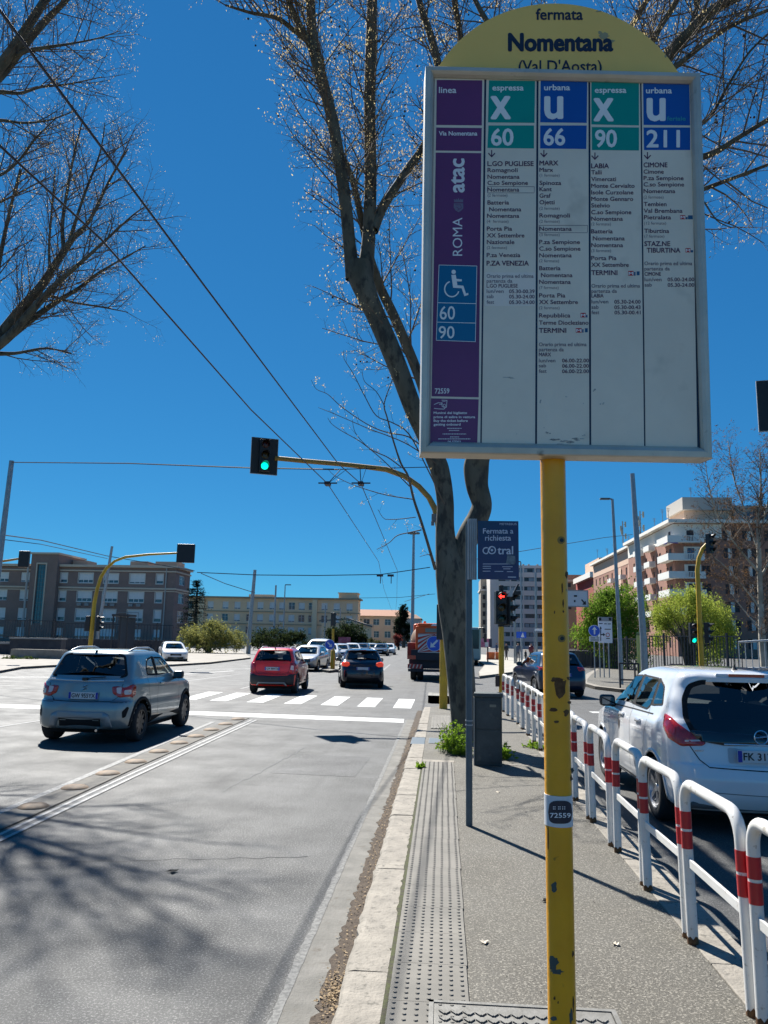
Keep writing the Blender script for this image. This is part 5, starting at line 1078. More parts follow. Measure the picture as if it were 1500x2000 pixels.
# grey office block
gw = mat('office_panel', (.74, .67, .60), .8, col2=(.66, .60, .53), vs=.2, vd=3); gl = mat('office_glass', (.02, .03, .04), .2); gl2 = mat('office_glass_pale', (.25, .32, .36), .3)
B = bld('grey_office_block', 'pale grey office block with dark ribbon windows behind the red arrow signal', (26, 262, 0)); YF = 250.
zs_ = [24.4-2.92*k for k in range(9)]
wpart(B, 'wall', gw, lambda b: (b.b2((18.3, YF+.5, 0), (36.5, YF+24, 26.2)), b.b2((15.6, YF-.1, 0), (18.3, YF+22, 25.3)), b.b2((18.3, YF-.25, 25.6), (36.5, YF+.49, 26.5))))
for z in zs_:
    wpart(B, 'spandrel', gw, lambda b: b.b2((18.3, YF-.2, z-1.75), (34.3, YF+.49, z-.15)))
    o_ = wpart(B, 'ribbon_window', gl, lambda b: b.b2((18.3, YF+.2, z-.15), (34.3, YF+.45, z+1.15)))
    random.seed(int(z*10)); b = MB(); x = 18.5
    while x < 33.5:
        w_ = random.choice([.9, 1.3, 1.8]); 
        if random.random() < .5: b.b2((x, YF+.14, z-.05), (x+w_, YF+.19, z+1.0))
        x += w_+.25
    wb(b, 'blind', gl2, o_)
for x in (22.1, 26.2, 30.0, 34.3): wpart(B, 'pier', gw, lambda b: b.b2((x-.22, YF-.3, 0), (x+.22, YF+.19, 25.6)))
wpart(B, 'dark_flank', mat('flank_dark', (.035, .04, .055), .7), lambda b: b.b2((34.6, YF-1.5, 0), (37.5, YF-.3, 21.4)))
wpart(B, 'roof_plant', mat('roof_grey'), lambda b: [b.b2((x, YF+4, 26.2), (x+.6, YF+5, 27.3)) for x in (20.5, 23, 26.4, 28.2, 31)])
random.seed(11)
B = bld('slim_tower', 'narrow beige far tower left of the grey office block', (14, 275, 0))
wpart(B, 'wall', mat('plaster_tan', (.40, .35, .28), .9), lambda b: b.b2((13.6, 270, 0), (16.4, 284, 23.5)))
wpart(B, 'parapet', gw, lambda b: b.b2((13.3, 269.7, 19.4), (16.5, 284, 20.0)))
for k in range(7): wpart(B, 'window', shut, lambda b: b.b2((14.3, 269.85, 2+k*2.9), (15.2, 269.99, 3.6+k*2.9)))

# brick apartment blocks, right
brk = mat('brick_brown', (.36, .185, .13), .9, col2=(.31, .155, .115), vs=.6, vd=5); crm = mat('plaster_white', (.78, .74, .66), .85); pnk = mat('plaster_pinkish', (.66, .46, .34), .9)
balm = mat('balcony_white', (.78, .76, .70), .7)
B = bld('brick_apartment_block', 'tall brown brick apartment block with white balconies on its corner', (50, 155, 0)); YF = 141.; XC = 41.7
fl = [22.6-3.2*k for k in range(8)]          # window heads
holes = []; styles = []
for k, z in enumerate(fl):
    holes.append((46.5-XC, 47.9-XC, z-1.9, z-.1)); styles.append('dark')
    for x in (51.5, 54.9, 58.7, 62.5):
        if k == 0 and x < 53: pass
        holes.append((x-1.15-XC, x+1.15-XC, z-1.9, z-.1)); styles.append('shutter')
b = MB(); facade(b, (XC, YF), u, 30, -.1, 24.0, holes, .25); 
b2h = []; b2s = []
for k, z in enumerate(fl[1:]):
    for y in (4.5, 9, 13.5, 19, 24, 29): b2h.append((y-.6, y+.6, z-1.9, z-.1)); b2s.append('dark')
# left flank, seen at a shallow angle
facade(b, (XC, YF+34), (0., -1.), 34, -.1, 24.0, [(34-h[1], 34-h[0], h[2], h[3]) for h in b2h], .25)
wb(b, 'wall', brk, B)
for h, s_ in zip(holes, styles): window(B, (XC, YF), u, *h, style=s_, depth=.2)
for h in b2h: window(B, (XC, YF+34), (0., -1.), 34-h[1], 34-h[0], h[2], h[3], style='dark', depth=.2)
wpart(B, 'white_attic', crm, lambda b: (b.b2((XC-.06, YF-.06, 20.9), (XC+8.5, YF-.004, 23.6)), b.b2((XC-.06, YF, 20.9), (XC-.004, YF+34, 23.6))))
wpart(B, 'eaves', crm, lambda b: (b.b2((XC-1.1, YF-1.1, 23.75), (XC+30, YF+34, 24.35))))
wpart(B, 'roof_storey', mat('plaster_pinkish'), lambda b: (b.b2((XC+3, YF+3, 24.4), (XC+11.5, YF+20, 26.6))))
wpart(B, 'penthouse', mat('penthouse_grey', (.44, .41, .37), .9), lambda b: b.b2((XC+2.4, YF+1.8, 26.6), (XC+11.3, YF+12, 28.9)))
wpart(B, 'roof_storey', mat('penthouse_grey'), lambda b: (b.b2((XC+11.8, YF+2, 24.4), (XC+30, YF+14, 26.9)), b.b2((XC+11.5, YF+1.2, 26.9), (XC+30, YF+14, 27.3))))
wpart(B, 'roof_window', wglass, lambda b: b.b2((XC+13.5, YF+1.9, 24.9), (XC+22, YF+1.99, 26.3)))
for k, z in enumerate(fl[:5]):
    zz = z-2.35
    def bal(b):
        b.b2((XC-1.5, YF-1.5, zz-.15), (XC+4.9, YF-.08, zz+.08)); b.b2((XC-1.5, YF-.08, zz-.15), (XC-.08, YF+5.5, zz+.08))
    s_ = wpart(B, 'balcony_slab', balm, bal)
    b = MB()
    b.b2((XC-1.5, YF-1.5, zz+.95), (XC+4.9, YF-1.38, zz+1.08)); b.b2((XC-1.5, YF-1.38, zz+.95), (XC-1.38, YF+5.5, zz+1.08))
    b.b2((XC-1.5, YF-1.5, zz+.09), (XC+1.3, YF-1.42, zz+.94)); b.b2((XC+3.9, YF-1.5, zz+.09), (XC+4.9, YF-1.42, zz+.94))
    b.b2((XC-1.5, YF-1.4, zz+.09), (XC-1.42, YF+5.5, zz+.94))
    x = XC+1.35
    while x < XC+3.9: b.b2((x, YF-1.47, zz+.09), (x+.12, YF-1.43, zz+.94)); x += .27
    wb(b, 'balustrade', balm, s_)
    wpart(B, 'corner_panel', crm, lambda b: (b.b2((XC+1.7, YF-.10, zz+.1), (XC+4.6, YF-.062 if k == 0 else YF-.004, zz+2.45)),))
    wpart(B, 'french_window', mat('french_blue', (.02, .09, .17), .4) if k == 1 else shut, lambda b: b.b2((XC+2.3, YF-.16, zz+.1), (XC+3.5, YF-.102, zz+2.2)))
    wpart(B, 'french_window', shut, lambda b: b.b2((XC-.10, YF+1.5, zz+.1), (XC-.064, YF+2.8, zz+2.2)))
    for y in (12.0, 20.5):
        wpart(B, 'side_balcony', balm, lambda b: (b.b2((XC-1.3, YF+y, zz-.1), (XC-.07, YF+y+4, zz+.08)), b.b2((XC-1.3, YF+y, zz+.09), (XC-1.2, YF+y+4, zz+1.0)), b.b2((XC-1.19, YF+y, zz+.09), (XC-.07, YF+y+.1, zz+1.0))))
wpart(B, 'awning', mat('awning_blue', (.01, .05, .45), .7), lambda b: b.add([(XC-1.6, YF-1.0, 20.0), (XC-.2, YF-1.2, 20.6), (XC+.5, YF-1.3, 19.9), (XC-1.6, YF+1.2, 19.7), (XC-.2, YF+.6, 20.6)], [(0, 2, 1), (0, 1, 4, 3)]))
antm = mat('antenna_grey', (.10, .11, .11), .6)
def antenna(b, x, y, z, h):
    b.box((x, y, z+h/2), (.07, .07, h))
    for k in range(3): b.box((x, y, z+h-.15-k*.28), (.9-.2*k, .05, .05), .4)
b = MB()
for x, y, h in ((XC+1, YF+6, 3.2), (XC+1.6, YF+12, 4), (XC+2.2, YF+20, 3.5), (XC+3.8, YF+9, 2.6), (XC+.5, YF+26, 3), (XC+5, YF+5, 4.8), (XC+14, YF+6, 2)): antenna(b, x, y, 24.4 if x < XC+3 else 26.6, h)
wb(b, 'aerial', antm, B)
# second brick block farther along
B = bld('second_brick_block', 'second brick apartment block farther back with a pale flank and side balconies', (44, 200, 0)); XC2 = 42.6; Y2 = 176.
b = MB(); h2 = []
for z in [19.5-3.2*k for k in range(6)]:
    for y in (4, 9, 14, 19, 24, 29, 34, 39): h2.append((y-.7, y+.7, z-1.8, z))
facade(b, (XC2, Y2+44), (0., -1.), 44, -.1, 23.5, h2, .3); b.b2((XC2+.35, Y2, 0), (XC2+20, Y2+.2, 23.5)); wb(b, 'wall', brk, B)
for h in h2: window(B, (XC2, Y2+44), (0., -1.), *h, style='dark')
wpart(B, 'pale_band', pnk, lambda b: (b.b2((XC2-.05, Y2+2, 0), (XC2-.003, Y2+3.1, 20)), b.b2((XC2-.05, Y2+10.2, 0), (XC2-.003, Y2+12.8, 20)), b.b2((XC2-.05, Y2, 20.2), (XC2-.003, Y2+44, 23.2))))
wpart(B, 'eaves', crm, lambda b: b.b2((XC2-1.0, Y2-.5, 23.5), (XC2+20, Y2+44, 24.0)))
for z in [16.9-3.2*k for k in range(5)]:
    for y in (5.5, 16): wpart(B, 'side_balcony', balm, lambda b: (b.b2((XC2-1.3, Y2+y, z), (XC2-.06, Y2+y+3.5, z+.15)), b.b2((XC2-1.3, Y2+y, z+.16), (XC2-1.2, Y2+y+3.5, z+1.0)), b.b2((XC2-1.19, Y2+y, z+.16), (XC2-.06, Y2+y+.1, z+1))))
b = MB(); 
for y in (6, 12, 22, 30): antenna(b, XC2+1, Y2+y, 24, 3)
wb(b, 'aerial', antm, B)
for (px, lab) in ((1252, 'right'), (1217, 'left')):
    p = at(px, 1062, 190 if px > 1230 else 215); zt = at(px, 998 if px > 1230 else 1018, p[1])[2]
    t = thing('telecom_mast', f'rooftop telecom mast with panel antennas, {lab} one of two beside the thick mast', 'antenna mast', (p[0], p[1], p[2]-.5), group='rooftop telecom masts')
    b = MB(); b.box((p[0], p[1], (p[2]+zt)/2-.25), (.22, .22, zt-p[2]+.5)); wb(b, 'pole', antm, t)
    for k in range(6 if px > 1230 else 4): b = MB(); b.box((p[0]+.75*math.cos(k*2.1), p[1]+.5*math.sin(k*2.1), zt-.9-k*1.1), (.42, .3, 1.5)); b.box((p[0]+.35*math.cos(k*2.1), p[1], zt-.9-k*1.1), (.8, .1, .1)); wb(b, 'panel_antenna', mat('antenna_panel', (.16, .19, .18), .6), t)
# red block at the end
B = bld('red_apartment_block', 'dark red apartment block with a pink attic and long roof terrace, at the row end', (44, 240, 0)); XC3, Y3 = 45.5, 232.
red3 = mat('plaster_red', (.36, .07, .06), .9, col2=(.30, .06, .05), vs=.4)
b = MB(); h3 = [(x-.8, x+.8, z-1.9, z) for z in [19.0-3.2*k for k in range(6)] for x in (2, 6, 10)]
facade(b, (XC3-.5, Y3), u, 12.6, -.1, 21.5, h3, .3); b.b2((XC3-.6, Y3+.1, 0), (XC3-.5, Y3+30, 21.5)); wb(b, 'wall', red3, B)
for h in h3: window(B, (XC3-.5, Y3), u, *h, style='dark')
wpart(B, 'attic', pnk, lambda b: b.b2((XC3+1.5, Y3+1.5, 21.6), (XC3+12, Y3+24, 27.5)))
for x in (3.5, 6.5, 9.5): wpart(B, 'attic_window', wglass, lambda b: b.b2((XC3+x-.6, Y3+1.4, 23.2), (XC3+x+.6, Y3+1.49, 25.2)))
wpart(B, 'terrace', balm, lambda b: (b.b2((XC3-1.8, Y3-1.4, 21.4), (XC3+12.2, Y3+28, 21.8)), b.b2((XC3-1.8, Y3-1.4, 21.8), (XC3+12.2, Y3-1.2, 23.0)), b.b2((XC3-1.8, Y3-1.1, 21.8), (XC3-1.6, Y3+28, 23.0))))
b = MB(); 
for x in (2, 5, 8, 11): antenna(b, XC3+x, Y3+6, 27.5, 3)
wb(b, 'aerial', antm, B)
B = bld('terracotta_house', 'terracotta coloured far house with roof terraces, just right of the yellow pole', (52, 292, 0)); L3, Y4 = 44., 285.
tc_ = mat('plaster_terracotta', (.42, .24, .16), .9, col2=(.36, .20, .13), vs=.4)
wpart(B, 'wall', tc_, lambda b: (b.b2((L3, Y4, 0), (L3+16, Y4+20, 24.5)), b.b2((L3+1, Y4+3, 24.5), (L3+8, Y4+12, 27.0))))
wpart(B, 'parapet', pnk, lambda b: (b.b2((L3-.4, Y4-.5, 19.8), (L3+16, Y4-.02, 21.2)), b.b2((L3-.2, Y4-.4, 24.2), (L3+16.2, Y4-.02, 24.9))))
for z in (22.0, 17.4, 14.0): wpart(B, 'loggia', shut, lambda b: b.b2((L3+6.8, Y4-.12, z), (L3+13, Y4-.03, z+1.9)))
for z in (22.0, 17.4, 14.0): wpart(B, 'window', shut, lambda b: b.b2((L3+1.5, Y4-.12, z+.2), (L3+3, Y4-.03, z+1.7)))

# ------------------------------------------------------------------ fences, walls, terrace on both sides
def iron_fence(label, p0, p1, h, sp, z0=0., top=True, m=dark, cat='fence'):
    p0, p1 = np.array(p0, float), np.array(p1, float); L_ = np.linalg.norm(p1-p0); uu = (p1-p0)/L_; an = math.atan2(uu[1], uu[0])
    t = thing('iron_fence', label, cat, ((p0[0]+p1[0])/2, (p0[1]+p1[1])/2, z0)); c = (p0+p1)/2
    for z in (z0+.15, z0+h-.05): wpart(t, 'rail', m, lambda b: b.box((c[0], c[1], z), (L_, .05, .06), an))
    n = int(L_/sp); src = None
    for k in range(n+1):
        p = p0+uu*L_*k/n; post_ = k % 10 == 0
        if src is None: b = MB(); b.box((0, 0, (h)/2), (.035, .035, h-.1)); src = b.build('fence_bar', m, t); src.location = Vector((p[0], p[1], z0))-Vector(wloc(t)); continue
        q = inst(src, t, Vector((p[0], p[1], z0))-Vector(wloc(t)), (0, 0, an), (3, 3, 1.08) if post_ else (1, 1, 1), name='fence_post' if post_ else 'fence_bar')
    return t
iron_fence('dark iron fence left of the thick mast, under the green willow', (at(1125, 1300, 62)[0], 62), (at(1245, 1300, 54)[0], 54), 2.3, .24)
iron_fence('dark iron fence and gate under the pale willow, behind the white car', (at(1245, 1300, 54)[0], 54), (at(1450, 1300, 46)[0], 46), 2.5, .26)
tag(MB().b2((at(1118, 1300, 62)[0], 63.5, 0), (at(1245, 1300, 56)[0], 63.8, 1.3)).build('retaining_wall', mat('wall_dark_blue', (.045, .055, .08), .8)), 'low dark retaining wall behind the iron fence', 'wall')
t = thing('parked_van_cover', 'long low dark tarpaulin shape behind the fence right of the thick mast', 'covered vehicle', tuple(gp(1320, 1305)*np.array([1, 1, 0])))
a0, a1 = at(1285, 1300, 50)[0], at(1358, 1300, 50)[0]; b = MB(); v = []
for k in range(9):
    x = a0+(a1-a0)*k/8; zt = .45+.30*math.sin(math.pi*k/8)+.05*math.sin(k*3); v += [(x, 49.4, .02), (x, 49.5, zt*.7), (x, 50, zt), (x, 50.5, zt*.7), (x, 50.6, .02)]
b.add(v, [(k*5+j, k*5+j+1, k*5+j+6, k*5+j+5) for k in range(8) for j in range(4)]+[(0, 1, 2, 3, 4), (44, 43, 42, 41, 40)]); wb(b, 'cover', mat('tarp_navy', (.006, .008, .014), .9, spec=.1), t, smooth=40)
# terrace with pale stone wall and railing at the right edge
t = thing('stone_terrace', 'pale stone terrace wall at the right edge behind the white car roof', 'wall', (at(1480, 1300, 26)[0], 26, 0)); xa = at(1452, 1300, 26)[0]
stw = mat('terrace_stone', (.40, .35, .28), .85, col2=(.30, .26, .20), vs=5, vd=4)
for k in range(7):
    for j in range(3):
        b = MB(); x = xa+.1+(j % 2)*.3+k*.62; b.b2((x, 26, .02+j*.30), (x+.60, 26.35, .02+j*.30+.285)); wb(b, 'stone', stw, t, bevel=.02)
wpart(t, 'coping', mat('coping_pale', (.55, .52, .46), .8), lambda b: b.b2((xa, 25.9, .93), (xa+5, 26.5, 1.05)))
t2 = thing('terrace_railing', 'galvanised railing sloping up along the stone terrace at the right edge', 'railing', (xa, 26.3, 1.05)); 
pA, pB = (xa, 26.3), (xa+4.8, 23.4)
for s0 in (0, 1): wpart(t2, 'rail', mat('rail_light', (.38, .40, .41), .5, .4), lambda b: b.tube([(pA[0], pA[1], 1.15+(.0 if s0 == 0 else .85)), (pB[0], pB[1], 1.5+(.0 if s0 == 0 else .95))], .035, 8))
src = None
for k in range(30):
    f_ = k/29; x, y = pA[0]+(pB[0]-pA[0])*f_, pA[1]+(pB[1]-pA[1])*f_
    if src is None: b = MB(); b.tube([(0, 0, 0), (0, 0, .9)], .014, 6); src = b.build('baluster', MATS['rail_light'], t2); src.location = Vector((x, y, 1.12+.37*f_))-wloc(t2); continue
    inst(src, t2, Vector((x, y, 1.12+.37*f_))-wloc(t2))
# left: dark railing, raised ramp walls and rough plinth before the brown building
wallk = mat('ramp_dark', (.030, .034, .045), .85, col2=(.05, .052, .06), vs=1.5); plin = mat('plinth_rough', (.27, .25, .22), .9, col2=(.18, .165, .14), vs=1.5, vd=6, bump=.5, bs=6)
def zY(px, py, Y): return at(px, py, Y)
t = thing('ramp_wall', 'dark ramp parapet wall in front of the brown building, left side', 'wall', (-26, 60, 0)); Yw = 60
a, c_ = at(0, 1250, Yw), at(92, 1246, Yw)
wpart(t, 'parapet', wallk, lambda b: (b.b2((a[0]-8, Yw, .1), (at(26, 1258, Yw)[0], Yw+.3, at(10, 1258, Yw)[2])), b.b2((at(24, 1258, Yw)[0], Yw-.4, .1), (at(124, 1258, Yw)[0], Yw+.4, at(100, 1249, Yw)[2]))))
wpart(t, 'coping', mat('coping_grey', (.25, .25, .24), .8), lambda b: (b.b2((a[0]-8, Yw-.1, at(10, 1258, Yw)[2]), (at(24, 1258, Yw)[0], Yw+.4, at(10, 1254, Yw)[2])), b.b2((at(23, 1258, Yw)[0], Yw-.5, at(100, 1249, Yw)[2]), (at(125, 1258, Yw)[0], Yw+.5, at(100, 1246, Yw)[2]))))
tag(MB().b2((at(28, 1280, 52)[0], 51.5, .05), (at(128, 1280, 52)[0], 52.3, at(60, 1268, 52)[2])).build('rough_plinth', plin), 'low rough stone plinth at the foot of the dark ramp wall', 'wall')
iron_fence('tall dark railing on top of the ramp wall at the left', (at(8, 1240, 60)[0], 60), (at(124, 1240, 60)[0], 60), 1.5, .20, at(60, 1248, 60)[2])
iron_fence('long dark railing before the brown building ground floor', (at(118, 1270, 75)[0], 75), (at(335, 1270, 75)[0], 75), 2.9, .32)
tag(MB().b2((at(118, 1270, 78)[0], 78, 0), (at(332, 1270, 78)[0], 78.4, 1.35)).build('boundary_wall', wallk), 'long low dark boundary wall behind the long railing', 'wall')
t = thing('bus_shelter', 'dark glazed shelter behind the grey mast before the brown building', 'shelter', (at(255, 1270, 72)[0], 72, 0)); a0, a1 = at(222, 1270, 72)[0], at(254, 1270, 72)[0]
wpart(t, 'roof', dark, lambda b: b.b2((a0, 71, 3.55), (a1, 73, 3.75)))
for x in (a0+.1, (a0+a1)/2, a1-.1): wpart(t, 'post', dark, lambda b: b.b2((x-.06, 71.1, 0), (x+.06, 71.2, 3.55)))
wpart(t, 'back_panel', mat('shelter_panel', (.03, .035, .05), .3), lambda b: b.b2((a0, 72.8, .3), (a1, 72.86, 3.5)))
# ------------------------------------------------------------------ vehicles
def catmull(rows, sub):
    A = np.array(rows, float); n = len(A); out = []
    for i in range(n-1):
        p0, p1, p2, p3 = A[max(i-1, 0)], A[i], A[i+1], A[min(i+2, n-1)]
        for k in range(sub):
            t = k/sub; m1 = (p2-p0)/2; m2 = (p3-p1)/2
            # limit overshoot
            d = p2-p1; m1 = np.where(m1*d <= 0, 0, np.clip(m1, -3*abs(d), 3*abs(d))); m2 = np.where(m2*d <= 0, 0, np.clip(m2, -3*abs(d), 3*abs(d)))
            out.append((2*t**3-3*t**2+1)*p1+(t**3-2*t**2+t)*m1+(-2*t**3+3*t**2)*p2+(t**3-t**2)*m2)
    out.append(A[-1]); return np.array(out)
def inpoly(p, poly):
    x, y = p; c = False; n = len(poly); j = n-1
    for i in range(n):
        xi, yi = poly[i]; xj, yj = poly[j]
        if (yi > y) != (yj > y) and x < (xj-xi)*(y-yi)/(yj-yi)+xi: c = not c
        j = i
    return c
def roundp(poly, r, n=4):
    out = []; m = len(poly)
    for i in range(m):
        p = np.array(poly[i], float); a = np.array(poly[i-1], float)-p; b = np.array(poly[(i+1) % m], float)-p
        la, lb = np.linalg.norm(a), np.linalg.norm(b); q = min(r, la*.45, lb*.45); A = p+a/la*q; B = p+b/lb*q
        for k in range(n+1): t = k/n; out.append(tuple((1-t)**2*A+2*t*(1-t)*p+t*t*B))
    return out
def shrink(poly, d):
    P = np.array(poly, float); c = P.mean(0); n = len(P); ar = sum(P[i][0]*P[(i+1) % n][1]-P[(i+1) % n][0]*P[i][1] for i in range(n)); s = 1 if ar > 0 else -1; out = []
    for i in range(n):
        e1 = P[i]-P[i-1]; e2 = P[(i+1) % n]-P[i]; n1 = np.array([-e1[1], e1[0]])/(np.linalg.norm(e1) or 1)*s; n2 = np.array([-e2[1], e2[0]])/(np.linalg.norm(e2) or 1)*s
        m = n1+n2; m /= max(np.linalg.norm(m), .3); out.append(tuple(P[i]+m*d/max(.5, m@n1)))
    return out
def wheel_parts(par, R_, w_, spokes, xsgn, pos, rimm, style=0):
    t = thing('wheel', None, None, pos); t.parent = par; t.rotation_euler = (0, 0, 0 if xsgn > 0 else math.pi)
    rr = R_*.66
    b = MB(); b.lathe([(rr, w_/2-.015), (rr+.02, w_/2), (R_-.035, w_/2), (R_-.008, w_/2-.02), (R_, w_/2-.05), (R_, -w_/2+.05), (R_-.02, -w_/2), (rr, -w_/2)], axis='X', n=36, close=True); b.build('tyre', mat('tyre_rubber', (.018, .018, .019), .85), t, smooth=40)
    b = MB(); b.lathe([(rr+.002, w_/2-.005), (rr-.012, w_/2-.008), (rr-.025, w_/2-.05), (rr-.03, -w_/2+.02), (rr, -w_/2)], axis='X', n=36, cap=False)
    b.lathe([(0, w_/2-.035), (.045, w_/2-.03), (.06, w_/2-.05), (.06, w_/2-.09), (0, w_/2-.09)], axis='X', n=16)
    for k in range(spokes):
        a = 2*math.pi*k/spokes
        for off in ((-.07, .07) if style else (0,)):
            ca, sa = math.cos(a+off), math.sin(a+off); hw = .016 if style else .034
            p0, p1 = .045, rr-.015; v = []
            for q, wd in ((p0, hw*1.1), (p1, hw*.85)):
                for s_ in (-1, 1):
                    for x in (w_/2-.032, w_/2-.07): v.append((x+(.012 if q > .1 else 0), q*ca-s_*wd*sa, q*sa+s_*wd*ca))
            b.add(v, [(0, 2, 6, 4), (1, 5, 7, 3), (0, 4, 5, 1), (2, 3, 7, 6)])
    b.build('rim', rimm, t, smooth=30)
    b = MB(); b.lathe([(0, w_/2-.10), (rr-.03, w_/2-.10)], axis='X', n=24, cap=False); b.build('brake_disc', mat('brake_dark', (.03, .03, .032), .7), t)
    return t
seatm = mat('seat_fabric', (.03, .03, .034), .9); cabin = mat('cabin_dark', (.02, .02, .022), .9)
tyrew = mat('arch_black', (.014, .014, .015), .8, spec=.25)
cglass = glass_mat('car_glass', (.42, .50, .48)); cglassd = glass_mat('car_glass_dark', (.16, .19, .20))
redl = mat('tail_red', (.42, .008, .010), .12, coat=1., col2=(.55, .02, .015), vs=40); clearl = mat('tail_clear', (.70, .55, .52), .15, coat=1.); orangel = mat('tail_amber', (.7, .2, .04), .2)
platew = mat('plate_white', (.62, .63, .64), .45); plateb = mat('plate_blue', (.01, .03, .35), .4); chrome = mat('chrome', (.75, .75, .76), .12, 1.)
class Car:
    def __init__(s, name, label, cat, loc, rz, levels, L, paintm, sub=4, nside=60, low=None, wheels=None, wr=.3, archr=.36, track=.72, spokes=5, rimm=None, style=0, group=None, far=False):
        s.t = thing(name, label, cat, loc, R(rz), group); s.L = L
        A = catmull(levels, sub); s.nl = len(A); ring = []
        M1, MC = (6, 6) if not far else (4, 4)
        V = []
        for (zr, zf, yr, yf, hw, r, br, bf) in A:
            h = []; ye_, yb_ = yr+br, yf-bf
            for k in range(M1): x = (hw-r)*k/M1; h.append((x, yr+br*(x/max(hw, .01))**2))
            y0 = yr+br*((hw-r)/max(hw, .01))**2
            for k in range(MC): a = math.pi/2*k/MC; h.append((hw-r+r*math.sin(a), y0+r*(1-math.cos(a))))
            y1 = yf-bf*((hw-r)/max(hw, .01))**2
            for k in range(nside): u_ = k/nside; h.append((hw, y0+r+(y1-r-y0-r)*u_))
            for k in range(MC): a = math.pi/2*k/MC; h.append((hw-r+r*math.cos(a), y1-r+r*math.sin(a)))
            for k in range(M1+1): x = (hw-r)*(1-k/M1); h.append((x, yf-bf*(x/max(hw, .01))**2))
            full = h+[(-x, y) for x, y in h[-2:0:-1]]
            for x, y in full:
                u_ = min(1, max(0, y/L)); tp = 1-.10*max(0., abs(2*u_-1)-.55)**2/.2025*(1.25 if u_ > .5 else 1)
                V.append((x*tp, y, zr+(zf-zr)*u_))
        s.n = n = len(V)//s.nl; F = []
        for i in range(s.nl-1):
            for j in range(n): F.append((i*n+j, i*n+(j+1) % n, (i+1)*n+(j+1) % n, (i+1)*n+j))
        s.V = V; s.F = F; s.nring = n
        s.bvh = BVHTree.FromPolygons([Vector(v) for v in V], F)
        s.paint = paintm; s.holes = []; s.far = far
        s.lowz = None; s.wheels = wheels or []; s.archr = archr
        for wy in s.wheels:
            for sx in (-1, 1):
                wheel_parts(s.t, wr, .205, spokes, sx, (sx*track, wy, wr), rimm or mat('alloy', (.30, .31, .33), .35, .8), style)
    def cast(s, view, p):
        """view: rear/left/right/front/top/dir tuple; p: 2D"""
        if view == 'rear': o, d = Vector((p[0], -2, p[1])), Vector((0, 1, 0))
        elif view == 'front': o, d = Vector((p[0], s.L+2, p[1])), Vector((0, -1, 0))
        elif view == 'left': o, d = Vector((-3, p[0], p[1])), Vector((1, 0, 0))
        elif view == 'right': o, d = Vector((3, p[0], p[1])), Vector((-1, 0, 0))
        elif view == 'top': o, d = Vector((p[0], p[1], 4)), Vector((0, 0, -1))
        elif view == 'cl': o, d = Vector((-2-p[0]*.7071, -2+p[0]*.7071, p[1])), Vector((.7071, .7071, 0))   # left rear corner: p[0] grows to the left front
        elif view == 'cr': o, d = Vector((2+p[0]*.7071, -2+p[0]*.7071, p[1])), Vector((-.7071, .7071, 0))
        h, nn, i_, _ = s.bvh.ray_cast(o, d)
        if h is None: return None, None
        if nn.dot(d) > 0: nn = -nn
        return h, nn
    def patch(s, name, view, poly, m, off=.004, th=.0, step=.07, hole=None, par=None, smooth=True):
        poly = [tuple(p) for p in poly]; xs = [p[0] for p in poly]; ys = [p[1] for p in poly]; vs = list(poly); es = [(i, (i+1) % len(poly)) for i in range(len(poly))]
        if hole: o = len(vs); vs += [tuple(p) for p in hole]; es += [(o+i, o+(i+1) % len(hole)) for i in range(len(hole))]
        x = min(xs)+step*.5
        while x < max(xs):
            y = min(ys)+step*.5
            while y < max(ys):
                if inpoly((x, y), poly) and not (hole and inpoly((x, y), hole)): vs.append((x, y))
                y += step
            x += step
        ov, oe, of, *_ = geometry.delaunay_2d_cdt([Vector(p) for p in vs], es, [], 1, 1e-5)
        P = []; Nn = []
        for p in ov: h, nn = s.cast(view, p); P.append(h); Nn.append(nn)
        b = MB(); f2 = []
        for f in of:
            c = sum((ov[i] for i in f), Vector((0, 0)))/len(f)
            if hole and inpoly(c, hole): continue
            if any(P[i] is None for i in f): continue
            q = [P[i] for i in f]
            if max((q[0]-q[1]).length, (q[1]-q[2]).length, (q[2]-q[0]).length) > .8: continue
            f2.append(tuple(f))
        z = Vector((0, 0, 0)); b.add([(P[i]+Nn[i]*off) if P[i] is not None else z for i in range(len(ov))], f2)
        me = bpy.data.meshes.new(name); me.from_pydata(b.v, [], b.f); me.materials.append(m)
        bm = bmesh.new(); bm.from_mesh(me); bmesh.ops.delete(bm, geom=[v for v in bm.verts if not v.link_faces], context='VERTS')
        bm.normal_update(); dv = {'rear': (0, 1, 0), 'front': (0, -1, 0), 'left': (1, 0, 0), 'right': (-1, 0, 0), 'top': (0, 0, -1), 'cl': (.7, .7, 0), 'cr': (-.7, .7, 0)}[view]
        for f in bm.faces:
            if f.normal.dot(Vector(dv)) > 0: f.normal_flip()
        bm.to_mesh(me); bm.free()
        if smooth: me.polygons.foreach_set('use_smooth', [True]*len(me.polygons))
        o = bpy.data.objects.new(name, me); COL.objects.link(o); o.parent = par or s.t
        if th: q = o.modifiers.new('th', 'SOLIDIFY'); q.thickness = th; q.offset = -1
        return o
    def window(s, view, poly, r=.06, rim=.035, g=None, name='window'):
        P = roundp(poly, r); I = roundp(shrink(poly, rim), r*.7)
        o = s.patch(name, view, I, g or cglass, .006, step=.12)
        s.patch('window_frame', view, P, tyrew, .005, hole=I, par=o, step=.09)
        s.holes.append((view, shrink(poly, rim*.45)))
        return o
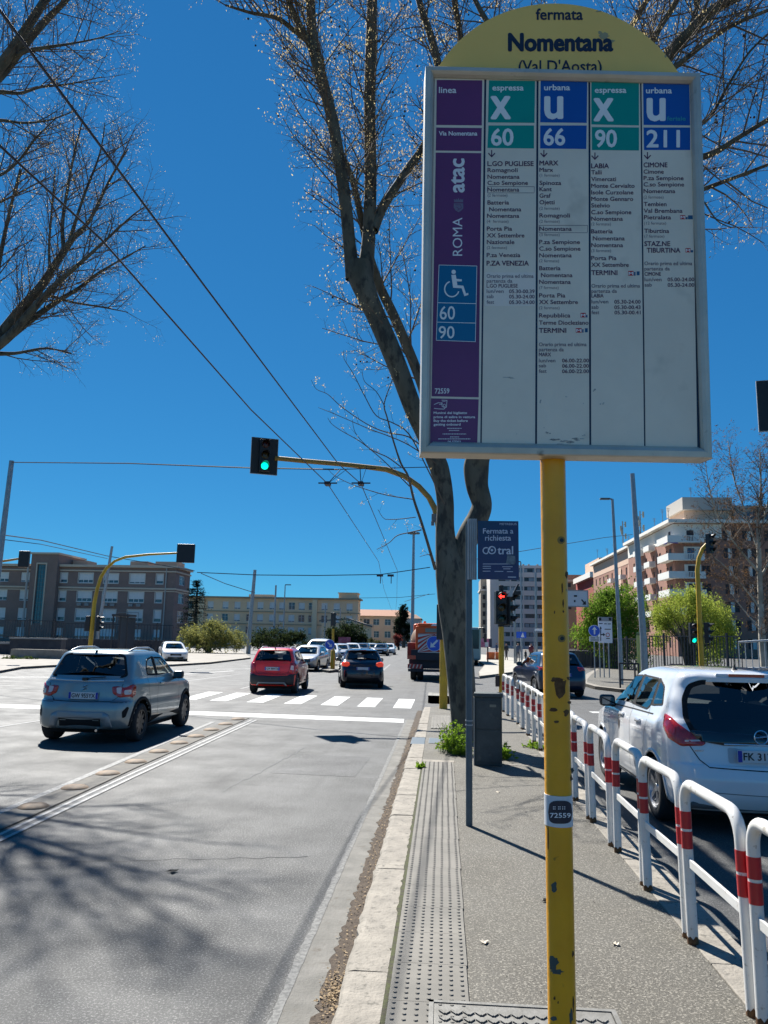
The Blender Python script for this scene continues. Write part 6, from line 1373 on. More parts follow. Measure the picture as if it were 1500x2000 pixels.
    def body(s, name='body', two=None):
        """cuts windows and wheel openings out of the shell"""
        keep = []; mi = []
        for f in s.F:
            c = sum((Vector(s.V[i]) for i in f), Vector((0, 0, 0)))/4; drop = False
            for view, poly in s.holes:
                if view == 'rear' and c.y < s.L*.35 and c.z > .8 and inpoly((c.x, c.z), poly): drop = True
                elif view == 'front' and c.y > s.L*.4 and c.z > .85 and inpoly((c.x, c.z), poly): drop = True
                elif view == 'left' and c.x < -.35 and inpoly((c.y, c.z), poly): drop = True
                elif view == 'right' and c.x > .35 and inpoly((c.y, c.z), poly): drop = True
            for wy in s.wheels:
                if abs(c.x) > .45 and (c.y-wy)**2+(c.z-s.wz)**2 < (s.archr*.985)**2: drop = True
            if not drop: keep.append(f); mi.append(1 if two and c.z < two[0](c) else 0)
        b = MB(); b.v = list(s.V); b.f = keep; b.m = mi
        b.f.append(tuple(range(s.nring))); b.m.append(0)
        me = bpy.data.meshes.new(name); me.from_pydata(b.v, [], b.f)
        for q in ([two_sided(s.paint)] if not two else [two_sided(s.paint), two[1]]): me.materials.append(q)
        me.polygons.foreach_set('material_index', b.m)
        bm = bmesh.new(); bm.from_mesh(me); bmesh.ops.delete(bm, geom=[v for v in bm.verts if not v.link_faces], context='VERTS'); bmesh.ops.recalc_face_normals(bm, faces=bm.faces); bm.to_mesh(me); bm.free()
        me.polygons.foreach_set('use_smooth', [True]*len(me.polygons)); me.set_sharp_from_angle(angle=R(38))
        o = bpy.data.objects.new(name, me); COL.objects.link(o); o.parent = s.t; s.bodyo = o
        return o
    def arches(s, m, w=.05, th=.012, wz=None, view=('left', 'right')):
        for wy in s.wheels:
            for vw in view:
                r0, r1 = s.archr-.004, s.archr+w; wz_ = s.wz; a0 = math.asin(max(-1, min(1, (s.sillz-wz_)/r1)))
                outer = [(wy+r1*math.cos(a), wz_+r1*math.sin(a)) for a in np.linspace(a0, math.pi-a0, 26)]; inner = [(wy+r0*math.cos(a), wz_+r0*math.sin(a)) for a in np.linspace(math.pi-a0, a0, 26)]
                s.patch('arch_trim', vw, outer+inner, m, .010, th=th, step=.5)
            for sx in (-1, 1):
                b = MB(); v = []
                for k in range(15):
                    a = math.pi*k/14; r_ = s.archr+.01
                    v += [(sx*.46, wy+r_*math.cos(a), s.wz+r_*math.sin(a)), (sx*.78, wy+r_*math.cos(a), s.wz+r_*math.sin(a))]
                b.add(v, [(2*k, 2*k+1, 2*k+3, 2*k+2) for k in range(14)]+[tuple(2*k for k in range(15))]); b.build('wheel_liner', tyrew, s.t)
    def interior(s, zs=.55, rows=((1.75, (-.36, .36)),), bench=.95, w=.62, top=1.0):
        for y, xs in rows:
            for x in xs:
                b = MB(); b.box((x, y+.05, zs), (.46, .48, .18)); b.box((x, y-.22, zs+.38), (.44, .13, .66), rx=R(-10)); st = b.build('seat', seatm, s.t, bevel=.04)
                b = MB(); b.box((x, y-.31, zs+.82), (.25, .10, .19)); b.build('headrest', seatm, st, bevel=.035)
        b = MB(); b.box((0, bench, zs), (w*2, .45, .18)); b.box((0, bench-.25, zs+.30), (w*2, .13, .56), rx=R(-12)); be = b.build('rear_bench', seatm, s.t, bevel=.04)
        for x in (-.36, .36): b = MB(); b.box((x, bench-.32, zs+.64), (.25, .09, .15)); b.build('headrest', seatm, be, bevel=.03)
        b = MB(); b.b2((-w-.05, .3, .33), (w+.05, s.L-1.05, .42)); b.b2((-w, s.L*.66, .42), (w, s.L*.73, .95)); b.build('cabin_floor', cabin, s.t)
        b = MB(); b.b2((-.66, .35, .16), (.66, s.L-.45, .24)); b.build('underbody', tyrew, s.t)
    def plate(s, txt, x, z, y, w=.50, h=.11, tilt=0.):
        b = MB(); b.box((x, y, z), (w, .012, h), 0, rx=tilt); o = b.build('number_plate', platew, s.t)
        fn = lambda px, pz, w_=0.: (px, y-.0075-w_-(z-pz)*math.tan(tilt)*-1, pz)
        b = MB(); 
        for sx in (-1, 1): b.add([fn(x+sx*(w/2-.002), z-h/2+.003), fn(x+sx*(w/2-.043), z-h/2+.003), fn(x+sx*(w/2-.043), z+h/2-.003), fn(x+sx*(w/2-.002), z+h/2-.003)], [(0, 1, 2, 3)])
        b.build('plate_band', plateb, o)
        if txt:
            v, f = text2d(txt); a = np.array(v); lo, hh = a.min(0), a.max(0); b = MB(); x0, x1 = x-w/2+.055, x+w/2-.055
            for k, (dx, dz) in enumerate(_bo(.0018)): b.add([fn(x0+(q[0]-lo[0])/(hh[0]-lo[0])*(x1-x0)+dx, z-.034+(q[1]-lo[1])/.73*.072+dz, .0012+k*.00003) for q in v], f)
            b.build('plate_lettering', black, o)
        return o
    def mirror(s, sx, y, z, m, x=None):
        h, nn = s.cast('left' if sx < 0 else 'right', (y, z)); x0 = abs(h.x) if h else .75
        b = MB(); 
        for k in range(1): b.box((sx*(x0+.12), y, z+.02), (.20, .13, .15))
        o = b.build('wing_mirror', m, s.t, bevel=.04); b = MB(); b.box((sx*(x0+.02), y, z-.04), (.10, .06, .05)); b.build('mirror_foot', tyrew, o, bevel=.01)
        b = MB(); b.b2((sx*(x0+.12)-.08, y-.068, z-.03), (sx*(x0+.12)+.08, y-.066, z+.07)); b.build('mirror_glass', mat('mirror_glass', (.08, .09, .10), .05, 1.), o)
def lv(*rows): return [r if len(r) == 8 else (*r, .06, .10) for r in rows]
def seam(car, view, pts, w=.007, m=None, closed=False, name='panel_gap'):
    """thin dark gap following a polyline on the shell"""
    P = [np.array(p, float) for p in pts]; n = len(P); Lf, Rt = [], []
    for i in range(n):
        a = P[max(i-1, 0)]; c = P[min(i+1, n-1)]; t = (c-a)/(np.linalg.norm(c-a) or 1); nn = np.array([-t[1], t[0]])*w/2; Lf.append(tuple(P[i]+nn)); Rt.append(tuple(P[i]-nn))
    b = MB(); v = []; ok = []
    Q = []
    for i in range(n-1):
        k = max(1, int(np.linalg.norm(P[i+1]-P[i])/.06))
        for j in range(k): u_ = j/k; Q.append(((1-u_)*np.array(Lf[i])+u_*np.array(Lf[i+1]), (1-u_)*np.array(Rt[i])+u_*np.array(Rt[i+1])))
    Q.append((np.array(Lf[-1]), np.array(Rt[-1])))
    for l_, r_ in Q:
        for p in (l_, r_): h, nn = car.cast(view, p); v.append(tuple(h+nn*.0025) if h is not None else (0, 0, 0)); ok.append(h is not None)
    f = [(2*i, 2*i+1, 2*i+3, 2*i+2) for i in range(len(Q)-1) if all(ok[2*i:2*i+4])]
    b.add(v, f); return b.build(name, m or mat('gap_black', (.008, .008, .009), .8), car.t)

# ---------- blue grey small car, left foreground
pb = mat('paint_blue_grey', (.27, .32, .325), .36, .5, col2=(.24, .29, .30), vs=3, coat=1., bump=0)
lev = lv((.24, .24, .14, 3.55, .66, .15), (.27, .27, .06, 3.62, .80, .2), (.42, .42, 0, 3.68, .84, .22), (.58, .56, .0, 3.70, .845, .22), (.70, .63, .03, 3.69, .835, .2), (.735, .68, .10, 3.68, .832, .18), (.88, .76, .12, 3.66, .832, .16),
         (1.00, .86, .14, 3.55, .825, .15), (1.045, .96, .16, 3.15, .80, .14), (1.075, 1.03, .18, 2.82, .775, .13), (1.10, 1.07, .20, 2.72, .765, .13), (1.28, 1.25, .31, 2.42, .715, .14), (1.44, 1.42, .40, 2.16, .665, .15), (1.52, 1.51, .46, 1.98, .62, .18), (1.56, 1.555, .60, 1.80, .53, .25), (1.575, 1.575, .85, 1.6, .35, .25), (1.58, 1.58, 1.1, 1.3, .05, .02))
ig = Car('small_suv', 'small blue grey hatchback SUV with roof rails in the left lane', 'car', (-6.10, 12.98, 0), .5, lev, 3.70, pb, wheels=[.66, 3.09], wr=.325, archr=.385, track=.735, spokes=9, rimm=mat('dark_alloy', (.06, .062, .066), .35, .7))
ig.wz = .33; ig.sillz = .30
ig.window('rear', [(-.60, 1.10), (-.68, 1.13), (-.55, 1.47), (-.46, 1.505), (.46, 1.505), (.55, 1.47), (.68, 1.13), (.60, 1.10)], g=cglassd, name='rear_window')
for v_ in ('right', 'left'):
    ig.window(v_, [(.98, 1.12), (1.02, 1.30), (1.12, 1.41), (1.36, 1.445), (1.42, 1.10)], g=cglass, rim=.03, name='side_window'); ig.window(v_, [(1.50, 1.10), (1.46, 1.44), (1.86, 1.43), (2.14, 1.31), (2.42, 1.11)], g=cglass, rim=.03, name='side_window')
    ig.patch('pillar_trim', v_, [(1.40, 1.10), (1.35, 1.45), (1.47, 1.45), (1.51, 1.10)], tyrew, .003)
    seam(ig, v_, [(1.43, 1.10), (1.40, .70), (1.42, .36)]); seam(ig, v_, [(2.62, 1.04), (2.60, .70), (2.52, .36)]); seam(ig, v_, [(.98, 1.10), (.93, .92), (1.02, .72), (1.10, .36)])
    ig.patch('sill_cladding', v_, [(1.02, .28), (2.74, .28), (2.72, .40), (1.04, .40)], tyrew, .012, th=.02, step=.2)
    for hy in (1.62, 2.62-.95+.02): pass
    ig.patch('door_handle', v_, roundp([(1.52, .94), (1.70, .94), (1.70, .975), (1.52, .975)], .015), pb, .016, th=.014, step=.2)
    seam(ig, v_, [(1.0, .86), (1.6, .84), (2.5, .80), (3.2, .80)], .012, mat('crease_light', (.22, .28, .30), .3, .5, coat=1.), name='body_crease')
ig.window('front', [(-.60, 1.08), (-.50, 1.42), (.50, 1.42), (.60, 1.08)], g=cglass, name='windscreen')
for s_, v_ in ((-1, 'cl'), (1, 'cr')): pass
for s_ in (-1, 1):
    q = lambda pts: [(s_*x, z) for x, z in pts]
    lt = ig.patch('tail_light', 'rear', roundp(q([(.47, .955), (.80, .99), (.805, .80), (.62, .775), (.50, .84)]), .03), redl, .018, th=.03, step=.06)
    ig.patch('lamp_unit', 'rear', roundp(q([(.55, .94), (.64, .95), (.64, .835), (.57, .85)]), .02), clearl, .021, par=lt); ig.patch('lamp_unit', 'rear', roundp(q([(.68, .90), (.77, .91), (.77, .83), (.69, .825)]), .02), clearl, .021, par=lt)
    ig.patch('bumper_vent', 'rear', roundp(q([(.70, .55), (.76, .63), (.78, .61), (.75, .46), (.71, .44)]), .02), tyrew, .006)
    b = MB(); hp = [ig.cast('top', (s_*.53, y)) for y in np.linspace(.62, 1.95, 12)]
    pts = [Vector((h[0].x, h[0].y, h[0].z+(.045*min(1, 4*min(k, 11-k)/11)) - .0)) for k, h in enumerate(hp) if h[0] is not None]; b.tube(pts, .018, 8); b.build('roof_rail', mat('rail_silver', (.42, .44, .46), .35, .8), ig.t, smooth=60)
ig.patch('rear_skid_plate', 'rear', roundp([(-.56, .28), (-.50, .50), (-.40, .545), (.40, .545), (.50, .50), (.56, .28), (.42, .28), (.37, .43), (-.37, .43), (-.42, .28)], .02), mat('skid_silver', (.30, .32, .33), .45, .5), .016, th=.02)
ig.patch('bumper_grille', 'rear', [(-.36, .30), (-.36, .425), (.36, .425), (.36, .30)], tyrew, .006); ig.patch('bumper_grille', 'rear', [(-.34, .40), (-.34, .41), (.34, .41), (.34, .40)], pb, .012)
seam(ig, 'rear', [(-.66, 1.06), (-.60, .80), (-.50, .71), (0, .70), (.50, .71), (.60, .80), (.66, 1.06)], .009); seam(ig, 'rear', [(-.80, .70), (-.50, .695)], .008); seam(ig, 'rear', [(.80, .70), (.50, .695)], .008)
ig.patch('window_ledge', 'rear', roundp([(-.66, 1.045), (-.64, 1.07), (0, 1.055), (.64, 1.07), (.66, 1.045), (0, 1.03)], .01), mat('ledge_bright', (.55, .58, .60), .25, .7), .012, th=.01)
b = MB(); b.tube([(-.02, .155, 1.075), (.10, .17, 1.10), (.33, .19, 1.115)], .010, 6); b.box((-.02, .165, 1.075), (.09, .05, .05)); b.build('rear_wiper', black, ig.t)
b = MB(); pts = [(.045, .055), (-.05, .0), (-.02, -.015), (.045, -.0), (-.04, -.06), (.055, 0.0), (.02, .015), (-.045, 0)]
b.tube([(.035, .112, .975), (-.03, .112, .945), (.035, .112, .925), (-.035, .112, .895)], .011, 6); b.build('badge', chrome, ig.t)
pl = ig.plate('GW 955YX', .0, .80, .095, .52, .115)
b = MB(); b.b2((-.018, .46, 1.525), (.018, .52, 1.56)); b.build('aerial', black, ig.t)
b = MB(); b.tube([(.30, .12, .24), (.30, .02, .235)], .022, 10); b.build('exhaust', chrome, ig.t)
for sx in (-1, 1): ig.mirror(sx, 2.36, 1.06, black)
ig.body(); ig.arches(tyrew, .055); ig.interior(zs=.50, rows=((1.95, (-.34, .34)),), bench=1.15, w=.55)

# ---------- red hatchback
pr = mat('paint_red', (.85, .025, .010), .32, 0., col2=(.78, .02, .008), vs=3, coat=1.)
lev = lv((.25, .25, .14, 3.55, .64, .15), (.28, .28, .06, 3.60, .77, .2), (.42, .42, .0, 3.64, .795, .22), (.57, .56, .0, 3.67, .80, .22), (.66, .62, .04, 3.66, .80, .2), (.70, .68, .09, 3.64, .80, .18), (.85, .76, .11, 3.60, .80, .16),
         (.96, .86, .13, 3.50, .79, .15), (1.02, .94, .15, 3.2, .765, .14), (1.06, 1.0, .17, 2.85, .745, .13), (1.08, 1.03, .18, 2.76, .735, .13), (1.24, 1.22, .28, 2.42, .68, .14), (1.39, 1.38, .38, 2.12, .62, .15), (1.46, 1.455, .46, 1.95, .57, .18), (1.50, 1.495, .62, 1.75, .48, .22), (1.515, 1.515, .9, 1.5, .3, .2), (1.52, 1.52, 1.1, 1.3, .05, .02))
kr = Car('hatchback', 'red hatchback with black lower bumper and roof rails at the zebra crossing', 'car', (-5.62, 25.75, 0), 2, lev, 3.68, pr, wheels=[.66, 3.05], wr=.30, archr=.35, track=.70, spokes=6, nside=44, sub=3)
kr.wz = .305; kr.sillz = .3; tb = mat('cladding_black', (.018, .018, .022), .6)
kr.window('rear', [(-.58, 1.06), (-.62, 1.10), (-.52, 1.38), (-.44, 1.42), (.44, 1.42), (.52, 1.38), (.62, 1.10), (.58, 1.06)], g=cglassd, name='rear_window')
for v_ in ('right', 'left'):
    kr.window(v_, [(.60, 1.16), (.72, 1.34), (.98, 1.385), (1.36, 1.40), (1.40, 1.08), (.70, 1.10)], rim=.03, name='side_window'); kr.window(v_, [(1.48, 1.07), (1.45, 1.40), (1.80, 1.39), (2.10, 1.28), (2.45, 1.05)], rim=.03, name='side_window')
    kr.patch('sill_cladding', v_, [(1.0, .27), (2.72, .27), (2.70, .40), (1.02, .40)], tb, .012, th=.02, step=.2); seam(kr, v_, [(1.44, 1.07), (1.42, .45)]); seam(kr, v_, [(2.55, 1.0), (2.50, .42)])
kr.window('front', [(-.58, 1.04), (-.48, 1.38), (.48, 1.38), (.58, 1.04)], name='windscreen')
kr.patch('rear_bumper', 'rear', roundp([(-.79, .27), (-.79, .66), (-.62, .65), (-.50, .60), (.50, .60), (.62, .65), (.79, .66), (.79, .27)], .03), tb, .012, th=.02)
kr.patch('skid_strip', 'rear', roundp([(-.52, .28), (-.44, .39), (.44, .39), (.52, .28), (.46, .28), (.40, .345), (-.40, .345), (-.46, .28)], .015), mat('skid_silver'), .028, th=.01)
for s_ in (-1, 1):
    q = lambda pts: [(s_*x, z) for x, z in pts]
    lt = kr.patch('tail_light', 'rear', roundp(q([(.60, 1.00), (.74, 1.02), (.785, .80), (.77, .68), (.63, .70), (.56, .84)]), .03), redl, .018, th=.03, step=.06); kr.patch('lamp_unit', 'rear', roundp(q([(.62, .93), (.69, .93), (.70, .78), (.60, .80)]), .02), clearl if s_ > 0 else redl, .021, par=lt)
    b = MB(); hp = [kr.cast('top', (s_*.50, y)) for y in np.linspace(.62, 1.9, 10)]; b.tube([Vector((h[0].x, h[0].y, h[0].z+.04*min(1, min(k, 9-k)/2))) for k, h in enumerate(hp)], .016, 7); b.build('roof_rail', MATS['rail_silver'], kr.t, smooth=60)
seam(kr, 'rear', [(-.60, 1.03), (-.55, .72), (-.46, .64), (.46, .64), (.55, .72), (.60, 1.03)], .01)
kr.plate('GM 889TB', .0, .82, .088, .50, .11)
b = MB(); b.b2((-.015, .5, 1.48), (.015, .55, 1.53)); b.build('aerial', black, kr.t)
for sx in (-1, 1): kr.mirror(sx, 2.38, 1.03, black)
kr.body(); kr.arches(tb, .045); kr.interior(zs=.55, rows=((1.9, (-.33, .33)),), bench=1.05, w=.52)

# ---------- dark blue hatchback
pk = mat('paint_midnight', (.010, .014, .028), .25, .4, coat=1.)
lev = lv((.23, .23, .14, 3.85, .66, .15), (.26, .26, .06, 3.93, .80, .2), (.40, .40, .0, 3.99, .84, .24), (.56, .52, .0, 4.02, .845, .24), (.72, .60, .03, 4.01, .84, .2), (.80, .66, .07, 3.98, .84, .18), (.90, .74, .10, 3.92, .835, .16),
         (.97, .82, .14, 3.75, .82, .15), (1.02, .90, .22, 3.3, .795, .15), (1.05, .96, .28, 2.95, .77, .14), (1.07, .98, .31, 2.86, .76, .14), (1.21, 1.16, .46, 2.5, .70, .15), (1.35, 1.33, .58, 2.15, .63, .16), (1.42, 1.41, .52, 1.9, .58, .18), (1.455, 1.455, .70, 1.7, .49, .22), (1.475, 1.475, 1.0, 1.5, .3, .2), (1.48, 1.48, 1.2, 1.4, .05, .02))
mz = Car('hatchback', 'dark navy hatchback beyond the zebra, right of the red car', 'car', (-2.98, 29.9, 0), 9, lev, 4.03, pk, wheels=[.72, 3.28], wr=.31, archr=.36, track=.74, spokes=5, nside=44, sub=3, rimm=mat('alloy', (.30, .31, .33), .35, .8))
mz.wz = .315; mz.sillz = .29
mz.window('rear', [(-.60, 1.05), (-.66, 1.09), (-.52, 1.35), (-.44, 1.385), (.44, 1.385), (.52, 1.35), (.66, 1.09), (.60, 1.05)], g=cglassd, name='rear_window')
for v_ in ('right', 'left'):
    mz.window(v_, [(.85, 1.13), (1.05, 1.30), (1.50, 1.355), (1.54, 1.04), (.95, 1.06)], rim=.03, name='side_window'); mz.window(v_, [(1.62, 1.04), (1.59, 1.36), (1.90, 1.34), (2.20, 1.22), (2.6, 1.02)], rim=.03, name='side_window')
    seam(mz, v_, [(1.58, 1.03), (1.55, .4)]); seam(mz, v_, [(2.72, .96), (2.66, .4)])
mz.window('front', [(-.58, 1.0), (-.48, 1.32), (.48, 1.32), (.58, 1.0)], name='windscreen')
for s_ in (-1, 1):
    q = lambda pts: [(s_*x, z) for x, z in pts]
    lt = mz.patch('tail_light', 'rear', roundp(q([(.52, .95), (.72, .99), (.80, .93), (.79, .82), (.60, .80), (.50, .87)]), .03), mat('tail_lit', (.75, .06, .02), .3, emit=.25), .02, th=.03, step=.06)
mz.patch('bumper_insert', 'rear', roundp([(-.62, .26), (-.60, .42), (.60, .42), (.62, .26)], .02), tyrew, .01, th=.01)
b = MB(); b.b2((-.14, .50, 1.425), (.14, .53, 1.445)); b.build('brake_light', redl, mz.t)
mz.plate('', .0, .74, .030, .50, .11); [mz.mirror(sx, 2.5, 1.0, pk) for sx in (-1, 1)]
b = MB(); put = None
mz.body(); mz.arches(pk, .02, th=.006); mz.interior(zs=.52, rows=((2.0, (-.34, .34)),), bench=1.2, w=.52)

# ---------- white compact MPV, right
pw = mat('paint_white', (.74, .75, .76), .22, 0., col2=(.71, .72, .73), vs=2, coat=1.)
lev = lv((.22, .22, .16, 4.1, .70, .15, .10, .12), (.25, .25, .07, 4.18, .84, .22, .10, .14), (.38, .38, .0, 4.24, .885, .25, .12, .16), (.54, .52, -.01, 4.28, .895, .26, .14, .18), (.66, .60, .03, 4.28, .895, .24, .12, .18), (.70, .66, .07, 4.26, .893, .22, .10, .16), (.86, .76, .10, 4.18, .892, .20, .09, .14),
         (.98, .86, .13, 4.02, .885, .18, .09, .14), (1.05, .95, .16, 3.6, .865, .16, .09, .14), (1.09, 1.02, .19, 3.2, .84, .15, .09, .12), (1.11, 1.05, .21, 3.08, .83, .15, .09, .12), (1.27, 1.23, .30, 2.72, .775, .15, .09, .10), (1.42, 1.40, .38, 2.42, .715, .16, .08, .08), (1.52, 1.51, .38, 2.2, .665, .18, .07, .06), (1.575, 1.57, .50, 2.0, .58, .22, .06, .05), (1.605, 1.605, .85, 1.8, .40, .25, .05, .05), (1.615, 1.615, 1.3, 1.5, .05, .02, .0, .0))
mv = Car('compact_mpv', 'white compact family car with red tail light beside the railings on the right', 'car', (3.19, 8.08, 0), 0, lev, 4.28, pw, wheels=[.80, 3.44], wr=.325, archr=.375, track=.79, spokes=5, nside=84, sub=6, rimm=mat('silver_alloy', (.42, .43, .45), .3, .85), style=1)
mv.wz = .33; mv.sillz = .28
mv.window('rear', [(-.655, .96), (-.70, 1.10), (-.67, 1.30), (-.585, 1.45), (-.46, 1.495), (.46, 1.495), (.585, 1.45), (.67, 1.30), (.70, 1.10), (.655, .96), (.40, .915), (-.40, .915)], r=.05, rim=.05, g=glass_mat('mpv_rear_glass', (.30, .36, .35)), name='rear_window')
mv.patch('tailgate_panel', 'rear', roundp([(-.66, .99), (-.60, .90), (-.36, .865), (.36, .865), (.60, .90), (.66, .99), (.63, 1.0), (-.63, 1.0)], .02), mat('gloss_black', (.008, .009, .012), .12, coat=1.), .012, th=.006)
for v_ in ('right', 'left'):
    mv.window(v_, [(.66, 1.20), (.80, 1.40), (1.02, 1.465), (1.02, 1.17)], rim=.019, r=.05, name='side_window')
    mv.window(v_, [(1.08, 1.17), (1.08, 1.475), (1.72, 1.485), (1.78, 1.12), (1.2, 1.11)], rim=.019, r=.05, name='side_window'); mv.window(v_, [(1.86, 1.12), (1.80, 1.485), (2.15, 1.465), (2.50, 1.33), (2.80, 1.10)], rim=.019, r=.05, name='side_window')
    mv.patch('pillar_trim', v_, [(1.77, 1.12), (1.70, 1.49), (1.81, 1.49), (1.87, 1.12)], tyrew, .003); mv.patch('pillar_trim', v_, [(1.01, 1.17), (1.01, 1.47), (1.09, 1.475), (1.09, 1.17)], tyrew, .003)
    seam(mv, v_, [(1.82, 1.11), (1.79, .8), (1.80, .36)]); seam(mv, v_, [(2.98, 1.04), (2.95, .6), (2.86, .36)]); seam(mv, v_, [(1.10, 1.15), (1.05, 1.0), (1.14, .78), (1.22, .5), (1.22, .36)]); seam(mv, v_, [(1.22, .30), (2.95, .30)], .02)
    for y_ in (1.28, 2.12): mv.patch('door_handle', v_, roundp([(y_, .96), (y_+.22, .95), (y_+.22, .99), (y_, 1.0)], .018), pw, .022, th=.02, step=.2)
    seam(mv, v_, [(.9, 1.09), (1.8, 1.075), (2.85, 1.05)], .014, tyrew, name='waist_strip')
mv.window('front', [(-.66, 1.06), (-.56, 1.44), (.56, 1.44), (.66, 1.06)], r=.05, name='windscreen')
cz = lambda pts: pts
cq = lambda pts: [(.47+(x+.21)*.72, z) for x, z in pts]
for s_, v_ in ((-1, 'cl'), (1, 'cr')):
    # corner lamp drawn on the diagonal
    lt = mv.patch('tail_light', v_, roundp(cq([(-.21, .885), (-.18, .855), (.06, .84), (.26, .90), (.40, 1.00), (.455, 1.10), (.44, 1.13), (.30, 1.115), (.10, 1.04), (-.10, .94)]), .025), redl, .010, th=.012, step=.05)
    mv.patch('lamp_unit', v_, roundp(cq([(.16, .93), (.30, .98), (.36, 1.07), (.28, 1.08), (.14, 1.0)]), .03), mat('tail_deep', (.30, .004, .008), .15, coat=1.), .013, par=lt, step=.05)
    seam(mv, v_, cq([(.09, .85), (.10, 1.03)]), .008); mv.patch('lamp_unit', v_, roundp(cq([(-.15, .895), (.02, .885), (.02, .90), (-.13, .91)]), .006), clearl, .013, par=lt)
seam(mv, 'rear', [(-.74, 1.02), (-.70, .88), (-.60, .72), (-.52, .655), (0, .64), (.52, .655), (.60, .72), (.70, .88), (.74, 1.02)], .010); seam(mv, 'rear', [(-.80, .43), (0, .41), (.80, .43)], .008, mat('gap_grey', (.16, .17, .18), .7))
mv.patch('lower_bumper', 'rear', roundp([(-.72, .23), (-.70, .32), (.70, .32), (.72, .23)], .02), mat('bumper_grey', (.10, .105, .11), .6), .01, th=.01)
mv.patch('plate_recess', 'rear', roundp([(-.33, .70), (-.33, .845), (.33, .845), (.33, .70)], .02), mat('recess_grey', (.45, .46, .47), .4), .004)
mv.patch('chrome_strip', 'rear', roundp([(-.36, .868), (-.36, .882), (.36, .882), (.36, .868)], .004), chrome, .022, th=.01)
mv.plate('FK 317NR', .0, .775, .040, .52, .115)
b = MB(); y0 = mv.cast('rear', (0, .955))[0].y-.024; pts = [(.065*math.cos(a), y0, .955+.065*math.sin(a)) for a in np.linspace(0, 2*math.pi, 28)]; b.tube(pts, .0075, 6, cap=False); b.tube([(-.075, y0, .948), (.012, y0, .955), (-.012, y0, .957), (.075, y0, .963)], .0075, 6); b.build('badge', chrome, mv.t, smooth=60)
b = MB(); x = -.66
for k in range(9): b.b2((-.64+k*.013, mv.cast('rear', (-.6, .80))[0].y-.006, .80), (-.64+k*.013+.009, mv.cast('rear', (-.6, .80))[0].y-.002, .813))
b.build('model_script', chrome, mv.t)['kind'] = 'stuff'
b = MB(); v_ = mv.cast('top', (0, .50))[0]; b.box((0, .425, 1.545), (.62, .06, .035)); b.build('spoiler', pw, mv.t, bevel=.012)
b = MB(); b.box((0, .39, 1.545), (.36, .012, .030)); bl_ = b.build('brake_light', redl, mv.t)
b = MB(); q0 = mv.cast('top', (0, .72))[0]; b.lathe([(.035, 0), (.02, .02), (.012, .035), (.004, .05), (.0035, .15), (0, .152)], tuple(q0), n=10); b.build('aerial', black, mv.t)
for sx in (-1, 1): mv.mirror(sx, 2.76, 1.08, black)
b = MB(); h_ = mv.cast('left', (2.35, .86)); pts = [(-.04, .06), (.04, .06), (.045, -.01), (0, -.08), (-.045, -.01)]; b.add([(h_[0].x-.006, 2.35+u_, .84+w_) for u_, w_ in pts], [(0, 1, 2, 3, 4)]); b.add([(h_[0].x-.006, 2.35+u_, .93+w_) for u_, w_ in ((-.03, 0), (.03, 0), (.035, .03), (.012, .015), (0, .035), (-.012, .015), (-.035, .03))], [tuple(range(7))]); b.build('door_crest', mat('crest_ink', (.12, .10, .09), .6), mv.t)
b = MB(); b.b2((-.10, .34, 1.0), (.10, .46, 1.02)); b.build('wiper_motor', black, mv.t)
mv.body(); mv.arches(pw, .03, th=.008); mv.interior(zs=.46, rows=((2.25, (-.38, .38)),), bench=1.25, w=.62)

# ---------- dark blue car behind the yellow pole
pd = mat('paint_navy_suv', (.012, .024, .055), .28, .4, coat=1.)
lev = lv((.25, .25, .14, 4.05, .70, .15), (.28, .28, .06, 4.13, .84, .2), (.45, .45, .0, 4.2, .87, .24), (.65, .60, .0, 4.22, .875, .24), (.80, .72, .05, 4.2, .87, .2), (.95, .82, .10, 4.1, .86, .16), (1.05, .92, .16, 3.6, .83, .15), (1.09, 1.0, .20, 3.05, .80, .14), (1.25, 1.22, .36, 2.6, .73, .15), (1.42, 1.40, .48, 2.2, .66, .16), (1.50, 1.50, .55, 1.95, .59, .2), (1.54, 1.54, .8, 1.7, .42, .22), (1.55, 1.55, 1.2, 1.4, .05, .02))
db = Car('parked_car', 'dark blue car half hidden behind the yellow pole, on the side road', 'car', (4.25, 27.4, 0), 9, lev, 4.22, pd, wheels=[.78, 3.38], wr=.32, archr=.37, track=.76, nside=36, sub=2, rimm=mat('alloy', (.3, .3, .3), .3))
db.wz = .33; db.sillz = .3
db.window('rear', [(-.64, 1.10), (-.54, 1.44), (.54, 1.44), (.64, 1.10)], g=cglassd, name='rear_window')
for v_ in ('right', 'left'): db.window(v_, [(.75, 1.14), (.98, 1.40), (1.60, 1.42), (1.64, 1.10)], rim=.03, name='side_window'); db.window(v_, [(1.72, 1.10), (1.69, 1.42), (2.1, 1.38), (2.7, 1.06)], rim=.03, name='side_window')
db.window('front', [(-.6, 1.05), (-.5, 1.38), (.5, 1.38), (.6, 1.05)], name='windscreen')
for s_ in (-1, 1): db.patch('tail_light', 'rear', roundp([(s_*x, z) for x, z in [(.50, 1.02), (.84, 1.04), (.84, .90), (.55, .90)]], .03), redl, .02, th=.03)
db.plate('', 0, .78, .03); [db.mirror(sx, 2.6, 1.05, black) for sx in (-1, 1)]
db.body(); db.arches(tyrew, .03); db.interior(zs=.55, rows=((2.1, (-.36, .36)),), bench=1.2, w=.55)

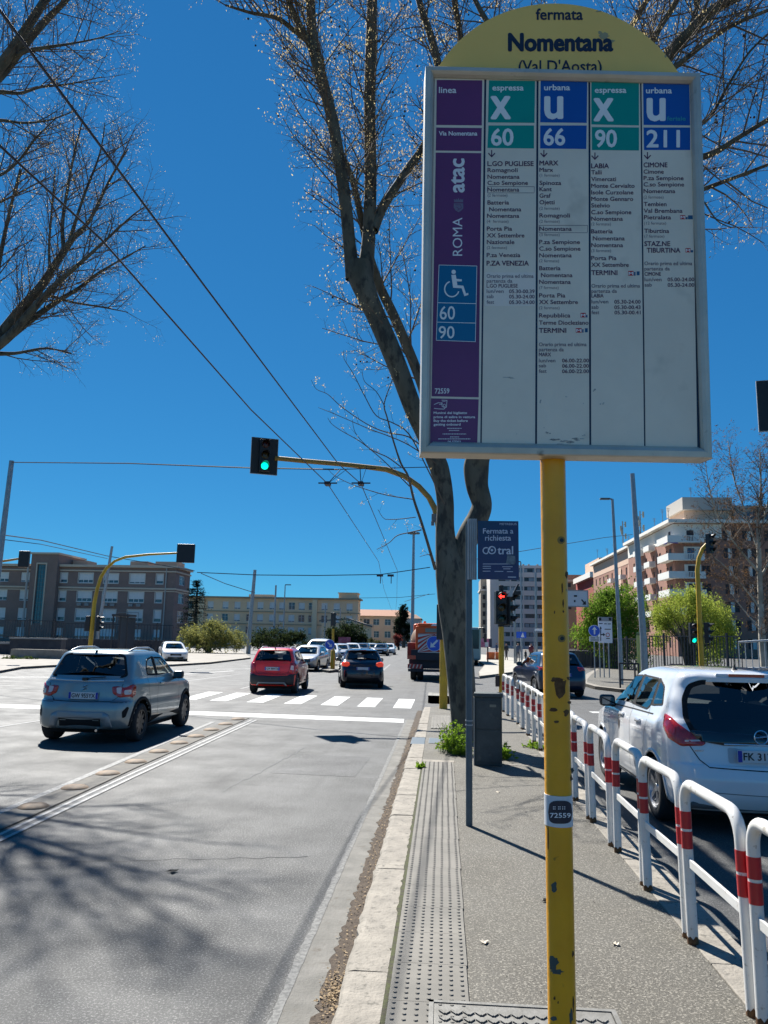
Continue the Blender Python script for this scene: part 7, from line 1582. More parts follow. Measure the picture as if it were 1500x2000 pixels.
# ---------- oncoming cars (fronts towards us)
def oncoming(label, x, y, rz, paintm, s=1., tall=1.5, lights=False, grp='oncoming cars on the far carriageway'):
    hh = tall/1.5
    lev = lv((.24, .24, .14, 4.0, .68, .15), (.28, .28, .05, 4.1, .83, .2), (.45, .42, .0, 4.2, .87, .26), (.62, .56, .0, 4.24, .88, .28), (.80, .66, .04, 4.22, .875, .25), (.92, .76, .08, 4.1, .865, .2), (1.0*hh, .86*hh, .14, 3.75, .84, .16), (1.05*hh, .96*hh, .20, 3.1, .80, .14), (1.22*hh, 1.20*hh, .36, 2.65, .73, .15), (1.38*hh, 1.36*hh, .48, 2.25, .65, .16), (1.455*hh, 1.45*hh, .60, 1.95, .57, .2), (1.49*hh, 1.49*hh, .85, 1.7, .40, .22), (1.5*hh, 1.5*hh, 1.2, 1.4, .05, .02))
    c = Car('oncoming_car', label, 'car', (x, y, 0), rz, lev, 4.24, paintm, wheels=[.8, 3.38], wr=.31, archr=.36, track=.76, nside=30, sub=2, rimm=mat('alloy', (.3, .3, .3), .3), group=grp, far=True)
    c.wz = .315; c.sillz = .3
    c.window('front', [(-.64, 1.0*hh), (-.53, 1.36*hh), (.53, 1.36*hh), (.64, 1.0*hh)], g=glass_mat('windscreen_glass', (.30, .36, .36)), name='windscreen')
    for v_ in ('right', 'left'): c.window(v_, [(.75, 1.08*hh), (.98, 1.36*hh), (1.62, 1.38*hh), (1.64, 1.04*hh)], rim=.03, name='side_window'); c.window(v_, [(1.72, 1.04*hh), (1.69, 1.38*hh), (2.1, 1.34*hh), (2.72, 1.01*hh)], rim=.03, name='side_window')
    c.window('rear', [(-.62, 1.06*hh), (-.52, 1.38*hh), (.52, 1.38*hh), (.62, 1.06*hh)], name='rear_window')
    for s_ in (-1, 1): c.patch('headlight', 'front', roundp([(s_*x_, z) for x_, z in [(.42, .66), (.80, .74), (.82, .62), (.50, .56)]], .03), mat('headlight_lens', (.62, .64, .66), .12, coat=1.), .015, th=.02)
    c.patch('grille', 'front', roundp([(-.36, .50), (-.38, .62), (.38, .62), (.36, .50)], .03), tyrew, .01); c.patch('bumper_intake', 'front', roundp([(-.55, .28), (-.50, .42), (.50, .42), (.55, .28)], .03), tyrew, .01)
    b = MB(); b.box((0, 4.25, .46), (.5, .012, .11)); b.build('number_plate', platew, c.t)
    for sx in (-1, 1): c.mirror(sx, 2.55, 1.0*hh, paintm)
    c.body(); c.arches(tyrew, .015); c.interior(zs=.5, rows=((2.1, (-.36, .36)),), bench=1.2, w=.5)
    return c
psil = mat('paint_silver', (.50, .51, .51), .3, .6, coat=1.); pwht = mat('paint_white2', (.70, .70, .69), .3, coat=1.); pbk = mat('paint_black_far', (.02, .02, .022), .3, coat=1.)
def fr(px, py): p = gp(px, py); return p[0], p[1]
for lab, px, py, rz, pm, tall in [('silver car coming towards us just right of the red hatchback', 594, 1312, 177, psil, 1.48), ('white van like car behind the silver oncoming car', 612, 1304, 180, pwht, 1.85), ('dark bonneted pale car waiting left of the blue keep right sign', 632, 1293, 184, pwht, 1.5),
                                ('white car right of the keep right sign', 655, 1289, 186, psil, 1.46), ('pale car behind, above the median tip', 677, 1286, 188, pwht, 1.5)]:
    x, y = fr(px, py); o = oncoming(lab, x, y+4.2, rz, pm, tall=tall)
oncoming('white saloon alone on the left far carriageway before the pale bush', *[v+d for v, d in zip(fr(312, 1296), (-1.2, 5.2))], 205, pwht, tall=1.45)
for i, (px, py, pm) in enumerate([(705, 1281, pbk), (722, 1280, psil), (742, 1281, pbk), (757, 1279, pwht)]):
    x, y = fr(px, py); oncoming(['black far car first beyond the median', 'silver far car second beyond the median', 'black far car above the navy hatchback roof', 'white far car just right of the navy hatchback roof'][i], x, min(y, 100)+4, 180, pm, tall=1.45)

# ---------- orange works truck
tx0, tx1, Yt = -1.55, .85, 36.5
t = thing('works_truck', 'orange road works truck with chevron board seen from behind, left of the tree', 'truck', (-.35, Yt, 0))
org = mat('truck_orange', (.92, .13, .02), .45, col2=(.80, .11, .015), vs=2); dkb = mat('truck_navy', (.012, .014, .025), .55)
wpart(t, 'chassis', dkb, lambda b: (b.b2((tx0+.05, Yt+.3, .55), (tx1-.05, Yt+6.8, .95)), b.b2((tx0+.15, Yt+.05, .95), (tx1-.05, Yt+.35, 1.42))))
wpart(t, 'rear_panel', org, lambda b: (b.b2((tx0+.35, Yt+.1, 1.42), (tx1-.1, Yt+.5, 2.52)), b.b2((tx0+.45, Yt+.08, 2.52), (tx1-.3, Yt+.5, 2.66))), bevel=.04)
b = MB(); b.lathe([(0, 0), (.5, .02), (.72, .4), (.78, 1.2), (.74, 4.0), (.45, 4.5), (0, 4.55)], (-.72, Yt+.7, 1.85), axis='Y', n=24); wb(b, 'tank', mat('tank_buff', (.30, .20, .13), .6, col2=(.20, .12, .07), vs=2), t, smooth=40)
wpart(t, 'side_locker', mat('locker_red', (.20, .03, .015), .5), lambda b: b.b2((tx0-.05, Yt+.5, 1.0), (tx0+.42, Yt+3.2, 1.75)), bevel=.03)
wpart(t, 'cab', org, lambda b: b.b2((tx0+.05, Yt+5.6, .8), (tx1-.05, Yt+7.3, 2.75)), bevel=.12)
cw = wpart(t, 'chevron_board', mat('chevron_white', (.66, .66, .64), .5), lambda b: b.b2((tx0+.47, Yt+.02, 1.30), (tx1-.42, Yt+.09, 2.18)))
cx = (tx0+.47+tx1-.42)/2; hwid = (tx1-.42-tx0-.47)/2
for k in range(-3, 6):
    for s_ in (-1, 1):
        b = MB(); zc = 1.30+k*.25+.05
        pts = [(cx, zc+.62), (cx+s_*hwid, zc+.62-hwid*.95), (cx+s_*hwid, zc+.50-hwid*.95), (cx, zc+.50)]
        cl_ = []
        for (x, z) in pts: cl_.append((x, min(2.17, max(1.31, z))))
        if len(set(cl_)) >= 3 and abs(cl_[0][1]-cl_[3][1])+abs(cl_[1][1]-cl_[2][1]) > .01: b.add([(x, Yt+.012, z) for x, z in cl_], [(0, 1, 2, 3)]); wb(b, 'chevron_stripe', mat('chevron_red', (.50, .03, .02), .5), cw)
roundel(t, (cx, Yt-.03, 1.72), .36, R(135))
wpart(t, 'upper_window', mat('window_grey_green', (.20, .23, .20), .3), lambda b: b.b2((cx-.42, Yt+.06, 2.24), (cx+.45, Yt+.095, 2.42)))
wpart(t, 'top_badge', signw, lambda b: b.add([(cx-.16, Yt+.06, 2.54), (cx+.18, Yt+.06, 2.54), (cx+.08, Yt+.06, 2.64), (cx-.06, Yt+.06, 2.64)], [(0, 1, 2, 3)]))
for s_ in (-1, 1):
    wpart(t, 'tail_light', redl, lambda b: b.b2((cx+s_*1.05-.2, Yt+.0, .98), (cx+s_*1.05+.2, Yt+.08, 1.16)))
    bb_ = wpart(t, 'bumper_board', mat('board_red', (.42, .04, .03), .5), lambda b: b.b2((cx+s_*.88-.34, Yt-.04, .56), (cx+s_*.88+.34, Yt+.04, .76)))
    for k in range(4): b = MB(); x = cx+s_*.88-.30+k*.17; b.add([(x, Yt-.045, .57), (x+.06, Yt-.045, .57), (x+.12, Yt-.045, .75), (x+.06, Yt-.045, .75)], [(0, 1, 2, 3)]); wb(b, 'board_stripe', mat('stripe_pale', (.62, .5, .42), .5), bb_)
wpart(t, 'rear_bumper', dkb, lambda b: b.b2((tx0+.02, Yt-.02, .42), (tx1-.02, Yt+.2, .54)))
for yy in (1.2, 5.9):
    for s_ in (-1, 1):
        b = MB(); b.lathe([(.2, .02), (.26, .0), (.46, 0), (.49, .06), (.49, .24), (.44, .28), (.2, .26)], (cx+s_*.98-.14, Yt+yy, .49), axis='X', n=24); wb(b, 'wheel', mat('tyre_rubber'), t, smooth=40)
        if yy < 2: b = MB(); b.lathe([(.2, .02), (.26, .0), (.46, 0), (.49, .06), (.49, .24), (.44, .28), (.2, .26)], (cx+s_*.66-.14, Yt+yy, .49), axis='X', n=24); wb(b, 'wheel', mat('tyre_rubber'), t, smooth=40)
for x in (-.9, .4): b = MB(); b.lathe([(.07, 0), (.08, .1), (.05, .16), (0, .17)], (x, Yt+6.2, 2.75), n=12); wb(b, 'beacon', orangel, t)
# coach half hidden by the tree
Yb = 62.; t = thing('coach', 'pale coach with big black mirror, mostly hidden behind the tree trunk', 'bus', (2.3, Yb, 0)); xl, xr = at(905, 1250, Yb)[0], at(938, 1250, Yb)[0]+.15
wpart(t, 'body', mat('coach_teal', (.20, .33, .34), .4), lambda b: b.b2((xl-.6, Yb, .4), (xr-.1, Yb+10, 3.0)), bevel=.15)
wpart(t, 'windscreen', mat('coach_glass', (.02, .03, .035), .1), lambda b: b.b2((xl-.4, Yb-.03, 1.3), (xr-.25, Yb+.02, 2.8)), bevel=.02)
b = MB(); b.tube([(xr-.3, Yb, 2.9), (xr+.1, Yb-.3, 2.95), (xr+.22, Yb-.35, 2.5)], .05, 8); b.box((xr+.22, Yb-.35, 2.15), (.22, .12, .65)); wb(b, 'mirror', black, t, bevel=.03)
for x in (xl-.3, xr-.45): b = MB(); b.lathe([(.2, 0), (.48, 0), (.48, .28), (.2, .28)], (x-.1, Yb+1.5, .48), axis='X', n=20); wb(b, 'wheel', MATS['tyre_rubber'], t)
# ------------------------------------------------------------------ trees and plants
bark = mat('plane_bark', (.070, .066, .048), .9, col2=(.15, .138, .105), vs=2.2, vd=6, col3=(.045, .042, .036), v3s=7, v3=(.5, .62), bump=.5, bs=14, aniso=(1, 1, .45))
twigm = mat('twig_bark', (.10, .075, .055), .85, col2=(.16, .12, .09), vs=3)
budm = leaf_mat('young_leaf', (.66, .56, .30), (.48, .34, .18), .5)
class Tree:
    def __init__(s, seed): s.r = random.Random(seed); s.seg = []; s.tips = []
    def branch(s, p, d, L_, r0, lvl, maxl, n=None, up=.1, wob=.25, kids=None, r1=None):
        rr = s.r; n = n or max(3, int(L_/.28)); pts = [Vector(p)]; d = Vector(d).normalized(); rad = [r0]; r1 = r1 if r1 is not None else r0*.35
        for k in range(n):
            d = (d+Vector((rr.gauss(0, wob), rr.gauss(0, wob), rr.gauss(0, wob)+up))*.35).normalized(); pts.append(pts[-1]+d*(L_/n)); rad.append(r0+(r1-r0)*(k+1)/n)
        s.seg.append((lvl, pts, rad)); s.spawn(pts, rad, lvl, maxl, up, wob)
        return pts
    def spawn(s, pts, rad, lvl, maxl, up, wob, dens=1., t0=.15, side=None, len_=None):
        rr = s.r
        if lvl >= maxl: s.tips.append(pts[-1]); s.tips += [pts[i] for i in range(1, len(pts)-1)]; return
        tot = sum((pts[i+1]-pts[i]).length for i in range(len(pts)-1)); sp = s.space[lvl]/dens; x = tot*t0+rr.random()*sp
        acc = 0
        for i in range(len(pts)-1):
            l = (pts[i+1]-pts[i]).length
            while x < acc+l:
                u_ = (x-acc)/l; q = pts[i].lerp(pts[i+1], u_); t = (pts[i+1]-pts[i]).normalized()
                a = rr.random()*2*math.pi; o = t.orthogonal().normalized(); o = (o*math.cos(a)+t.cross(o)*math.sin(a))
                dd = (t*rr.uniform(.5, 1.0)+o*rr.uniform(.7, 1.1)+Vector((0, 0, up))); 
                if side: dd += Vector(side)*.5
                L2 = (len_ or s.length[lvl])*rr.uniform(.5, 1.15)*(1-.45*(x/tot)); s.branch(q, dd, L2, min(rad[i]*.6, s.rads[lvl]), lvl+1, maxl, up=up, wob=wob)
                x += sp*rr.uniform(.6, 1.4)
            acc += l
def tubes_mesh(segs, nside):
    V, F = [], []
    for pts, rad in segs:
        up = None; k = len(pts); o0 = len(V)
        for i, p in enumerate(pts):
            t = (pts[min(i+1, k-1)]-pts[max(i-1, 0)]).normalized()
            if up is None: up = t.orthogonal().normalized()
            up = (up-t*up.dot(t)).normalized(); w = t.cross(up)
            for j in range(nside): a = 2*math.pi*j/nside; V.append(p+(up*math.cos(a)+w*math.sin(a))*rad[i])
        for i in range(k-1):
            for j in range(nside): j2 = (j+1) % nside; F.append((o0+i*nside+j, o0+i*nside+j2, o0+(i+1)*nside+j2, o0+(i+1)*nside+j))
    b = MB(); b.v = [tuple(v) for v in V]; b.f = F; b.m = [0]*len(F); return b
def smooth_line(pts, rad, sub=5):
    A = catmull([(*p, r_) for p, r_ in zip(pts, rad)], sub); return [Vector(a[:3]) for a in A], [float(a[3]) for a in A]
def leaflets(pts, n, s0, s1, rr, spread=.05, drop=0.):
    b = MB()
    for _ in range(n):
        p = rr.choice(pts); c = Vector((p.x+rr.gauss(0, spread), p.y+rr.gauss(0, spread), p.z+rr.gauss(0, spread)-drop)); s_ = rr.uniform(s0, s1)
        a = Vector((rr.gauss(0, 1), rr.gauss(0, 1), rr.gauss(0, 1))).normalized(); o = a.orthogonal().normalized()
        b.add([c, c+a*s_+o*s_*.45, c+a*s_*1.9, c+a*s_-o*s_*.45], [(0, 1, 2, 3)])
    return b
def put(b, name, m, par, smooth=None, stuff=False):
    off = Vector(wloc(par)); me = bpy.data.meshes.new(name); me.from_pydata([(v[0]-off.x, v[1]-off.y, v[2]-off.z) for v in b.v], [], b.f); me.materials.append(m)
    if smooth: me.polygons.foreach_set('use_smooth', [True]*len(me.polygons))
    o = bpy.data.objects.new(name, me); COL.objects.link(o); o.parent = par
    if stuff: o['kind'] = 'stuff'
    return o

# the plane tree on our pavement
T = Tree(5); T.space = {0: .20, 1: .125, 2: .10}; T.length = {0: 2.0, 1: .8, 2: .34}; T.rads = {0: .017, 1: .0068, 2: .0036}
pt = thing('plane_tree', 'big leaning plane tree with forked mottled trunk and budding twigs, behind the stop sign', 'tree', (.45, 13.7, PZ))
def L3(rows, rpx=True):
    P, Rr = [], []
    for x, y_, Y, w in rows: q = at(x, y_, Y); P.append(tuple(q)); Rr.append(w/2/1500*np.linalg.norm(q-CC)*.985)
    return P, Rr
limbs = []
def limb(rows, name, sub=5, dens=1., t0=.1, grow=True, up=.1, side=None, len_=None, maxl=3, nside=12):
    P, Rr = smooth_line(*L3(rows), sub=sub); put(tubes_mesh([(P, Rr)], nside), name, bark, pt, True)
    if grow: T.spawn(P, Rr, 0, maxl, up, .25, dens, t0, side, len_)
    return P, Rr
limb([(911, 1462, 13.9, 66), (910, 1440, 13.8, 52), (906, 1400, 13.8, 50), (900, 1320, 13.8, 54), (893, 1240, 13.8, 58), (886, 1180, 13.8, 62), (880, 1120, 13.8, 60), (872, 1070, 13.8, 44), (869, 1030, 13.8, 37), (870, 990, 13.8, 34), (866, 950, 13.8, 35), (858, 915, 13.8, 38), (850, 895, 13.8, 38), (832, 850, 13.7, 37), (808, 800, 13.6, 36), (783, 733, 13.5, 37), (760, 675, 13.4, 38), (738, 625, 13.4, 37), (718, 580, 13.3, 40), (702, 535, 13.3, 48), (700, 515, 13.3, 46)], 'trunk', grow=False, nside=20)
limb([(898, 1180, 13.95, 50), (897, 1130, 13.9, 48), (903, 1080, 13.9, 46), (918, 1040, 13.9, 44), (934, 1010, 13.9, 42), (941, 985, 13.9, 40), (932, 950, 13.9, 44), (930, 915, 13.9, 50), (936, 880, 13.8, 46), (958, 760, 13.6, 40), (1005, 600, 13.3, 34), (1080, 430, 13., 30), (1180, 270, 12.6, 26), (1307, 107, 12.2, 21), (1345, 65, 12.1, 18), (1382, 28, 12, 17), (1420, 4, 11.9, 14), (1500, -30, 11.6, 12), (1620, -110, 11.3, 8)], 'trunk_fork', dens=1., t0=.45, nside=18, side=(.2, 0, .5))
A_, _ = limb([(690, 545, 13.3, 30), (683, 480, 13.2, 24), (675, 400, 13.1, 23), (664, 320, 13., 22), (648, 230, 12.9, 21), (628, 150, 12.8, 19), (612, 80, 12.7, 17), (606, 0, 12.6, 15), (600, -120, 12.4, 12), (590, -300, 12.1, 8)], 'limb', dens=1.25, t0=.12, side=(-.7, 0, .2))
limb([(712, 540, 13.4, 34), (719, 480, 13.5, 26), (722, 420, 13.5, 24), (724, 330, 13.6, 22), (722, 220, 13.6, 21), (724, 120, 13.7, 20), (727, 0, 13.7, 17), (735, -140, 13.8, 13), (745, -320, 13.9, 8)], 'limb', dens=1.3, t0=.1)
limb([(728, 450, 13.5, 22), (745, 410, 13.6, 18), (770, 370, 13.7, 16), (800, 325, 13.9, 15), (828, 285, 14., 14), (880, 190, 14.1, 12), (900, 90, 14.2, 11), (888, 0, 14.3, 9), (880, -120, 14.3, 6)], 'limb', dens=1.2)
limb([(838, 800, 14.2, 18), (818, 735, 14.2, 20), (790, 665, 14.1, 20), (765, 608, 14., 19), (742, 560, 13.9, 18), (722, 500, 13.8, 16), (706, 430, 13.7, 13), (688, 350, 13.6, 11), (660, 290, 13.5, 8)], 'limb', dens=.9)
limb([(646, 225, 12.95, 14), (625, 160, 12.8, 13), (606, 90, 12.6, 12), (580, 40, 12.4, 11), (560, -10, 12.2, 9), (530, -120, 12, 6)], 'limb', dens=1.3, side=(-.6, 0, .1))
limb([(606, 85, 12.7, 9), (575, 60, 12.5, 8), (540, 35, 12.3, 7), (490, 25, 12.1, 5), (440, 10, 12, 3)], 'limb', dens=1.4)
limb([(950, 800, 13.7, 26), (925, 600, 13.8, 20), (890, 350, 13.9, 16), (866, 180, 14, 14), (852, 110, 14, 13), (838, 60, 14., 12), (818, 0, 14., 10), (800, -100, 14, 7)], 'limb', dens=1.1, t0=.3)
limb([(1150, 320, 12.7, 16), (1260, 330, 12.4, 13), (1378, 305, 12., 11), (1440, 270, 11.9, 8), (1500, 235, 11.7, 7), (1580, 200, 11.5, 4)], 'limb', dens=1.1, t0=.3)
limb([(1080, 440, 13, 14), (1240, 420, 12.6, 10), (1378, 368, 12.3, 8), (1440, 345, 12.2, 6), (1500, 322, 12, 5), (1570, 300, 12, 3)], 'limb', dens=1.1, t0=.35, side=(.2, 0, -.35))
limb([(1180, 280, 12.6, 12), (1300, 260, 12.2, 9), (1376, 240, 12, 5), (1420, 170, 11.9, 4.4), (1465, 100, 11.8, 3.6), (1520, 50, 11.7, 3)], 'limb', dens=1.1, t0=.3)
limb([(1200, 250, 12.6, 15), (1250, 130, 12.9, 12), (1285, 60, 13., 10), (1322, 0, 13., 9), (1350, -80, 13, 6)], 'limb', dens=1.2)
limb([(1240, 190, 12.4, 12), (1320, 130, 12., 9), (1390, 75, 11.8, 7), (1440, 45, 11.6, 6), (1500, 20, 11.5, 5)], 'limb', dens=1.3)
limb([(1180, 280, 12.6, 13), (1200, 120, 13., 11), (1240, 40, 13.2, 9), (1268, -10, 13.3, 8), (1300, -100, 13.3, 5)], 'limb', dens=1.2)
limb([(1110, 380, 13, 14), (1040, 160, 13.6, 11), (950, 40, 13.9, 9), (910, -40, 14, 6)], 'limb', dens=1.2)
limb([(1340, 70, 12.1, 9), (1360, 20, 12.4, 8), (1372, -60, 12.6, 6)], 'limb', dens=1.3)
limb([(1376, 395, 12.1, 3.5), (1400, 430, 12, 2.6), (1430, 445, 12, 1.6)], 'limb', grow=False, nside=6)
# slender water shoots on the left of the trunk
W0 = [(850, 1112, 13.6, 6.5), (838, 1070, 13.4, 6), (823, 1020, 13.3, 5.6), (808, 975, 13.2, 5.2), (797, 930, 13.1, 4.6), (783, 905, 13, 4), (768, 860, 12.9, 3.4), (756, 815, 12.8, 3), (750, 790, 12.8, 2.6), (765, 745, 12.7, 1.8), (768, 735, 12.7, 1.4)]
T2 = Tree(9); T2.space = {0: .5, 1: .30, 2: .14}; T2.length = {0: .7, 1: .4, 2: .10}; T2.rads = {0: .007, 1: .004, 2: .003}
def shoot(rows, dens=1.):
    P, Rr = smooth_line(*L3(rows), sub=4); put(tubes_mesh([(P, Rr)], 6), 'shoot', twigm, pt, True); T2.spawn(P, Rr, 1, 3, .15, .25, dens)
shoot(W0, .6)
for rows in ([(868, 985, 13.5, 3), (832, 910, 13.3, 2.6), (798, 847, 13.1, 2.6), (765, 825, 13, 2.2), (735, 812, 12.9, 2), (713, 775, 12.8, 1.8), (690, 730, 12.7, 1.5), (672, 701, 12.6, 1.1), (671, 685, 12.6, .8)],
             [(860, 900, 13.4, 3), (798, 853, 13.1, 2.6), (762, 846, 13, 2.3), (732, 836, 12.9, 2.1), (700, 818, 12.8, 1.8), (664, 792, 12.7, 1.6), (640, 770, 12.6, 1.3), (618, 760, 12.5, 1.), (608, 742, 12.5, .7)],
             [(852, 905, 13.4, 2.6), (800, 870, 13.2, 2.2), (760, 852, 13, 2), (722, 838, 12.9, 1.7), (680, 820, 12.8, 1.4), (645, 805, 12.7, 1.2), (622, 796, 12.7, .8)],
             [(783, 912, 13, 2.4), (757, 893, 12.9, 2.2), (728, 880, 12.8, 2), (700, 860, 12.7, 1.7), (668, 842, 12.6, 1.4), (648, 828, 12.5, 1.1), (640, 816, 12.5, .8)],
             [(800, 950, 13.1, 2.4), (770, 920, 13, 2.), (745, 896, 12.9, 1.8), (715, 870, 12.8, 1.5), (694, 845, 12.8, 1.2), (688, 820, 12.7, .8)],
             [(806, 975, 13.2, 2.2), (760, 968, 13.1, 2), (722, 958, 13, 1.7), (685, 945, 12.9, 1.4), (655, 930, 12.8, 1.1), (642, 918, 12.8, .8)],
             [(812, 1010, 13.2, 1.8), (778, 1014, 13.1, 1.6), (752, 1014, 13, 1.3), (738, 995, 12.9, .9)],
             [(752, 795, 12.8, 1.8), (735, 765, 12.8, 1.5), (712, 745, 12.7, 1.2), (707, 722, 12.7, .8)],
             [(823, 1035, 13.3, 2.6), (800, 1040, 13.2, 2.2), (776, 1046, 13.1, 2), (760, 1060, 13, 1.6), (736, 1073, 12.9, 1.2)],
             [(850, 1100, 13.5, 2), (838, 1083, 13.4, 1.5), (820, 1087, 13.3, 1)]): shoot(rows, .9)
put(tubes_mesh([(q, r_) for l, q, r_ in T2.seg], 3), 'fine_shoots', twigm, pt, stuff=True)
s1 = [(q, r_) for l, q, r_ in T.seg if l == 1]; s2 = [(q, r_) for l, q, r_ in T.seg if l > 1]
put(tubes_mesh(s1, 5), 'branches', twigm, pt, True, True); put(tubes_mesh(s2, 3), 'twigs', twigm, pt, stuff=True)
print('TWIGS', len(s1), len(s2), len(T.tips))
put(leaflets(T.tips, 40000, .012, .030, random.Random(3), .03), 'buds_and_leaflets', budm, pt, stuff=True)
put(leaflets(T2.tips, 500, .01, .022, random.Random(4), .02), 'shoot_leaflets', budm, pt, stuff=True)
ico = [(0, 0, 1), (.89, 0, .45), (.28, .85, .45), (-.72, .53, .45), (-.72, -.53, .45), (.28, -.85, .45), (.72, .53, -.45), (-.28, .85, -.45), (-.89, 0, -.45), (-.28, -.85, -.45), (.72, -.53, -.45), (0, 0, -1)]
icf = [(0, 1, 2), (0, 2, 3), (0, 3, 4), (0, 4, 5), (0, 5, 1), (1, 6, 2), (2, 7, 3), (3, 8, 4), (4, 9, 5), (5, 10, 1), (2, 6, 7), (3, 7, 8), (4, 8, 9), (5, 9, 10), (1, 10, 6), (6, 11, 7), (7, 11, 8), (8, 11, 9), (9, 11, 10), (10, 11, 6)]
b = MB(); rr = random.Random(8); tp = rr.sample(T.tips, 420)
for p in tp:
    q = Vector(p)-Vector((0, 0, rr.uniform(.06, .16))); s_ = rr.uniform(.016, .026); b.add([(q.x+x*s_, q.y+y_*s_, q.z+z*s_) for x, y_, z in ico], icf); b.add([tuple(p), (p.x+.003, p.y, p.z), tuple(q)], [(0, 1, 2)])
put(b, 'seed_balls', mat('seed_ball', (.05, .035, .03), .95), pt, stuff=True)

# two bare trees reaching in from the left
def bare_tree(label, base, limbs_, seed, sp, ln, rd, nl, side=None, name='bare_tree', leafm=None, lf=(.01, .02), dens=1., maxl=3, up=.12, trunk_m=None, twig_m=None):
    tr = Tree(seed); tr.space, tr.length, tr.rads = sp, ln, rd; t = thing(name, label, 'tree', base); bk = trunk_m or bark
    for i, (rows, kind, dn) in enumerate(limbs_):
        P, Rr = smooth_line(*rows, sub=5); put(tubes_mesh([(P, Rr)], 12 if kind == 'trunk' else 9), kind, bk, t, True)
        if dn: tr.spawn(P, Rr, 0, maxl, up, .2, dn*dens, .12, side)
    a = [(q, r_) for l, q, r_ in tr.seg if l == 1]; c = [(q, r_) for l, q, r_ in tr.seg if l > 1]
    put(tubes_mesh(a, 4), 'branches', twig_m or twigm, t, True, True); put(tubes_mesh(c, 3), 'twigs', twig_m or twigm, t, stuff=True)
    put(leaflets(tr.tips, nl, *lf, random.Random(seed), .03), 'buds', leafm or budm, t, stuff=True); print(label[:20], len(a), len(c)); return t, tr
def LR(rows): return L3(rows)
Yl = 15.
bare_tree('bare tree whose fan of fine branches enters low at the left edge of the sky', (-12.3, 14.8, 0), [
    (([(-12.3, 14.8, 0), (-12.2, 14.8, 2.5), (-11.6, 14.9, 5), (-10.3, 15, 6.8), tuple(at(-20, 680, Yl))], [.30, .26, .23, .19, .17]), 'trunk', 0),
    (LR([(-25, 690, Yl, 23.0), (5, 650, Yl, 20.2), (40, 605, Yl, 17.3), (80, 558, Yl, 14.4), (105, 520, Yl, 12.2), (140, 468, Yl, 10.1), (175, 430, Yl, 6.5), (215, 350, Yl, 4.3), (250, 290, Yl, 2.2)]), 'limb', 1.15),
    (LR([(-25, 690, 14.9, 18.7), (20, 655, 14.8, 15.8), (70, 598, 14.7, 13.0), (110, 555, 14.6, 10.1), (150, 520, 14.5, 7.2), (200, 475, 14.4, 5.0), (260, 420, 14.3, 2.9), (290, 400, 14.2, 1.8)]), 'limb', 1.15),
    (LR([(0, 672, 14.9, 14.4), (60, 625, 15, 11.5), (110, 590, 15.1, 8.6), (155, 562, 15.2, 6.5), (190, 535, 15.3, 5.0), (240, 505, 15.4, 2.9), (285, 480, 15.5, 1.8)]), 'limb', 1.15),
    (LR([(10, 660, 15.2, 11.5), (50, 600, 15.4, 8.6), (85, 575, 15.6, 6.5), (140, 590, 15.7, 4.3), (200, 600, 15.8, 2.9), (250, 610, 15.9, 1.4)]), 'limb', 1.1),
    (LR([(125, 490, Yl, 7.9), (122, 440, 15.1, 6.5), (130, 380, 15.2, 5.0), (145, 300, 15.3, 3.6), (160, 240, 15.4, 2.2)]), 'limb', 1.),
    (LR([(98, 530, Yl, 5.8), (96, 480, 15.1, 4.3), (102, 400, 15.2, 3.2), (108, 330, 15.3, 2.2)]), 'limb', 1.),
    (LR([(135, 470, Yl, 5.8), (165, 380, 14.8, 4.3), (195, 300, 14.7, 2.9), (205, 240, 14.6, 1.4)]), 'limb', 1.),
    (LR([(-20, 690, Yl, 10.1), (30, 690, 15.1, 5.8), (90, 680, 15.2, 3.6), (140, 690, 15.3, 2.2)]), 'limb', 1.),
    (LR([(-25, 690, 14.9, 13.0), (-10, 560, 14.7, 8.6), (15, 430, 14.5, 5.8), (40, 330, 14.4, 3.6)]), 'limb', 1.1)],
    21, {0: .20, 1: .13, 2: .12}, {0: 1.7, 1: .75, 2: .36}, {0: .014, 1: .0065, 2: .004}, 7000, side=(.4, 0, .25), lf=(.008, .018))
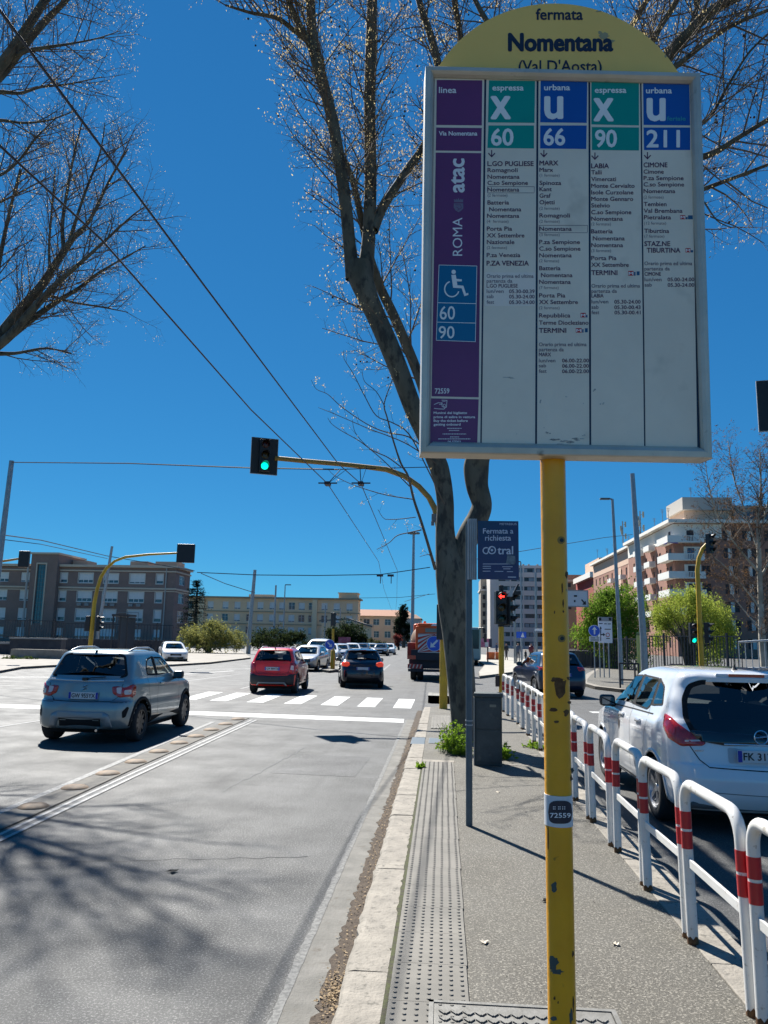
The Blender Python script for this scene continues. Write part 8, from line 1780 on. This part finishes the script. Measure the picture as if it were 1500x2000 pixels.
bare_tree('bare tree whose twiggy crown fills the top left corner above the wires', (-8.6, 9.6, 0), [
    (([(-8.6, 9.6, 0), (-8.5, 9.6, 3), (-8.2, 9.7, 5.5), (-7.2, 9.8, 7.6), tuple(at(-60, 200, 10.))], [.26, .22, .19, .16, .13]), 'trunk', 0),
    (LR([(-60, 200, 10, 19.8), (0, 130, 10, 16.5), (42, 70, 10, 13.8), (75, 20, 10, 12.1), (110, -40, 10, 9.9), (150, -120, 10, 6.6), (200, -220, 10, 3.3)]), 'limb', 1.2),
    (LR([(-60, 200, 10, 16.5), (0, 148, 10.1, 14.3), (50, 85, 10.2, 12.1), (85, 45, 10.3, 10.5), (120, 10, 10.4, 8.2), (160, -30, 10.5, 5.5), (210, -70, 10.5, 3.3)]), 'limb', 1.2),
    (LR([(20, 120, 10.1, 7.7), (50, 100, 10, 6.6), (95, 92, 9.9, 5.0), (140, 85, 9.8, 3.3), (190, 75, 9.7, 2.2), (235, 60, 9.6, 1.1)]), 'limb', 1.2),
    (LR([(-40, 190, 10.1, 11.0), (0, 180, 10.3, 7.2), (40, 182, 10.5, 5.0), (80, 170, 10.6, 3.9), (130, 165, 10.7, 2.8), (200, 150, 10.8, 1.4)]), 'limb', 1.2),
    (LR([(-50, 240, 10, 9.9), (0, 235, 9.9, 5.5), (45, 240, 9.8, 3.9), (95, 235, 9.7, 2.8), (150, 215, 9.6, 1.7)]), 'limb', 1.),
    (LR([(-60, 350, 10, 8.8), (0, 342, 9.9, 5.0), (40, 310, 9.8, 3.9), (70, 270, 9.7, 2.8), (110, 230, 9.6, 1.7)]), 'limb', 1.),
    (LR([(100, -20, 10.1, 4.4), (150, -30, 10, 3.3), (200, -25, 9.9, 2.2), (240, 0, 9.8, 1.1)]), 'limb', 1.),
    (LR([(-60, 420, 10.2, 7.7), (0, 395, 10.3, 3.9), (50, 370, 10.4, 2.8), (100, 345, 10.4, 1.7)]), 'limb', 1.)],
    33, {0: .15, 1: .10, 2: .09}, {0: 1.15, 1: .55, 2: .27}, {0: .010, 1: .005, 2: .003}, 6500, side=(.3, 0, .15), lf=(.006, .014))
# pale-barked tree at the right edge before the brick block
pbk_ = mat('pale_bark', (.52, .48, .40), .9, col2=(.30, .27, .21), vs=1.2, vd=5, bump=.4); dry = leaf_mat('dry_leaf_brown', (.20, .11, .05), (.12, .075, .045), .3)
Yr = 52.
bare_tree('bare pale barked tree with brown seed clusters at the right edge before the brick block', tuple(gp(1492, 1300)*np.array([1, 1, 0])), [
    (LR([(1494, 1310, Yr, 13.2), (1488, 1240, Yr, 11.4), (1486, 1180, Yr, 9.6), (1483, 1110, Yr, 8.4), (1482, 1060, Yr, 7.2), (1480, 1010, Yr, 5.4), (1486, 960, Yr, 3.6), (1484, 880, Yr, 1.8)]), 'trunk', 1.),
    (LR([(1484, 1120, Yr, 5.4), (1450, 1080, 51.5, 3.6), (1420, 1040, 51, 3.0), (1398, 1000, 50.5, 2.4), (1385, 950, 50, 1.8), (1375, 880, 50, 0.9)]), 'limb', 1.2),
    (LR([(1483, 1080, Yr, 4.2), (1462, 1020, 52.5, 3.0), (1445, 970, 53, 2.4), (1430, 920, 53.5, 1.8), (1422, 860, 54, 0.9)]), 'limb', 1.2),
    (LR([(1486, 1190, Yr, 4.2), (1455, 1150, 52, 3.0), (1420, 1110, 51.5, 2.2), (1385, 1080, 51, 1.4), (1365, 1050, 50.5, 0.9)]), 'limb', 1.1),
    (LR([(1488, 1230, Yr, 3.0), (1460, 1200, 53, 2.4), (1430, 1160, 53.5, 1.6), (1420, 1120, 54, 1.0)]), 'limb', 1.),
    (LR([(1482, 1050, Yr, 3.6), (1500, 980, 52, 3.0), (1512, 900, 52, 1.8), (1520, 840, 52, 1.2)]), 'limb', 1.2),
    (LR([(1484, 1130, Yr, 3.6), (1520, 1060, 52, 3.0), (1550, 960, 52, 1.8)]), 'limb', 1.)],
    44, {0: .30, 1: .27, 2: .26}, {0: 2.7, 1: 1.3, 2: .65}, {0: .034, 1: .019, 2: .013}, 9000, lf=(.04, .09), leafm=dry, trunk_m=pbk_, maxl=3)

# leafy trees and shrubs
def leafy(label, x, y, blobs, n, s0, s1, c1, c2, seed, name='willow_tree', trunk=None, drape=0., zmin=0., cat='tree', core=0, stem_m=None):
    rr = random.Random(seed); t = thing(name, label, cat, (x, y, 0)); m = leaf_mat('foliage_'+str(seed), c1, c2, .45)
    b = MB(); tw = []
    clumps = []
    for (cx, cy, cz, rx_, ry_, rz_, wt) in blobs:
        k = int(wt*(55 if n > 5000 else 26))
        for _ in range(k):
            u1 = Vector((rr.gauss(0, 1), rr.gauss(0, 1), rr.gauss(0, 1))).normalized()*(rr.random()**.45)
            clumps.append((cx+u1.x*rx_, cy+u1.y*ry_, cz+u1.z*rz_, rr.uniform(.10, .24)*min(rx_, rz_)))
    for _ in range(n):
        c = rr.choice(clumps); q = Vector((c[0]+rr.gauss(0, c[3]), c[1]+rr.gauss(0, c[3]), c[2]+rr.gauss(0, c[3]*(1+drape))-drape*rr.random()*.4))
        if q.z < zmin: q.z = zmin+rr.random()*.3
        s_ = rr.uniform(s0, s1); a = Vector((rr.gauss(0, 1), rr.gauss(0, 1), rr.gauss(0, 1)-drape*1.6)).normalized(); o = a.cross(Vector((rr.gauss(0, 1), rr.gauss(0, 1), rr.gauss(0, 1)))).normalized()
        b.add([q, q+a*s_+o*s_*.4, q+a*s_*2, q+a*s_-o*s_*.4], [(0, 1, 2, 3)])
    put(b, 'crown', m, t, stuff=True)
    sg = []
    for c in rr.sample(clumps, min(len(clumps), 36)):
        p0 = Vector((x+rr.gauss(0, .08), y+rr.gauss(0, .08), .05)); p3 = Vector(c[:3]); mid = p0.lerp(p3, .5); mid.z += .3*(p3.z-p0.z)*.3; mid.x = x+(mid.x-x)*.5; mid.y = y+(mid.y-y)*.5
        h_ = (trunk or .06); sg.append(([p0, mid, p3], [h_, h_*.45, h_*.12]))
    put(tubes_mesh(sg, 5), 'stems' if not trunk else 'limbs', stem_m or bark, t, True, True)
    if trunk: z_ = min(c[2] for c in blobs); put(tubes_mesh([([Vector((x, y, 0)), Vector((x+.05, y, z_*.5)), Vector((x, y, z_))], [trunk*1.6, trunk*1.2, trunk])], 10), 'trunk', stem_m or bark, t, True)
    return t
def C3(px, py, Y): p = at(px, py, Y); return p
def blob(px, py, Y, wpx, hpx, wt, dy=None): p = C3(px, py, Y); rx_ = wpx/2/1500*Y*1.02; rz_ = hpx/2/1500*Y*1.02; return (p[0], p[1], p[2], rx_, dy or rx_, rz_, wt)
x, y_ = at(1200, 1310, 60)[0], 60
leafy('bushy bright green willow left of the thick mast, before the far houses', x, y_, [blob(1180, 1190, 60, 100, 60, 1.2), blob(1215, 1175, 60, 100, 60, 1.2), blob(1150, 1230, 60, 60, 60, .8), blob(1195, 1240, 60, 120, 80, 1.4), blob(1240, 1230, 60, 70, 110, 1), blob(1165, 1200, 60, 50, 60, .5), blob(1200, 1160, 60, 60, 30, .4), blob(1215, 1275, 60, 90, 50, .5)], 26000, .06, .13, (.22, .33, .04), (.10, .19, .03), 51, trunk=.12, drape=.5)
x, y_ = at(1345, 1310, 62)[0], 62
leafy('pale yellow green willow right of the thick mast, before the brick block', x, y_, [blob(1340, 1185, 62, 110, 60, 1.3), blob(1300, 1200, 62, 60, 60, .8), blob(1385, 1200, 62, 80, 60, 1), blob(1410, 1225, 62, 50, 50, .6), blob(1395, 1250, 62, 80, 60, .7), blob(1350, 1165, 62, 60, 30, .5), blob(1290, 1230, 62, 36, 70, .4), blob(1370, 1280, 62, 90, 40, .4)], 23000, .05, .11, (.44, .50, .09), (.28, .34, .06), 52, trunk=.13, drape=.6)
x, y_ = at(405, 1290, 82)[0], 82
leafy('wide pale olive bush right of the brown building', x, y_, [blob(400, 1240, 82, 90, 50, 1.3), blob(372, 1250, 82, 50, 40, .8), blob(425, 1236, 82, 60, 50, 1), blob(455, 1250, 82, 55, 40, .9), blob(395, 1262, 82, 110, 34, .9), blob(415, 1222, 82, 40, 24, .3)], 12000, .07, .15, (.30, .29, .09), (.17, .18, .06), 53, name='shrub', cat='shrub')
leafy('dark green bush behind the masts, left of the red hatchback roof', at(545, 1290, 110)[0], 110, [blob(530, 1248, 110, 90, 40, 1), blob(575, 1250, 110, 60, 34, .8), blob(505, 1252, 110, 50, 36, .6)], 6000, .10, .22, (.045, .06, .022), (.025, .035, .016), 54, name='shrub', cat='shrub')
leafy('dark rounded evergreen before the right end of the yellow building', at(680, 1290, 135)[0], 135, [blob(682, 1236, 135, 60, 44, 1.2), blob(655, 1245, 135, 40, 36, .7), blob(700, 1250, 135, 40, 30, .5)], 6000, .12, .26, (.035, .05, .02), (.02, .03, .014), 55, name='evergreen_tree', trunk=.2)
leafy('grey green bush near the low shed, right of the crimson billboard', at(730, 1290, 120)[0], 120, [blob(735, 1258, 120, 70, 22, 1), blob(610, 1262, 120, 60, 20, .6)], 3500, .10, .2, (.08, .085, .04), (.045, .05, .03), 56, name='shrub', cat='shrub')
leafy('tall narrow dark cypress group left of the high mast light', at(788, 1290, 200)[0], 200, [blob(784, 1215, 200, 22, 66, 1), blob(789, 1200, 200, 14, 40, .5), blob(777, 1230, 200, 14, 50, .4), blob(795, 1235, 200, 16, 50, .5)], 7000, .15, .30, (.022, .036, .02), (.012, .022, .013), 57, name='cypress_tree', trunk=.3)
leafy('reddish small tree at the foot of the cypress', at(778, 1290, 150)[0], 150, [blob(777, 1250, 150, 16, 24, 1)], 900, .12, .25, (.22, .05, .05), (.12, .04, .03), 58, name='small_tree', trunk=.12)
leafy('small dark tree over the far truck, left of the big trunk', at(818, 1290, 180)[0], 180, [blob(816, 1236, 180, 18, 34, 1)], 1200, .14, .28, (.035, .045, .02), (.02, .03, .015), 59, name='small_tree', trunk=.15)
leafy('low hedge of weeds along the far left wall', at(60, 1290, 50)[0], 50, [blob(50, 1288, 50, 50, 8, 1), blob(20, 1290, 50, 40, 8, 1)], 900, .04, .09, (.06, .10, .02), (.04, .06, .02), 60, name='weeds', cat='weeds')
# cedar between the two left buildings: tiered boughs
t = thing('cedar_tree', 'dark cedar with layered drooping boughs between the brown and yellow buildings', 'tree', (at(378, 1250, 128)[0], 128, 0)); rr = random.Random(77); cx = at(378, 1250, 128)[0]; zt = at(380, 1133, 128)[2]
put(tubes_mesh([([Vector((cx, 128, 0)), Vector((cx+.1, 128, zt*.5)), Vector((cx+.2, 128, zt))], [.4, .25, .05])], 8), 'trunk', bark, t, True)
b = MB(); sg = []
for k in range(22):
    z = 2.2+(zt-2.4)*k/21; R_ = (3.0*(1-k/23)+.35)*rr.uniform(.75, 1.2)
    for j in range(6):
        a = rr.random()*6.28; p0 = Vector((cx, 128, z)); p1 = Vector((cx+R_*math.cos(a), 128+R_*math.sin(a), z+rr.uniform(-.3, .35))); sg.append(([p0, p1], [.06, .015]))
        for _ in range(60):
            u_ = rr.random()**.6; q = p0.lerp(p1, u_)+Vector((rr.gauss(0, .25), rr.gauss(0, .25), rr.gauss(0, .09))); s_ = rr.uniform(.12, .26); a_ = Vector((rr.gauss(0, 1), rr.gauss(0, 1), rr.gauss(0, .25)-.15)).normalized(); o = a_.cross(Vector((0, 0, 1))).normalized()
            b.add([q, q+a_*s_+o*s_*.35, q+a_*s_*1.8, q+a_*s_-o*s_*.35], [(0, 1, 2, 3)])
put(b, 'crown', leaf_mat('cedar_green', (.025, .04, .025), (.015, .025, .018), .15), t, stuff=True); put(tubes_mesh(sg, 4), 'boughs', bark, t, stuff=True)
# weeds at the tree foot and behind the cabinet
def weed(label, px, py, wr_, h, n, seed):
    c = gp(px, py, PZ); rr = random.Random(seed); t = thing('weed_clump', label, 'weeds', (c[0], c[1], PZ)); b = MB(); bs_ = MB()
    for k in range(n):
        x, y = c[0]+rr.gauss(0, wr_), c[1]+rr.gauss(0, wr_*1.2); hh = h*rr.uniform(.35, 1.)*max(.35, 1-.5*((x-c[0])/wr_)**2*.3); lean = Vector((rr.gauss(0, .3), rr.gauss(0, .3), 1)).normalized(); tip = Vector((x, y, PZ))+lean*hh; bs_.tube([(x, y, PZ), tuple(tip)], .0028, 4)
        for j in range(rr.randint(7, 13)):
            q = Vector((x, y, PZ)).lerp(tip, rr.uniform(.2, 1)); s_ = rr.uniform(.016, .040); a = Vector((rr.gauss(0, 1), rr.gauss(0, 1), rr.gauss(.2, .5))).normalized(); o = a.cross(Vector((rr.gauss(0, 1), rr.gauss(0, 1), rr.gauss(0, 1)))).normalized()
            b.add([q, q+a*s_+o*s_*.5, q+a*s_*2, q+a*s_-o*s_*.5], [(0, 1, 2, 3)])
    put(b, 'leaves', leaf_mat('weed_green', (.24, .36, .035), (.12, .22, .02), .5), t, stuff=True); put(bs_, 'stems', mat('weed_stem', (.12, .18, .04), .8), t, stuff=True)
weed('bright green weed clump at the foot of the plane tree, left side', 884, 1470, .10, .52, 110, 1)
weed('low weeds right behind the grey post at the tree foot', 905, 1475, .08, .26, 40, 2)
weed('green weeds growing right of the grey cabinet', 982, 1482, .06, .30, 36, 3)
weed('sparse yellowish weeds below the fifth railing', 1050, 1462, .08, .14, 22, 4)
weed('small weeds in the kerb joint near the end of the tactile strip', 820, 1500, .03, .07, 10, 5)
# tree pit soil
b = MB(); n = 18; c = gp(905, 1455, PZ); v = [(c[0]+.02, c[1]+.1, PZ+.02)]+[(c[0]+(.48+random.uniform(-.05, .05))*math.cos(a), c[1]+.1+(.55+random.uniform(-.06, .06))*math.sin(a), PZ+.006) for a in np.arange(n)*2*math.pi/n]
b.add(v, [(0, 1+k, 1+(k+1) % n) for k in range(n)]); b.build('tree_pit_soil', mat('soil', (.085, .065, .045), .95, col2=(.16, .13, .09), vs=18, vd=5, bump=.6), pavement, world=True)
